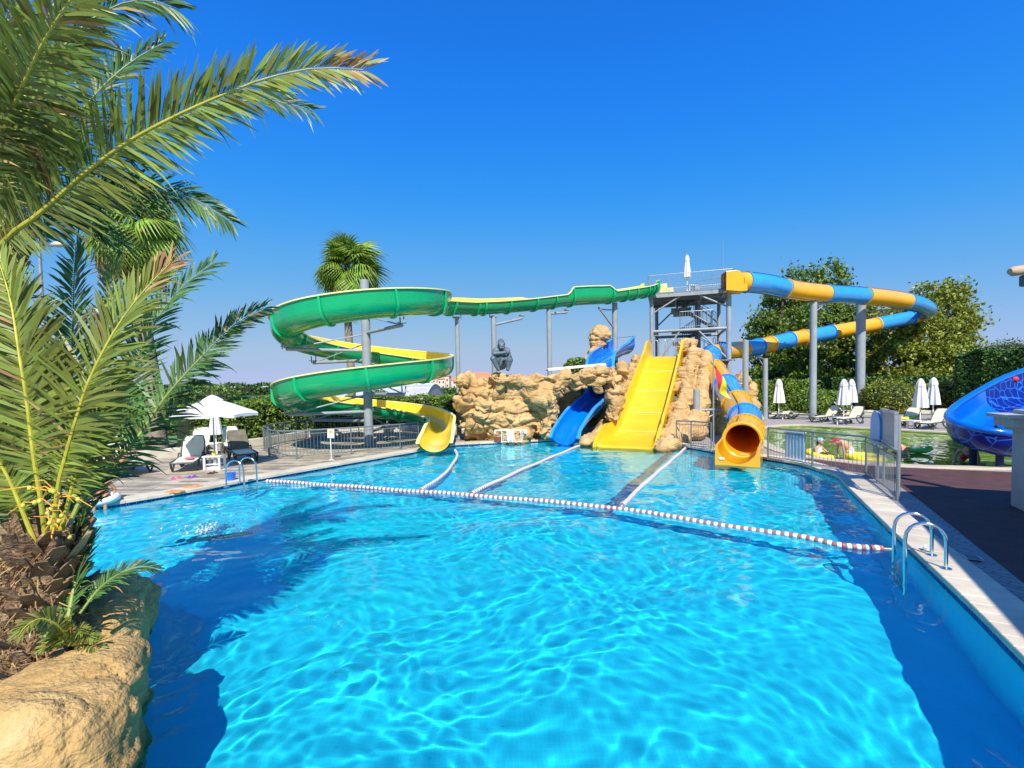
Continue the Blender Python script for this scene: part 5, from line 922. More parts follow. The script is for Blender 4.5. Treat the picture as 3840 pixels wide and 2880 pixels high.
# ------------------------------------------------------------------ loungers, tables, umbrellas
def make_lounger(back=52, name='sun_lounger'):
    t = thing(name, 'x', 'sun lounger'); ca, sa = math.cos(R(back)), math.sin(R(back)); zs = .36; bx = -.28; bl = .82
    mb = MB(); rows = []
    for k in range(9): u = k / 8; x = bx + 1.42 * u; hw = .31 if u < .93 else .26; z = zs + .02 * math.sin(u * 6) - .02 * u; rows.append([(x, -hw, z), (x, 0, z - .012), (x, hw, z)])
    mb.grid(rows, flip=True); r2 = [[(p[0], p[1], p[2] - .025) for p in r] for r in rows]; mb.grid(r2); mb.build('seat', M['cream_fabric'], t, smooth=True)
    mb = MB(); rows = []
    for k in range(9): u = k / 8; hw = .31 if u < .8 else .31 - .09 * ((u - .8) / .2) ** 2; x, z = bx - ca * bl * u, zs + sa * bl * u; rows.append([(x, -hw, z), (x + .012, 0, z + .01), (x, hw, z)])
    mb.grid(rows); r2 = [[(p[0] - .03 * sa, p[1], p[2] - .03 * ca) for p in r] for r in rows]; mb.grid(r2, flip=True); mb.build('backrest', M['cream_fabric'], t, smooth=True)
    mb = MB()
    for s in (-1, 1):
        y = s * .345; mb.tube([(bx - .35, y, zs - .05), (bx, y, zs - .015), (.4, y, zs - .02), (1.1, y, zs - .04), (1.17, y * .9, zs - .05)], .032, 8); mb.tube([(bx - .35, y, zs - .05), (bx - .1, y, zs + .10), (bx + .2, y, zs + .14), (bx + .34, y, zs)], .026, 8)
        mb.tube([(bx - .02, y * .98, zs - .03), (bx - ca * bl * .7, y * .98, zs + sa * bl * .7), (bx - ca * bl * 1.02, y * .75, zs + sa * bl * 1.02)], .022, 8)
    mb.tube([(1.17, -.31, zs - .05), (1.17, .31, zs - .05)], .03, 8); mb.tube([(bx - ca * bl * 1.02, -.26, zs + sa * bl * 1.02), (bx - ca * bl * 1.02, .26, zs + sa * bl * 1.02)], .022, 8); mb.build('frame', M['dark_green_plastic'], t, smooth=True)
    for s in (-1, 1):
        mb = MB(); y = s * .345; mb.tube([(.55, y, zs - .03), (.72, y, .14), (.86, y, .03), (1.0, y, .14), (1.08, y, zs - .04)], .032, 8); mb.build('leg', M['dark_green_plastic'], t, smooth=True)
        mb = MB(); mb.tube([(bx - .3, y, zs - .06), (bx - .2, y, .1), (bx - .05, y, .03), (bx + .2, y, .18), (bx + .3, y, zs - .04)], .034, 8); mb.build('leg', M['dark_green_plastic'], t, smooth=True)
        mb = MB(); mb.tube([(bx - .28, s * .30, .085), (bx - .28, s * .36, .085)], .085, 16); mb.build('wheel', M['dark_green_plastic'], t, smooth=True)
    return t
lp = make_lounger(); lpu = [True]
def lounger(px, py, rz, label, group, d=None, towel=None):
    o = lp if lpu[0] else copy_tree(lp); lpu[0] = False; p = G(px, py); o.location = (p.x, p.y, 0); o.rotation_euler = (0, 0, R(rz)); tag(o, label, 'sun lounger', group); return o
GL = 'cream sun loungers on the left deck'; GRr = 'cream sun loungers by the kids pool'
l1 = lounger(716, 1752, -66, 'cream lounger in front of the open umbrella, left of the white table', GL)
l2 = lounger(905, 1722, -50, 'lounger with a dark brown sheet over its backrest behind the left ladder', GL)
l3 = lounger(752, 1696, -62, 'cream lounger behind, left of the umbrella pole', GL); l4 = lounger(870, 1690, -55, 'cream lounger behind, right of the umbrella pole', GL)
l5 = lounger(470, 1770, -30, 'cream lounger with a sunbather, half hidden behind palm fronds', GL)
l6 = lounger(330, 1785, -50, 'cream lounger at the far left seen through the palm stems', GL)
# thin sheet laid over a lounger backrest; dark brown on one of them
def towel(label, lo, mat, back=52, foot=False):
    t = thing('towel', label, 'towel', lo.location, lo.rotation_euler.z); ca, sa = math.cos(R(back)), math.sin(R(back)); bx, zs, bl = -.28, .36, .82; mb = MB(); rows = []
    for k in range(12):
        u = -.02 + 1.08 * k / 11; hw = .315 + .012 * math.sin(k * 2.1); rows.append([(bx - ca * bl * u + .035 * sa + .006 * math.sin(7 * y + k), y, zs + sa * bl * u + .03 * ca + .012) for y in np.linspace(-hw, hw, 7)])
    for k in range(1, 6): rows.append([(bx - ca * bl * 1.06 - .05 - .02 * k * .2, y, zs + sa * bl * 1.06 - .05 * k) for y in np.linspace(-.31, .31, 7)])
    mb.grid(rows); r2 = [[Vector(p) - Vector((.012 * sa, 0, .012 * ca)) for p in r] for r in rows]; mb.grid(r2, flip=True); mb.build('cloth', M[mat], t, smooth=True); return t
towel('thin dark brown sheet over a lounger backrest by the left ladder', l2, 'brown_sheet')
def table(label, p, group, h=.42, s=.5):
    t = thing('side_table', label, 'side table', p, R(8), group); mb = MB(); mb.box((0, 0, h - .02), (s, s * .85, .04)); mb.build('table_top', M['white_plastic'], t, bevel=.012); mb = MB(); mb.box((0, 0, h * .35), (s * .7, s * .55, .02)); mb.build('shelf', M['white_plastic'], t)
    for x in (-1, 1):
        for y in (-1, 1): mb = MB(); mb.box((x * s * .4, y * s * .33, (h - .04) / 2), (.06, .06, h - .04)); mb.build('leg', M['white_plastic'], t)
    return t
GTb = 'white plastic side tables'
tb1 = G(806, 1757); table('white plastic table in front, under the open umbrella', tb1, GTb, .45, .58); tb2 = G(800, 1701); table('white plastic table behind the umbrella pole', tb2, GTb, .45, .58)
def open_umbrella(label, p, ztop, zrim, Rr):
    t = thing('umbrella', label, 'umbrella', (p[0], p[1], 0)); mb = MB(); mb.tube([(0, 0, .05), (0, 0, ztop)], .022, 10); mb.build('pole', M['galvanised'], t, smooth=True); mb = MB(); mb.lathe([(.26, 0), (.26, .06), (.05, .09), (.05, .3)], 18); mb.build('base', M['white_plastic'], t, smooth=True)
    n = 8; m = 6; rows = []; H = ztop - zrim
    for i in range(9):
        q = i / 8; row = []
        for k in range(n * m):
            a = 2 * math.pi * k / (n * m) + .2; f = (k % m) / m; seg = math.cos(math.pi / n) / math.cos((f - .5) * 2 * math.pi / n); r = Rr * q * (seg if q > .02 else 1); dip = .035 * math.sin(f * math.pi) * q; row.append((r * math.cos(a), r * math.sin(a), ztop - .02 - H * (q ** 1.12) + dip))
        rows.append(row)
    mb = MB(); mb.grid(rows[0:1] + rows[1:], close=True); v = [(x * .995, y * .995, z - .10 - .02 * math.sin(k * 1.7)) for k, (x, y, z) in enumerate(rows[-1])]; mb.grid([rows[-1], v], close=True); mb.build('canopy', M['white_fabric'], t, smooth=True)
    mb = MB(); rr = [[(.34 * q * math.cos(2 * math.pi * k / 24), .34 * q * math.sin(2 * math.pi * k / 24), ztop + .09 - .20 * q ** 1.3 + .012 * math.sin(8 * 2 * math.pi * k / 24) * q) for k in range(24)] for q in (0.02, .4, .7, 1)]; mb.grid(rr, close=True); mb.build('vent_cap', M['white_fabric'], t, smooth=True)
    for k in range(n): a = 2 * math.pi * k / n + .2; mb = MB(); mb.tube([(.02 * math.cos(a), .02 * math.sin(a), ztop - .06), (Rr * .5 * math.cos(a), Rr * .5 * math.sin(a), ztop - .06 - H * .46), (Rr * .97 * math.cos(a), Rr * .97 * math.sin(a), zrim - .01)], .009, 5); mb.build('rib', M['galvanised'], t)
    return t
open_umbrella('open white umbrella shading the loungers on the left deck', (tb1.x, tb1.y + .02), 2.40, 1.86, 1.40)
mb = MB(); mb.lathe([(.05, -.07), (.06, .0), (.055, .07), (.03, .09)], 10, (tb1.x + .06, tb1.y - .12, .52)); tag(mb.build('drink_cup', M['yellow_toy'], smooth=True), 'small yellow cup on the white table under the umbrella', 'cup')
def make_closed():
    t = thing('closed_umbrella', 'x', 'umbrella'); mb = MB(); mb.tube([(0, 0, .03), (0, 0, 2.5)], .022, 10); mb.build('pole', M['white_plastic'], t, smooth=True); mb = MB(); mb.lathe([(.25, 0), (.25, .06), (.05, .09), (.04, .28)], 18); mb.build('base', M['white_plastic'], t, smooth=True)
    def mod(i, a): return 1 + (.16 if i < 8 else .05) * math.sin(8 * a) + .07 * math.sin(3 * a + i * .2)
    mb = MB(); mb.lathe([(.16, 1.02), (.225, 1.03), (.215, 1.2), (.195, 1.5), (.165, 1.8), (.13, 2.1), (.12, 2.2), (.11, 2.25)], 48, mod=mod); mb.build('canopy', M['white_fabric'], t, smooth=True)
    mb = MB(); mb.lathe([(.145, 2.16), (.15, 2.22), (.125, 2.36), (.085, 2.5), (.045, 2.58), (.01, 2.60)], 32, mod=lambda i, a: 1 + .06 * math.sin(8 * a)); mb.build('vent_cap', M['white_fabric'], t, smooth=True); return t
cu = make_closed(); cuu = [True]
def closed(px, py0, py1, d, label, group='closed white umbrellas', z0=0):
    o = cu if cuu[0] else copy_tree(cu); cuu[0] = False; a = W(px, py1, d); s = (W(px, py0, d).z - z0) / 2.6; o.location = (a.x, d, z0); o.scale = (s * (1.05 if z0 else 1.42), s * (1.05 if z0 else 1.42), s); tag(o, label, 'umbrella', group); o.rotation_euler = (0, 0, px * .1); return o
closed(2577, 955, 1088, tw(TW * .44, .4, 0).y, 'closed white umbrella standing on top of the slide tower', z0=TZ)
closed(2920, 1421, 1600, 33.0, 'closed white umbrella alone at the left between two loungers'); closed(3163, 1421, 1600, 29.5, 'larger closed white umbrella of the middle pair'); closed(3192, 1421, 1600, 32.5, 'slimmer closed white umbrella of the middle pair')
closed(3450, 1419, 1600, 25.6, 'larger closed white umbrella of the right pair'); closed(3498, 1415, 1600, 28.0, 'slimmer closed white umbrella of the right pair, nearest the snake slide'); closed(812, 1530, 1690, 20.2, 'closed white umbrella hanging behind the open umbrella')
for (px, py, rz, lb) in [(2912, 1571, -25, 'cream lounger beside the pale tube post, left of the lone umbrella'), (2993, 1571, -28, 'cream lounger right of the lone closed umbrella'), (3100, 1581, -160, 'cream lounger with its head to the right, left of the middle umbrellas'), (3175, 1558, -40, 'cream lounger behind the middle umbrella pair'), (3190, 1588, -158, 'cream lounger in front of the middle umbrella pair'), (3235, 1565, -35, 'cream lounger with a white towel at the thickest tube post'), (3400, 1597, -155, 'cream lounger carrying bright pool toys by the right umbrellas'), (3452, 1572, -40, 'cream lounger behind the right umbrella pair'), (3505, 1606, -157, 'cream lounger nearest the blue snake slide'), (3790, 1660, -20, 'cream lounger seen through the loop of the snake slide')]:
    o = lounger(px, py, rz, lb, GRr)
    if 'white towel' in lb: towel('white towel draped over a lounger beside the thickest tube post', o, 'white_cloth')
    if 'pool toys' in lb: toyl = o
for px, py, lb in [(2938, 1571, 'white table beside the lone closed umbrella'), (3142, 1590, 'white table at the foot of the middle umbrella pair'), (3427, 1606, 'white table at the foot of the right umbrella pair')]: table(lb, G(px, py), GTb, .42, .5)
p = toyl.location; t = thing('swim_ring', 'yellow inflatable ring lying on a lounger by the right umbrellas', 'swim ring', (p.x - .25, p.y, .45)); mb = MB(); mb.tube([(.22 * math.cos(a), .22 * math.sin(a), 0) for a in np.linspace(0, 2 * math.pi, 24, endpoint=False)], .075, 10, closed=True); mb.build('ring', M['yellow_toy'], t, smooth=True)
mb = MB(); mb.add(*sphere_vf((p.x + .2, p.y - .05, .46), (.28, .12, .09), 8)); mb.add(*sphere_vf((p.x + .42, p.y - .05, .52), (.1, .09, .09), 8)); me = fuse(mb, .02, 1); o = link('float_toy', me, M['green_toy'], smooth=True); tag(o, 'green inflatable toy lying on a lounger by the right umbrellas', 'toy')
# small things on the left deck
def sandals(label, px, py, mat, rz):
    p = G(px, py); t = thing('sandals', label, 'sandals', (p.x, p.y, 0), R(rz), 'sandals on the left deck')
    for x in (-.08, .08): 
        mb = MB(); pts = [(x + .045 * math.cos(a) * (1 + .15 * math.sin(a)), .12 * math.sin(a)) for a in np.linspace(0, 2 * math.pi, 16, endpoint=False)]; mb.poly(pts, .0, .025); s_ = mb.build('sole', M[mat], t); mb = MB(); mb.tube([(x - .042, .02, .02), (x, .03, .065), (x + .042, .02, .02)], .014, 6); mb.build('strap', M[mat], t)
sandals('pink sandals on the paving before the left lounger', 662, 1794, 'pink_toy', 60); sandals('purple sandals on the paving before the left lounger', 722, 1790, 'purple_toy', 70); sandals('dark red sandals on the paving before the white table', 798, 1775, 'dark_sandal', 80)
p = G(856, 1806); t = thing('toy_bucket', 'small blue bucket beside the left pool ladder', 'bucket', (p.x, p.y + .12, 0)); mb = MB(); mb.lathe([(.11, 0), (.14, .2), (.15, .21), (.15, .23), (.13, .225), (.10, .02)], 20); mb.build('pail', M['blue_toy'], t, smooth=True); mb = MB(); mb.tube([(.14 * math.cos(a), .0, .22 + .12 * math.sin(a)) for a in np.linspace(0, math.pi, 12)], .008, 6); mb.build('handle', M['blue_toy'], t)
for (px, py, mt, lb) in [(720, 1826, 'orange_toy', 'crumpled orange cloth on the left coping'), (655, 1845, 'orange_toy', 'small orange cloth at the pool edge near the seated boy')]:
    p = G(px, py, .02); mb = MB()
    for k in range(6): mb.add(*sphere_vf((p.x + rg.uniform(-.16, .16), p.y + rg.uniform(-.08, .1), .03), (.12, .08, .03), 8))
    me = fuse(mb, .018, 2); o = link('cloth', me, M[mt], smooth=True); tag(o, lb, 'cloth')
p = l1.location; mb = MB()
for k in range(5): mb.add(*sphere_vf((p.x + .28 + rg.uniform(-.1, .1), p.y - .5 + rg.uniform(-.06, .06), .39), (.11, .07, .035), 8))
o = link('swimsuit', fuse(mb, .015, 2), M['pink_toy'], smooth=True); tag(o, 'crumpled pink swimsuit on the seat of the left lounger', 'clothing')
# ------------------------------------------------------------------ people
def head(mb_caps, balls, c, f, s=1.0):
    c, f = Vector(c), Vector(f).normalized(); balls += [(c, (.078 * s, .092 * s, .11 * s)), (c + f * .095 * s + Vector((0, 0, -.012 * s)), (.016 * s,) * 3), (c + f * .05 * s + Vector((0, 0, -.07 * s)), (.045 * s,) * 3)]
    x = f.cross(Vector((0, 0, 1))).normalized()
    for k in (-1, 1): balls.append((c + x * k * .08 * s, (.018 * s, .022 * s, .03 * s)))
    mb_caps.append((c + f * .088 * s - x * .025 * s + Vector((0, 0, -.05 * s)), c + f * .088 * s + x * .025 * s + Vector((0, 0, -.05 * s)), .010 * s, .010 * s))
def eyes(par, c, f, s=1.0):
    c, f = Vector(c), Vector(f).normalized(); x = f.cross(Vector((0, 0, 1))).normalized()
    for k in (-1, 1): mb = MB(); mb.add(*sphere_vf(c + f * .082 * s + x * k * .032 * s + Vector((0, 0, .015 * s)), .011 * s, 6)); mb.build('eye', M['ink_black'], par)
# boy on the pool edge, legs over the side
bp_ = G(385, 1880, .02); fdir = Vector((.55, -.83, 0)); pe = thing('person', 'shirtless child sitting on the left pool edge on a white swim ring', 'person', (bp_.x, bp_.y, .02), math.atan2(fdir.y, fdir.x) + math.pi / 2); caps, bl = [], []
head(caps, bl, (-.02, -.10, .66), (-.3, -1, -.35), .92)
caps += [((0, .02, .20), (0, -.01, .36), .11, .115), ((-.09, -.02, .44), (.09, -.02, .44), .07, .07), ((0, -.02, .36), (0, -.02, .45), .11, .09), ((0, -.03, .48), (-.01, -.07, .58), .045, .045), ((-.14, -.02, .45), (-.2, -.1, .26), .042, .036), ((-.2, -.1, .26), (-.13, -.26, .2), .034, .026), ((.14, -.02, .45), (.23, .03, .26), .042, .036), ((.23, .03, .26), (.22, -.1, .14), .034, .026), ((-.07, 0, .16), (-.1, -.36, .16), .075, .055), ((.07, 0, .16), (.1, -.36, .16), .075, .055), ((-.1, -.36, .16), (-.1, -.42, -.16), .05, .035), ((.1, -.36, .16), (.1, -.42, -.16), .05, .035)]
caps += hand((-.13, -.26, .2), (.2, -1, -.3), (0, 0, 1), .8) + hand((.22, -.1, .14), (0, -1, -.1), (0, 0, 1), .8)
body('body', caps, M['skin_tan'], pe, .013, 2, bl); eyes(pe, (-.02, -.10, .66), (-.3, -1, -.35), .92)
body('hair', [((-.02, -.05, .72), (-.02, -.04, .66), .085, .088)], M['hair_dark'], pe, .014, 1, [((-.02, -.06, .74), (.085, .09, .07))])
t = thing('swim_ring', 'white swim ring under the seated child at the left pool edge', 'swim ring', (bp_.x + fdir.x * .12, bp_.y + fdir.y * .12, .10)); mb = MB(); mb.tube([(.27 * math.cos(a), .27 * math.sin(a), .02 * math.sin(a)) for a in np.linspace(0, 2 * math.pi, 28, endpoint=False)], .085, 12, closed=True); mb.build('ring', M['white_plastic'], t, smooth=True)
# woman on a lounger, feet on the ground
p = l5.location; pe = thing('person', 'tanned sunbather in a straw hat sitting sideways on a lounger behind palm fronds', 'person', (p.x + .05, p.y - .12, 0), R(20)); caps, bl = [], []; head(caps, bl, (0, -.06, 1.12), (.4, -1, -.15))
caps += [((0, .03, .46), (0, 0, .68), .145, .13), ((-.14, 0, .88), (.14, 0, .88), .075, .075), ((0, 0, .68), (0, 0, .88), .13, .115), ((0, -.01, .92), (0, -.04, 1.03), .05, .05), ((-.18, 0, .88), (-.27, -.08, .62), .05, .042), ((-.27, -.08, .62), (-.16, -.32, .56), .04, .03), ((.18, 0, .88), (.30, -.05, .62), .05, .042), ((.30, -.05, .62), (.36, -.28, .72), .04, .03),
         ((-.09, 0, .46), (-.13, -.46, .48), .095, .07), ((.09, 0, .46), (.13, -.46, .46), .095, .07), ((-.13, -.46, .48), (-.13, -.5, .07), .062, .042), ((.13, -.46, .46), (.17, -.56, .07), .062, .042), ((-.13, -.49, .05), (-.13, -.68, .035), .04, .032), ((.17, -.55, .05), (.2, -.73, .035), .04, .032)]
caps += hand((-.16, -.32, .56), (.3, -1, -.1), (0, 0, 1)) + hand((.36, -.28, .72), (.3, -1, .2), (0, 0, 1)); body('body', caps, M['skin_tan'], pe, .014, 2, bl); eyes(pe, (0, -.06, 1.12), (.4, -1, -.15))
body('bikini', [((-.09, -.09, .80), (.09, -.09, .80), .068, .068), ((0, .03, .46), (0, .03, .5), .152, .148)], M['white_cloth'], pe, .014, 1); mb = MB(); mb.lathe([(.19, 1.19), (.20, 1.20), (.115, 1.215), (.105, 1.29), (.06, 1.31), (.005, 1.31)], 20, (0, -.05, 0)); mb.build('straw_hat', M['straw'], pe, smooth=True)
# swimmer
q = GW(735, 2012); pe = thing('person', 'swimmer ducking under the water with splash near the left pool edge', 'person', (q.x, q.y, WZ - .11), R(30)); caps, bl = [], []; head(caps, bl, (-.30, -.05, .0), (-1, 0, -.2))
caps += [((.0, 0, -.14), (.35, .02, -.22), .125, .12), ((-.1, 0, -.10), (0, 0, -.14), .1, .12), ((-.06, -.16, -.1), (-.06, .16, -.1), .07, .07), ((-.06, -.2, -.1), (-.35, -.3, -.05), .05, .04), ((-.35, -.3, -.05), (-.58, -.22, -.12), .038, .03), ((-.06, .2, -.1), (.15, .36, -.15), .05, .04), ((.15, .36, -.15), (.4, .38, -.2), .038, .03), ((.35, -.08, -.22), (.8, -.1, -.3), .085, .06), ((.8, -.1, -.3), (1.2, -.1, -.2), .055, .04), ((.35, .1, -.22), (.8, .12, -.25), .085, .06), ((.8, .12, -.25), (1.2, .14, -.38), .055, .04)]
caps += hand((-.58, -.22, -.12), (-1, .2, -.2), (0, 0, 1)) + hand((.4, .38, -.2), (1, 0, -.2), (0, 0, 1)); body('body', caps, M['skin_tan'], pe, .015, 2, bl); body('hair', [], M['hair_dark'], pe, .014, 1, [((-.28, -.05, .03), (.088, .1, .095))]); pe.scale = (.8, .8, .8); body('shorts', [((.3, 0, -.22), (.42, 0, -.235), .135, .13)], M['navy_cloth'], pe, .016, 1)
rgs = np.random.default_rng(6); sp = thing('splash', 'small white splash of water thrown up beside the swimmer', 'splash', (q.x + .2, q.y + .25, WZ)); mb = MB()
for k in range(230):
    r_ = rgs.normal(size=3) * np.array([.17, .13, .10]) * (1 if k % 4 else 2); r_[2] = abs(r_[2]); s_ = rgs.uniform(.005, .014) * (1.6 if r_[2] < .1 else 1); mb.add(*sphere_vf(r_, s_, 4))
o = mb.build('droplets', M['white_plastic'], sp, smooth=True); tag(o, kind='stuff')
# kids pool people
def kid(label, px, py, dz, rz, pose, skin, extra):
    q = G(px, py, -.1); pe = thing('person', label, 'person', (q.x, q.y, -.30 + dz), R(rz)); caps, bl = [], []
    if pose == 'bend':
        hc_, hf = Vector((-.42, -.02, .82)), (-1, -.2, -.6); caps += [((0, 0, .52), (-.18, 0, .74), .12, .125), ((-.18, 0, .74), (-.28, 0, .78), .125, .1), ((-.26, -.13, .78), (-.26, .13, .78), .06, .06), ((-.3, 0, .8), (-.37, 0, .81), .048, .048), ((-.26, -.17, .76), (-.24, -.2, .5), .044, .038), ((-.24, -.2, .5), (-.22, -.16, .27), .036, .028), ((-.26, .17, .76), (-.3, .2, .5), .044, .038), ((-.3, .2, .5), (-.27, .16, .27), .036, .028), ((0, -.08, .5), (.04, -.1, .25), .085, .06), ((0, .08, .5), (.10, .1, .25), .085, .06), ((.04, -.1, .25), (.10, -.1, .02), .055, .04), ((.10, .1, .25), (.22, .1, .02), .055, .04), ((.1, -.1, .02), (0, -.1, .01), .035, .03), ((.22, .1, .02), (.12, .1, .01), .035, .03)]; caps += hand((-.22, -.16, .27), (0, 0, -1), (-1, 0, 0), .8) + hand((-.27, .16, .27), (0, 0, -1), (-1, 0, 0), .8)
    elif pose == 'sit':
        hc_, hf = Vector((0, -.06, .72)), (.3, -1, -.3); caps += [((0, .02, .16), (0, 0, .36), .105, .105), ((-.1, -.01, .48), (.1, -.01, .48), .06, .06), ((0, 0, .36), (0, 0, .48), .1, .085), ((0, -.01, .52), (0, -.03, .62), .042, .042), ((-.14, 0, .48), (-.26, -.1, .28), .04, .035), ((-.26, -.1, .28), (-.24, -.28, .2), .033, .026), ((.14, 0, .48), (.22, -.15, .3), .04, .035), ((.22, -.15, .3), (.1, -.3, .24), .033, .026), ((-.08, 0, .12), (-.16, -.36, .2), .075, .055), ((.08, 0, .12), (.16, -.36, .22), .075, .055), ((-.16, -.36, .2), (-.18, -.5, -.02), .05, .035), ((.16, -.36, .22), (.2, -.48, -.02), .05, .035), ((-.18, -.5, -.02), (-.2, -.62, -.03), .032, .028), ((.2, -.48, -.02), (.22, -.6, -.03), .032, .028)]; caps += hand((-.24, -.28, .2), (0, -1, -.2), (0, 0, 1), .75) + hand((.1, -.3, .24), (-.4, -1, -.2), (0, 0, 1), .75)
    else:
        hc_, hf = Vector((-.30, -.05, .62)), (-1, -.5, -.4); caps += [((.15, 0, .36), (-.1, 0, .46), .14, .14), ((-.1, 0, .46), (-.18, 0, .5), .13, .1), ((-.16, -.16, .5), (-.16, .16, .5), .07, .07), ((-.2, 0, .53), (-.27, -.03, .58), .05, .05), ((-.16, -.2, .5), (-.2, -.28, .26), .05, .042), ((-.2, -.28, .26), (-.32, -.3, .08), .04, .03), ((-.16, .2, .5), (-.3, .26, .3), .05, .042), ((-.3, .26, .3), (-.46, .22, .14), .04, .03), ((.15, -.1, .34), (-.1, -.2, .14), .1, .07), ((-.1, -.2, .14), (.24, -.2, .06), .06, .045), ((.15, .1, .34), (-.06, .2, .14), .1, .07), ((-.06, .2, .14), (.28, .2, .06), .06, .045)]; caps += hand((-.32, -.3, .08), (-.6, 0, -.5), (0, 0, 1)) + hand((-.46, .22, .14), (-1, 0, -.3), (0, 0, 1))
    head(caps, bl, hc_, hf, .92); body('body', caps, M[skin], pe, .014, 2, bl); eyes(pe, hc_, hf, .92)
    for nm, mt, cp, bb in extra(hc_): body(nm, cp, M[mt], pe, .014, 1, bb)
    return q
q = kid('child in a blue sun cap sitting on a yellow ring in the kids pool', 3070, 1712, .05, 20, 'sit', 'skin', lambda h: [('sun_cap', 'blue_cloth', [(h + Vector((.02, -.08, .03)), h + Vector((.03, -.13, .02)), .03, .02)], [(h + Vector((0, .015, .035)), (.092, .10, .095))]), ('hair', 'hair_dark', [(h + Vector((.0, .06, -.02)), h + Vector((-.03, .1, -.16)), .06, .04)], []), ('swim_top', 'white_cloth', [((0, .005, .2), (0, .0, .42), .118, .11)], [])])
def ring(label, x, y, z, r, tr, mat, tilt=0):
    t = thing('swim_ring', label, 'swim ring', (x, y, z)); t.rotation_euler = (R(tilt), 0, R(30)); mb = MB(); mb.tube([(r * math.cos(a), r * math.sin(a), 0) for a in np.linspace(0, 2 * math.pi, 28, endpoint=False)], tr, 12, closed=True); mb.build('ring', M[mat], t, smooth=True)
ring('yellow swim ring around the child in the blue cap', q.x + .0, q.y - .08, -.02, .36, .11, 'yellow_toy', 12)
q = kid('bending child in a red cap and white trunks in the kids pool', 3185, 1722, .0, -15, 'bend', 'skin', lambda h: [('red_cap', 'red_cloth', [(h + Vector((-.05, -.01, .04)), h + Vector((-.16, -.03, -.02)), .05, .03)], [(h + Vector((.01, 0, .04)), (.10, .095, .09))]), ('trunks', 'white_cloth', [((0, -.02, .5), (.0, .02, .54), .132, .132), ((0, -.08, .48), (.02, -.09, .38), .092, .085), ((0, .08, .48), (.05, .09, .38), .092, .085)], [])])
ring('pale yellow air bed floating beside the child in the red cap', q.x + .35, q.y - .25, -.03, .46, .13, 'yellow_toy', 4)
q = kid('crouching person in a white hat in the kids pool behind the notice boards', 3372, 1700, .0, 15, 'crouch', 'skin', lambda h: [('sun_hat', 'white_cloth', [], [(h + Vector((.01, 0, .045)), (.10, .098, .09)), (h + Vector((0, 0, .02)), (.15, .15, .02))]), ('bikini', 'orange_toy', [((.12, 0, .36), (.2, 0, .34), .152, .14)], [])])
mb = MB(); mb.add(*sphere_vf((q.x + .65, q.y - .1, .0), (.42, .16, .1), 8)); mb.add(*sphere_vf((q.x + 1.0, q.y - .1, .08), (.14, .1, .1), 8)); o = link('float_toy', fuse(mb, .025, 1), M['green_toy'], smooth=True); tag(o, 'green inflatable toy floating beside the crouching person', 'toy')
q = kid('child in red shorts bending at the mouth of the blue snake slide', 3635, 1735, .10, 30, 'crouch', 'skin', lambda h: [('red_shorts', 'red_cloth', [((.12, 0, .36), (.2, 0, .34), .156, .145), ((.1, -.11, .32), (-.06, -.19, .16), .106, .08), ((.1, .11, .32), (-.03, .19, .16), .106, .08)], []), ('hair', 'hair_dark', [], [(h + Vector((.02, 0, .03)), (.09, .095, .095))]), ('blue_top', 'blue_cloth', [((-.02, 0, .43), (-.14, 0, .48), .148, .125)], [])])
# ------------------------------------------------------------------ blue snake slide
sn = [(4040, 1462, 17.2), (3940, 1482, 17.0), (3855, 1512, 16.7), (3780, 1550, 16.2), (3712, 1592, 15.5), (3664, 1628, 14.9), (3650, 1654, 14.2), (3680, 1673, 13.7), (3730, 1690, 13.5), (3800, 1700, 13.5), (3930, 1712, 13.8)]
SP = [V3(p) for p in catmull([W(*p) for p in sn], 6)]; FS = flume_frames(SP); n = len(SP); SZ = (SP[0].x, SP[0].y, 0)
snake = thing('snake_slide', 'glossy blue snake shaped water slide with scale pattern curling at the right edge', 'water slide', (SP[30].x, SP[30].y, 0))
rows, rin = [], []
for i, (p, t_, s_) in enumerate(FS):
    u = s_.cross(t_); q = i / (n - 1); lw = float(np.interp(q, [0, .2, .45, .6, .8, 1], [.34, .34, .42, .50, .52, .5])); rw = float(np.interp(q, [0, .2, .45, .6, .8, 1], [1.05, 1.0, .88, .78, .6, .5])); base = [(.54, rw), (.52, .40), (.40, .14), (.18, .02), (0, 0), (-.18, .02), (-.40, .14), (-.52, .40), (-.54, lw)]
    rows.append([p + s_ * (x * 1.16) + u * (z - .12 if abs(x) < .61 else z + .03) for x, z in base]); rin.append([p + s_ * x + u * z for x, z in base])
mb = MB(); mb.grid(rows); put(mb.build('scaled_body', M['snake_blue'], smooth=True), snake); mb = MB(); mb.grid(rin[18:], flip=True); put(mb.build('chute', M['snake_inner'], smooth=True), snake); mb = MB(); mb.grid(rin[:19], flip=True); put(mb.build('scaled_throat', M['snake_blue'], smooth=True), snake)
for k in (0, -1):
    mb = MB(); mb.tube([(a[k] + b[k]) / 2 for a, b in zip(rows, rin)], .10, 10); put(mb.build('rim', M['snake_inner'], smooth=True), snake)
for x, y in ((SP[34].x, SP[34].y), (SP[50].x, SP[50].y)): mb = MB(); mb.tube([(x, y, -.36), (x, y, .45)], .09, 12); put(mb.build('support', M['navy_cloth'], smooth=True), snake)
for i in (22, 26, 31, 35): p = (rin[i][7] + rin[i][8]) / 2; mb = MB(); mb.add(*sphere_vf(p + FS[i][2] * .02, (.07, .07, .07), 8)); put(mb.build('spot', M['navy_cloth'], smooth=True), snake)
mb = MB(); p = rin[8][8]; mb.add(*sphere_vf(rows[9][0] + Vector((-.05, -.12, -.15)), (.12, .08, .10), 8)); put(mb.build('eye', M['red_cloth'], smooth=True), snake)
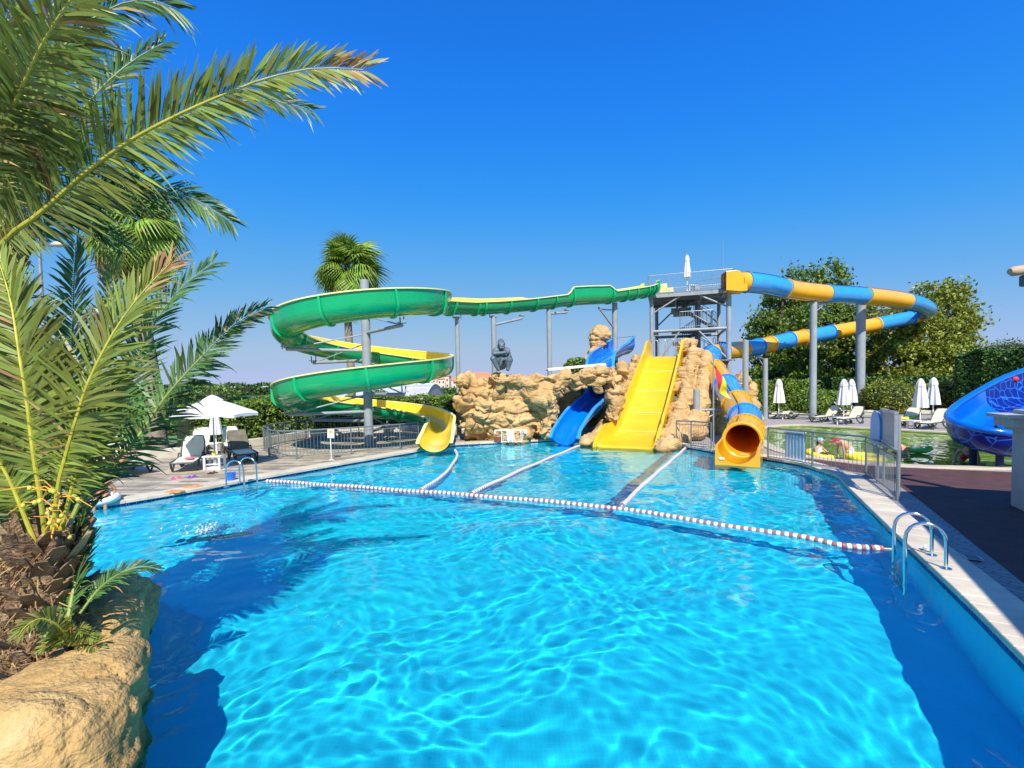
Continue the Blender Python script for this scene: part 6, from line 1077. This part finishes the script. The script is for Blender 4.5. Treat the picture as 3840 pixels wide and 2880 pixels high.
q = G(3647, 2092, .022); t = thing('drain_cover', 'small square metal drain cover in the shaded coping behind the right ladder', 'drain cover', (q.x, q.y, .024), R(64)); mb = MB(); mb.box((0, 0, .004), (.20, .20, .008)); mb.build('frame', M['galvanised'], t)
for k in range(5): mb = MB(); mb.box((-.07 + .035 * k, 0, .011), (.018, .15, .006)); mb.build('grate_bar', M['steel_dark'], t)
# ------------------------------------------------------------------ bar on the right
bq = G(3815, 1908); bar = thing('bar_pavilion', 'grey green bar pavilion with counter, pier and tiled roof at the right edge', 'pavilion', (bq.x, bq.y, 0), R(-26)); mb = MB(); mb.box((.35, 0, .98), (.7, .55, 1.96)); mb.build('pier', M['bar_paint'], bar, bevel=.02); mb = MB(); mb.box((.5, -.29, .95), (.35, .04, 1.5)); mb.build('pier_panel', M['bar_dark'], bar)
zt = W(3760, 1545, bq.y - .3).z; mb = MB(); mb.box((1.6, -.05, zt - .10), (3.9, .95, .07)); mb.box((1.62, -.05, zt - .22), (3.75, .80, .18)); mb.box((1.65, -.05, zt - .345), (3.55, .68, .09)); mb.build('counter', M['bar_paint'], bar, bevel=.015); mb = MB(); mb.box((2.4, .1, .9), (3.4, .4, 1.7)); mb.build('counter_wall', M['bar_paint'], bar)
mb = MB(); mb.box((.75, .1, 2.9), (.18, .18, 2.6)); mb.build('post', M['bar_dark'], bar)
# roof: its eave line runs parallel to the pool edge, outside the picture; shades the deck
ra, rb = G(3372, 1862), G(3840, 2362); hgt = 4.35; sh = Vector((SUN.x, SUN.y, 0)) * (hgt / SUN.z); a, b = ra + sh, rb + sh; d = (b - a).normalized(); a = a - d * .5; b = b + d * 5.0; nrm = Vector((-d.y, d.x, 0)); nrm = nrm if nrm.x > 0 else -nrm
def bl(v): return Matrix.Rotation(R(26), 3, 'Z') @ (Vector(v) - Vector((bq.x, bq.y, 0)))
mb = MB(); P = [a, b, b + nrm * 5.5, a + nrm * 5.5]; mb.add([bl(p + Vector((0, 0, hgt + (1.3 if k in (2, 3) else 0)))) for k, p in enumerate(P)] + [bl(p + Vector((0, 0, hgt + .16 + (1.3 if k in (2, 3) else 0)))) for k, p in enumerate(P)], [(0, 1, 2, 3), (7, 6, 5, 4), (0, 4, 5, 1), (1, 5, 6, 2), (2, 6, 7, 3), (3, 7, 4, 0)]); mb.build('roof', M['clay_tile'], bar)
e0 = W(3786, 1018, 8.3); d_ = Vector((.9, .1, .08)); mb = MB(); mb.tube([bl(e0), bl(e0 + Vector((.06, 0, 0))), bl(e0 + Vector((2.6, -.2, .30)))], [.05, .085, .09], 14); mb.build('beam', M['bar_wood'], bar, smooth=True); e1 = W(3825, 1048, 8.3); mb = MB(); mb.box(bl(e1 + Vector((.9, 0, -.02))), (1.7, .16, .2), rz=R(26)); mb.build('beam', M['bar_dark'], bar, bevel=.03)
# lamp post, court
q = W(190, 1700, 24); lm = thing('lamp_post', 'tall pale lamp post with one arm behind the palm fronds on the left', 'lamp post', (q.x, 24, 0)); zt = W(184, 915, 24).z; mb = MB(); mb.tube([(0, 0, 0), (0, 0, zt)], [.12, .07], 12); mb.build('pole', M['galvanised'], lm, smooth=True); mb = MB(); mb.tube([(-.6, 0, zt - .05), (0, 0, zt), (.75, 0, zt - .12)], .035, 8); mb.build('arm', M['steel_dark'], lm, smooth=True); mb = MB(); mb.add(*sphere_vf((.95, 0, zt - .03), (.34, .18, .14), 10)); mb.build('lamp_head', M['lamp_cream'], lm, smooth=True)
sheet('sports_court', [(-42, 19.6), (-16.2, 19.6), (-16.2, 33), (-42, 33)], .004, M['court_red']); sheet('court_surface', [(-42, 21), (-17.2, 21), (-17.2, 31), (-42, 31)], .008, M['court_green'])
nf = thing('court_fence', 'green net fence at the back of the sports court on the left', 'fence', (-26, 33.5, 0)); mb = MB(); 
for x in np.arange(-14, 10, 2.5): mb.tube([(x, 0, 0), (x, 0, 2.2)], .04, 6)
mb.tube([(-14, 0, 2.2), (9, 0, 2.2)], .04, 6); mb.build('frame', M['net_green'], nf); mb = MB()
for x in np.arange(-14, 9, .28): mb.tube([(x, 0, .05), (x, 0, 2.2)], .008, 4)
for z in np.arange(.15, 2.2, .28): mb.tube([(-14, 0, z), (9, 0, z)], .008, 4)
mb.build('net', M['net_green'], nf)
hedge('court_hedge', 'dark hedge behind the sports court on the far left', [(-45, 36), (-28, 36), (-15.5, 36)], 3.0, 1.6, 8000, .14, 'hedge_dark', 84)
# ------------------------------------------------------------------ palms
def frond(par, P, nh, length, wid, n=80, mat='frond_leaf', rmat='rachis', bare=.12, seed=0, droop=.18, lift=.25, r0=.023, dry=1.3):
    rgn = np.random.default_rng(seed); o = Vector(par.location); P = [V3(p) - o for p in catmull(P, 14)]; cum = [0]
    for a, b in zip(P[:-1], P[1:]): cum.append(cum[-1] + (b - a).length)
    Lt = cum[-1]; nh = Vector(nh); V, Fc = [], []
    def at(s):
        i = max(0, min(len(P) - 2, int(np.searchsorted(cum, s)) - 1)); u = (s - cum[i]) / max(1e-6, cum[i + 1] - cum[i]); return P[i].lerp(P[i + 1], u), (P[i + 1] - P[i]).normalized()
    n = int(n * 1.35)
    DM = []
    for k in range(n):
        q = k / (n - 1); s = Lt * (bare + (1 - bare) * q); p, T = at(min(s, Lt * .999)); N = (nh - T * nh.dot(T)).normalized(); B = T.cross(N)
        prof = min(1, .35 + 2.6 * q) * (1 - .62 * max(0, q - .35) / .65) * (.55 if q < .04 else 1)
        for sd in (-1, 1):
            if rgn.random() < .05: continue
            dmul = 1 + 2.2 * (rgn.random() < .07); l = length * prof * rgn.uniform(.82, 1.1); a = R(62 - 34 * q + rgn.normal() * 5); lf = lift + rgn.normal() * .14; d = (T * math.cos(a) + B * sd * math.sin(a) + N * lf).normalized(); wv = d.cross(N).normalized()
            tw_ = rgn.normal() * .35; wv = (wv * math.cos(tw_) + N * math.sin(tw_)); w_ = wid * .78 * (.75 + .4 * prof); pr = p + B * sd * .012; b0 = len(V); g = Vector((0, 0, -1)) * droop * l * dmul; DM += [1 if q > dry + rgn.normal() * .05 or rgn.random() < .025 else 0] * 3
            for t_, ww in ((0, .45), (.35, 1.0), (.75, .7)):
                c = pr + d * l * t_ + g * t_ * t_; V.append(c - wv * w_ * ww * .5); V.append(c + wv * w_ * ww * .5)
            V.append(pr + d * l + g); Fc += [(b0, b0 + 1, b0 + 3, b0 + 2), (b0 + 2, b0 + 3, b0 + 5, b0 + 4), (b0 + 4, b0 + 5, b0 + 6, b0 + 6)]
    me = bpy.data.meshes.new('frond'); me.from_pydata([tuple(v) for v in V], [], [f if f[2] != f[3] else f[:3] for f in Fc]); me.update(); fo = link('frond', me, M[mat], par); me.materials.append(M['dry_leaf']); me.polygons.foreach_set('material_index', DM)
    mb = MB(); m = 20; mb.tube([at(Lt * k / (m - 1) * .995)[0] for k in range(m)], [r0 * (1 - .85 * k / (m - 1)) for k in range(m)], 8); mb.build('rachis', M[rmat], fo, smooth=True); return fo
# short palm on the island
TB = W(120, 2640, 4.3); TC = W(165, 2030, 4.2); shp = thing('date_palm', 'short date palm with shaggy trunk growing behind the large tan boulder at lower left', 'palm tree', (TB.x, TB.y, -.25))
def trunk_boots(par, base, top, r0, r1, nb, mat='palm_bark', seed=3):
    o = Vector(par.location); a, b = Vector(base) - o, Vector(top) - o; mb = MB(); m = 9; mb.tube([a.lerp(b, k / (m - 1)) for k in range(m)], [r0 + (r1 - r0) * (k / (m - 1)) for k in range(m)], 18); tk = mb.build('trunk', M[mat], par, smooth=True); q = random.Random(seed); mb = MB(); ax = (b - a).normalized()
    for k in range(nb):
        u = (k + .5) / nb * 1.0; an = k * 2.399; rr = r0 + (r1 - r0) * u; c = a.lerp(b, u); x = Vector((math.cos(an), math.sin(an), 0)); s = q.uniform(.8, 1.25); l = .22 * s; wd = .085 * s; out_ = x * rr * .92; dr = (ax * .75 + x * q.uniform(.25, .75)).normalized(); y = ax.cross(x).normalized(); tp = y * q.uniform(-.03, .03)
        p0, p1, p2 = c + out_ - dr * .06, c + out_ + dr * l * .55 + tp, c + out_ + dr * l + tp * 2; th = x * .03
        mb.add([p0 - y * wd, p0 + y * wd, p1 - y * wd * .75, p1 + y * wd * .75, p2 - y * wd * .45, p2 + y * wd * .45, p0 - y * wd - th, p0 + y * wd - th, p1 - y * wd * .7 - th, p1 + y * wd * .7 - th, p2 - y * wd * .4 - th, p2 + y * wd * .4 - th], [(0, 1, 3, 2), (2, 3, 5, 4), (7, 6, 8, 9), (9, 8, 10, 11), (0, 2, 8, 6), (2, 4, 10, 8), (3, 1, 7, 9), (5, 3, 9, 11), (4, 5, 11, 10)])
    mb.build('leaf_bases', M[mat], tk)
    mb = MB()
    for k in range(nb * 5):
        u = q.random(); an = q.uniform(0, 6.28); rr = r0 + (r1 - r0) * u; c = a.lerp(b, u); x = Vector((math.cos(an), math.sin(an), 0)); p = c + x * rr * q.uniform(.95, 1.1); e = p + Vector((q.uniform(-.1, .1), q.uniform(-.1, .1), q.uniform(-.16, .12))) + x * q.uniform(.0, .08); mid = p.lerp(e, .5) + x * .04; mb.tube([p, mid, e], [.006, .005, .002], 4)
    tag(mb.build('fibres', M['dry_leaf'], tk), kind='stuff')
trunk_boots(shp, TB - Vector((0, 0, .3)), TC, .31, .23, 150)
q = random.Random(12); o = Vector(shp.location); tk = [c for c in shp.children if c.name.startswith('trunk')][0]
for k in range(26):
    an = k * 2.399; u = k / 26; x = Vector((math.cos(an), math.sin(an), 0)); y = Vector((-x.y, x.x, 0)); p = TC - o + Vector((0, 0, -.16 + .10 * u)) + x * (.23 - .11 * u); l = q.uniform(.20, .42); d = (Vector((0, 0, 1)) + x * (.75 - .55 * u)).normalized(); wd = .075; mb = MB(); th = d.cross(y) * .028
    R0 = [[p + d * l * t + y * wd * w_ + th * e for w_, e in ((-1, -.3), (0, -1), (1, -.3), (0, .6))] for t in (0,)]
    R0 = [[p + d * l * t + y * wd * ws * w_ + th * e for w_, e in ((-1, -.3), (0, -1), (1, -.3), (0, .6))] for t, ws in ((0, 1), (.5, .8), (.85, .5), (1, .25))]
    mb.grid(R0, close=True); mb.add(R0[-1], [(0, 1, 2, 3)]); mb.build('leaf_base', M['palm_bark' if k % 3 else 'frond_base'], tk, smooth=True)
c0 = TC
def Fr(par, pts, nh, length, wid, **k): return frond(par, [W(*p) for p in pts], nh, length, wid, **k)
Fr(shp, [(180, 2080, 4.2), (150, 1850, 4.1), (128, 1720, 4.05), (100, 1500, 4.0), (72, 1330, 4.0), (40, 1130, 4.1), (-10, 960, 4.3)], (.15, -1, .25), .72, .038, n=92, bare=.26, seed=1, lift=.12)
Fr(shp, [(200, 2080, 4.2), (215, 1850, 4.1), (250, 1700, 4.05), (290, 1560, 4.0), (337, 1420, 4.0), (434, 1234, 4.05), (540, 1090, 4.1), (645, 980, 4.2)], (-.1, -1, .3), .66, .036, n=96, bare=.24, dry=.88, seed=2, lift=.12)
Fr(shp, [(215, 2090, 4.25), (300, 1880, 4.4), (400, 1760, 4.6), (500, 1662, 4.8), (627, 1481, 5.0), (760, 1335, 5.1), (874, 1222, 5.2), (992, 1152, 5.3)], (-.1, -1, .2), .5, .036, n=84, mat='frond_leaf_blue', rmat='rachis_green', bare=.2, seed=3, lift=.1)
Fr(shp, [(190, 2080, 4.4), (330, 1750, 4.8), (430, 1560, 5.0), (520, 1330, 5.2), (600, 1180, 5.3), (690, 1070, 5.4), (800, 985, 5.5)], (-.25, -.95, .25), .58, .036, n=84, mat='frond_leaf_blue', rmat='rachis_green', bare=.18, seed=4, lift=.1)
Fr(shp, [(185, 2080, 4.4), (235, 1750, 4.9), (258, 1500, 5.2), (272, 1260, 5.4), (278, 1040, 5.5), (285, 905, 5.6)], (.0, -1, .2), .6, .038, n=84, mat='frond_leaf_blue', rmat='rachis_green', bare=.18, seed=5, lift=.15)
Fr(shp, [(190, 2080, 4.4), (280, 1750, 4.8), (340, 1500, 5.1), (390, 1270, 5.3), (420, 1080, 5.4), (430, 960, 5.5)], (-.2, -1, .2), .55, .036, n=76, bare=.2, seed=6, lift=.1)
Fr(shp, [(170, 2080, 4.3), (60, 1850, 4.4), (-60, 1620, 4.4), (-200, 1420, 4.4)], (.5, -.8, .4), .62, .036, n=70, bare=.2, seed=7)
Fr(shp, [(215, 2120, 4.3), (270, 1950, 4.5), (330, 1850, 4.7), (400, 1800, 4.9), (480, 1790, 5.1)], (-.2, -.6, .8), .4, .03, n=50, mat='frond_leaf_blue', rmat='rachis', bare=.3, seed=8)
Fr(shp, [(230, 2150, 4.2), (262, 2080, 4.3), (300, 1990, 4.4), (335, 1920, 4.5), (370, 1880, 4.6)], (-.6, -.7, .4), .36, .032, n=46, mat='frond_leaf_blue', rmat='rachis_green', bare=.1, seed=9)
Fr(shp, [(300, 2300, 4.1), (370, 2210, 4.2), (450, 2150, 4.3), (530, 2125, 4.4), (595, 2135, 4.5)], (.0, -.5, .9), .19, .018, n=54, mat='frond_leaf_blue', rmat='rachis_green', bare=.15, seed=10, r0=.012)
Fr(shp, [(250, 2380, 3.9), (210, 2340, 3.8), (150, 2320, 3.7), (95, 2350, 3.6), (66, 2390, 3.55)], (.2, -.6, .8), .16, .02, n=40, bare=.1, seed=11, r0=.012)
Fr(shp, [(255, 2330, 4.1), (275, 2220, 4.2), (300, 2120, 4.3), (330, 2050, 4.4), (350, 2000, 4.5)], (-.3, -.9, .3), .38, .026, n=50, mat='frond_leaf_blue', rmat='rachis_green', bare=.05, seed=12)
for i in range(12):
    a = i * .52; px, py = 265, 2420; e = (px + 120 * math.cos(a), py - 80 * abs(math.sin(a)) - 10); Fr(shp, [(px, py, 3.95), (px + (e[0] - px) * .5, py + (e[1] - py) * .7, 3.9), (e[0], e[1] + 25, 3.85)], (0, -.5, .9), .10, .016, n=16, bare=.2, seed=20 + i, r0=.007, rmat='frond_stalk' if i % 3 == 0 else 'rachis_green')
for i, (px, py) in enumerate([(-30, 1990), (-60, 1900), (60, 1870), (-80, 2080), (20, 2120)]): Fr(shp, [(150, 2100, 4.5), (100 + (px - 100) * .4, 2040 + (py - 2040) * .8, 4.6), (px, py, 4.8), (px - 90, py + 50, 4.9)], (.2, -.5, .9), .45, .034, n=56, mat='frond_leaf_blue', rmat='rachis_green', bare=.15, seed=40 + i)
Fr(shp, [(205, 2090, 4.2), (245, 1930, 4.15), (285, 1780, 4.1), (335, 1640, 4.1), (400, 1510, 4.15), (480, 1400, 4.2)], (-.2, -1, .25), .50, .032, n=70, bare=.34, seed=61, lift=.12)
Fr(shp, [(195, 2090, 4.25), (200, 1930, 4.3), (205, 1760, 4.35), (200, 1590, 4.4), (185, 1420, 4.5), (160, 1270, 4.6)], (.05, -1, .2), .52, .032, n=70, bare=.32, seed=62, lift=.12)
Fr(shp, [(150, 2080, 4.2), (90, 1930, 4.15), (30, 1790, 4.1), (-40, 1680, 4.1), (-120, 1600, 4.2)], (.2, -1, .3), .5, .032, n=64, bare=.3, seed=64)
# date stalks and green dates
mb = MB(); q = random.Random(5); dm = []; o = Vector(shp.location)
for i in range(18):
    a = q.uniform(0, 6.28); px, py = 190 + q.uniform(-50, 70), 1960 + q.uniform(-120, 60); p = W(px, py, 3.95); e = p + Vector((math.cos(a) * q.uniform(.12, .38), q.uniform(-.15, .1), q.uniform(-.12, .12))); m_ = p.lerp(e, .5) + Vector((0, 0, .05)); mb.tube([p - o, m_ - o, e - o], [.006, .005, .003], 5)
    for k in range(q.randint(0, 2)): dm.append(m_.lerp(e, q.random()) - o + Vector((q.uniform(-.02, .02), 0, -.015)))
sk = mb.build('fruit_stalks', M['frond_stalk'], shp, smooth=True); [MB().add(*sphere_vf(p, (.017, .017, .021), 6)).build('date', M['frond_fruit'], sk, smooth=True) for p in dm]
# tall palm, mostly outside the left edge
KB = W(-60, 2100, 5.2); KC = W(-40, 930, 4.7); tall = thing('date_palm', 'tall date palm whose trunk stands at the left picture edge, fronds reaching far right', 'palm tree', (KB.x, KB.y, -.1)); trunk_boots(tall, (KB.x, KB.y, -.1), KC, .26, .24, 90, seed=8)
Fr(tall, [(-60, 1000, 4.5), (40, 880, 4.3), (150, 800, 4.2), (330, 640, 4.1), (500, 520, 4.0), (680, 425, 3.95), (850, 350, 3.9), (1010, 290, 3.9), (1190, 255, 3.9), (1372, 262, 3.95)], (.25, -.95, -.05), .60, .034, n=130, bare=.06, dry=.93, seed=101, lift=.15, droop=.1)
Fr(tall, [(-40, 900, 4.4), (-20, 700, 4.2), (5, 526, 4.0), (65, 369, 3.8), (163, 157, 3.6), (280, -20, 3.5), (400, -160, 3.5)], (.45, -.85, -.25), .66, .038, n=100, bare=.1, seed=102, droop=.2, lift=.05)
Fr(tall, [(-20, 900, 4.8), (100, 690, 4.9), (206, 540, 5.0), (310, 410, 5.1), (407, 304, 5.2), (510, 220, 5.3), (615, 160, 5.4)], (.1, -.95, .1), .6, .034, n=96, mat='frond_leaf_blue', rmat='rachis_green', bare=.1, seed=103, droop=.3)
Fr(tall, [(-30, 850, 4.4), (60, 560, 4.4), (170, 280, 4.4), (300, 110, 4.5), (440, 20, 4.6), (560, 0, 4.7), (668, 36, 4.8)], (.2, -.9, .0), .62, .034, n=100, mat='frond_leaf_blue', rmat='rachis_green', bare=.15, seed=104, droop=.35)
Fr(tall, [(0, 920, 5.0), (180, 760, 5.2), (380, 620, 5.3), (600, 480, 5.4), (800, 400, 5.5), (1000, 375, 5.6), (1172, 414, 5.7)], (.15, -.95, .25), .52, .03, n=100, mat='frond_leaf_blue', rmat='rachis_green', bare=.1, seed=105, droop=.3)
Fr(tall, [(0, 950, 5.0), (150, 860, 5.2), (300, 770, 5.3), (440, 725, 5.4), (580, 715, 5.5), (730, 750, 5.6), (868, 832, 5.7)], (.1, -.9, .35), .56, .032, n=96, mat='frond_leaf_blue', rmat='rachis_green', bare=.08, seed=106, droop=.3)
Fr(tall, [(-30, 880, 4.6), (20, 640, 4.7), (80, 420, 4.8), (130, 200, 5.0), (200, 20, 5.1), (300, -120, 5.2)], (.3, -.9, -.1), .62, .034, n=90, bare=.12, seed=107, droop=.25)
Fr(tall, [(-60, 880, 4.3), (-90, 620, 4.1), (-70, 380, 3.9), (-20, 180, 3.8), (60, -20, 3.7)], (.4, -.8, .3), .66, .036, n=90, bare=.12, seed=108, droop=.25)
Fr(tall, [(-20, 930, 4.8), (90, 830, 5.0), (200, 800, 5.1), (330, 830, 5.2), (440, 910, 5.3)], (0, -.5, .9), .5, .03, n=70, mat='frond_leaf_blue', rmat='rachis_green', bare=.1, seed=109, droop=.3)
Fr(tall, [(-30, 940, 4.6), (30, 800, 4.7), (80, 700, 4.8), (170, 590, 5.0), (300, 500, 5.2), (440, 470, 5.3)], (0, -.6, .8), .5, .03, n=76, mat='frond_leaf_blue', rmat='rachis_green', bare=.1, seed=110, droop=.3)
for i, (px, py) in enumerate([(70, 850), (110, 900), (40, 800)]): Fr(tall, [(-30, 960, 4.6), (20, 880 - i * 20, 4.5), (px, py - 60, 4.45), (px + 40, py + 30, 4.4)], (0, -.6, .8), .2, .014, n=30, mat='dry_leaf', rmat='frond_stalk', bare=.1, seed=120 + i, r0=.014)
# fan palms
def fan_leaf_mesh(name, seed, droop, petiole=1.1, Rf=1.0, n=26):
    q = random.Random(seed); V, Fc = [], []
    V += [(-.02, 0, 0), (.02, 0, 0), (.012, petiole, 0), (-.012, petiole, 0), (0, 0, -.03), (0, petiole, -.02)]; Fc += [(0, 1, 2, 3), (1, 4, 5, 2), (4, 0, 3, 5)]
    for k in range(n):
        a = R(-112 + 224 * k / (n - 1)); l = Rf * (1 - .22 * abs(k / (n - 1) * 2 - 1) ** 2) * q.uniform(.9, 1.08); dx, dy = math.sin(a), math.cos(a); nx, ny = dy, -dx; b = len(V)
        for t, ww in ((.05, .02), (.35, .055), (.6, .06), (.8, .035)): z = -droop * t ** 2.4 * l + .1 * math.cos(a) * t * 0; rr = l * t * (1 - .12 * droop * t); V += [(dx * rr - nx * ww, petiole + dy * rr - ny * ww, z + (.028 * t if True else 0)), (dx * rr, petiole + dy * rr, z), (dx * rr + nx * ww, petiole + dy * rr + ny * ww, z + .028 * t)]
        tz = -droop * l * 1.15 - q.uniform(0, .15) * droop; rr = l * .9; V.append((dx * rr, petiole + dy * rr, tz))
        for s in range(3): c = b + s * 3; Fc += [(c, c + 1, c + 4, c + 3), (c + 1, c + 2, c + 5, c + 4)]
        c = b + 9; Fc += [(c, c + 1, b + 12), (c + 1, c + 2, b + 12)]
    me = bpy.data.meshes.new(name); me.from_pydata(V, [], Fc); me.update(); return me
def fan_palm(label, base, crown, seed, nl=44, R_=1.15, tr=.3):
    t = thing('fan_palm', label, 'palm tree', base); q = random.Random(seed); b = Vector(base); c = Vector(crown) - b; mb = MB(); m = 10; pts = [Vector((0, 0, -.1)).lerp(c, k / (m - 1)) + Vector((.12 * math.sin(k * .7), 0, 0)) * (k < m - 1) for k in range(m)]; mb.tube(pts, [tr * (1.35 if k == 0 else 1.0 - .25 * k / m) for k in range(m)], 14); mb.build('trunk', M['fan_bark'], t, smooth=True)
    ms = {}
    for mt, dr in (('fan_leaf', .55), ('fan_leaf', .85), ('fan_leaf_yellow', .6), ('dry_leaf', 1.1)): me = fan_leaf_mesh('fan_leaf', seed + len(ms), dr, 1.0, R_); me.materials.append(M[mt]); ms[len(ms)] = me
    for k in range(nl):
        u = k / nl; el = 84 - 150 * u + q.uniform(-14, 14); az = k * 137.5 + q.uniform(-14, 14); i = 3 if el < -28 and q.random() < .55 else (2 if q.random() < .12 else (0 if el > 30 else 1)); o = bpy.data.objects.new('dead_leaf' if i == 3 else 'leaf', ms[i]); COL.objects.link(o); o.parent = t; o.location = c + Vector((0, 0, -.5 * u)); o.rotation_mode = 'XYZ'; o.rotation_euler = (Matrix.Rotation(R(az), 3, 'Z') @ Matrix.Rotation(R(el), 3, 'X') @ Matrix.Rotation(R(q.uniform(-45, 45)), 3, 'Y')).to_euler(); s = q.uniform(.85, 1.15); o.scale = (s, s, s)
    for k in range(34):
        mb = MB(); an = q.uniform(0, 6.28); l = q.uniform(.9, 2.0); r_ = q.uniform(.25, .75); x = Vector((math.cos(an), math.sin(an), 0)); p = c + Vector((0, 0, -.2)); mb.tube([p, p + x * r_ + Vector((0, 0, .15)), p + x * (r_ + .12) + Vector((0, 0, -l * .5)), p + x * (r_ * .9) + Vector((0, 0, -l))], [.03, .05, .09, .02], 5); mb.build('hanging_husk', M['dry_leaf'], t)
    return t
a = W(1312, 1640, 29); fan_palm('fan palm with drooping leaves standing behind the green spiral slide', (a.x, 29, 0), W(1312, 1010, 29), 11, 62, 1.3, .26)
a = G(590, 1682); fan_palm('leaning fan palm with a bare trunk behind the date palm fronds', (a.x, a.y, 0), W(500, 850, a.y), 17, 62, 1.2, .36)
# ------------------------------------------------------------------ boulders of the island
def BL(px, py, d, rx, ry, rz, a=0, b=0): return (tuple(W(px, py, d)), (rx, ry, rz), rotm(R(a), R(b), 0))
rock('boulder', [BL(285, 2590, 3.75, .55, .5, .34, 20, 0), BL(150, 2710, 3.5, .62, .6, .36, 0, 0), BL(20, 2850, 3.2, .7, .6, .38), BL(400, 2515, 3.95, .33, .36, .28), BL(230, 2800, 3.3, .55, .45, .42), BL(-80, 2860, 3.3, .7, .6, .36), BL(110, 2890, 3.1, .6, .4, .5), BL(250, 2940, 3.4, .5, .5, .65), BL(395, 2680, 3.9, .32, .38, .55)], .03, M['rock_near'], 'large sunlit tan boulder at the lower left edge of the pool', 'rock', 61, lump=.09, lscale=.7, fine=.05, fscale=3.5, strata=.02, sm=14)
rock('boulder', [BL(410, 2290, 5.3, .42, .55, .40), BL(330, 2330, 5.0, .6, .6, .36), BL(455, 2360, 5.0, .22, .4, .5), BL(240, 2330, 5.2, .6, .6, .4), BL(420, 2400, 4.7, .30, .4, .45)], .03, M['rock_near'], 'shaded tan boulder behind the large one, under the palm', 'rock', 67, lump=.08, lscale=.55, fine=.04, fscale=3.5, strata=.015, sm=5)
rock('boulder', [BL(20, 2260, 5.6, .7, .7, .45), BL(-200, 2300, 5.5, .9, .8, .5), BL(-150, 2600, 4.6, .9, 1.2, .35), BL(80, 2480, 4.6, .7, .7, .3)], .04, M['rock_near'], 'dark tan boulder at the left edge behind the palm trunk', 'rock', 71, lump=.1, lscale=.6, strata=.02, sm=4)
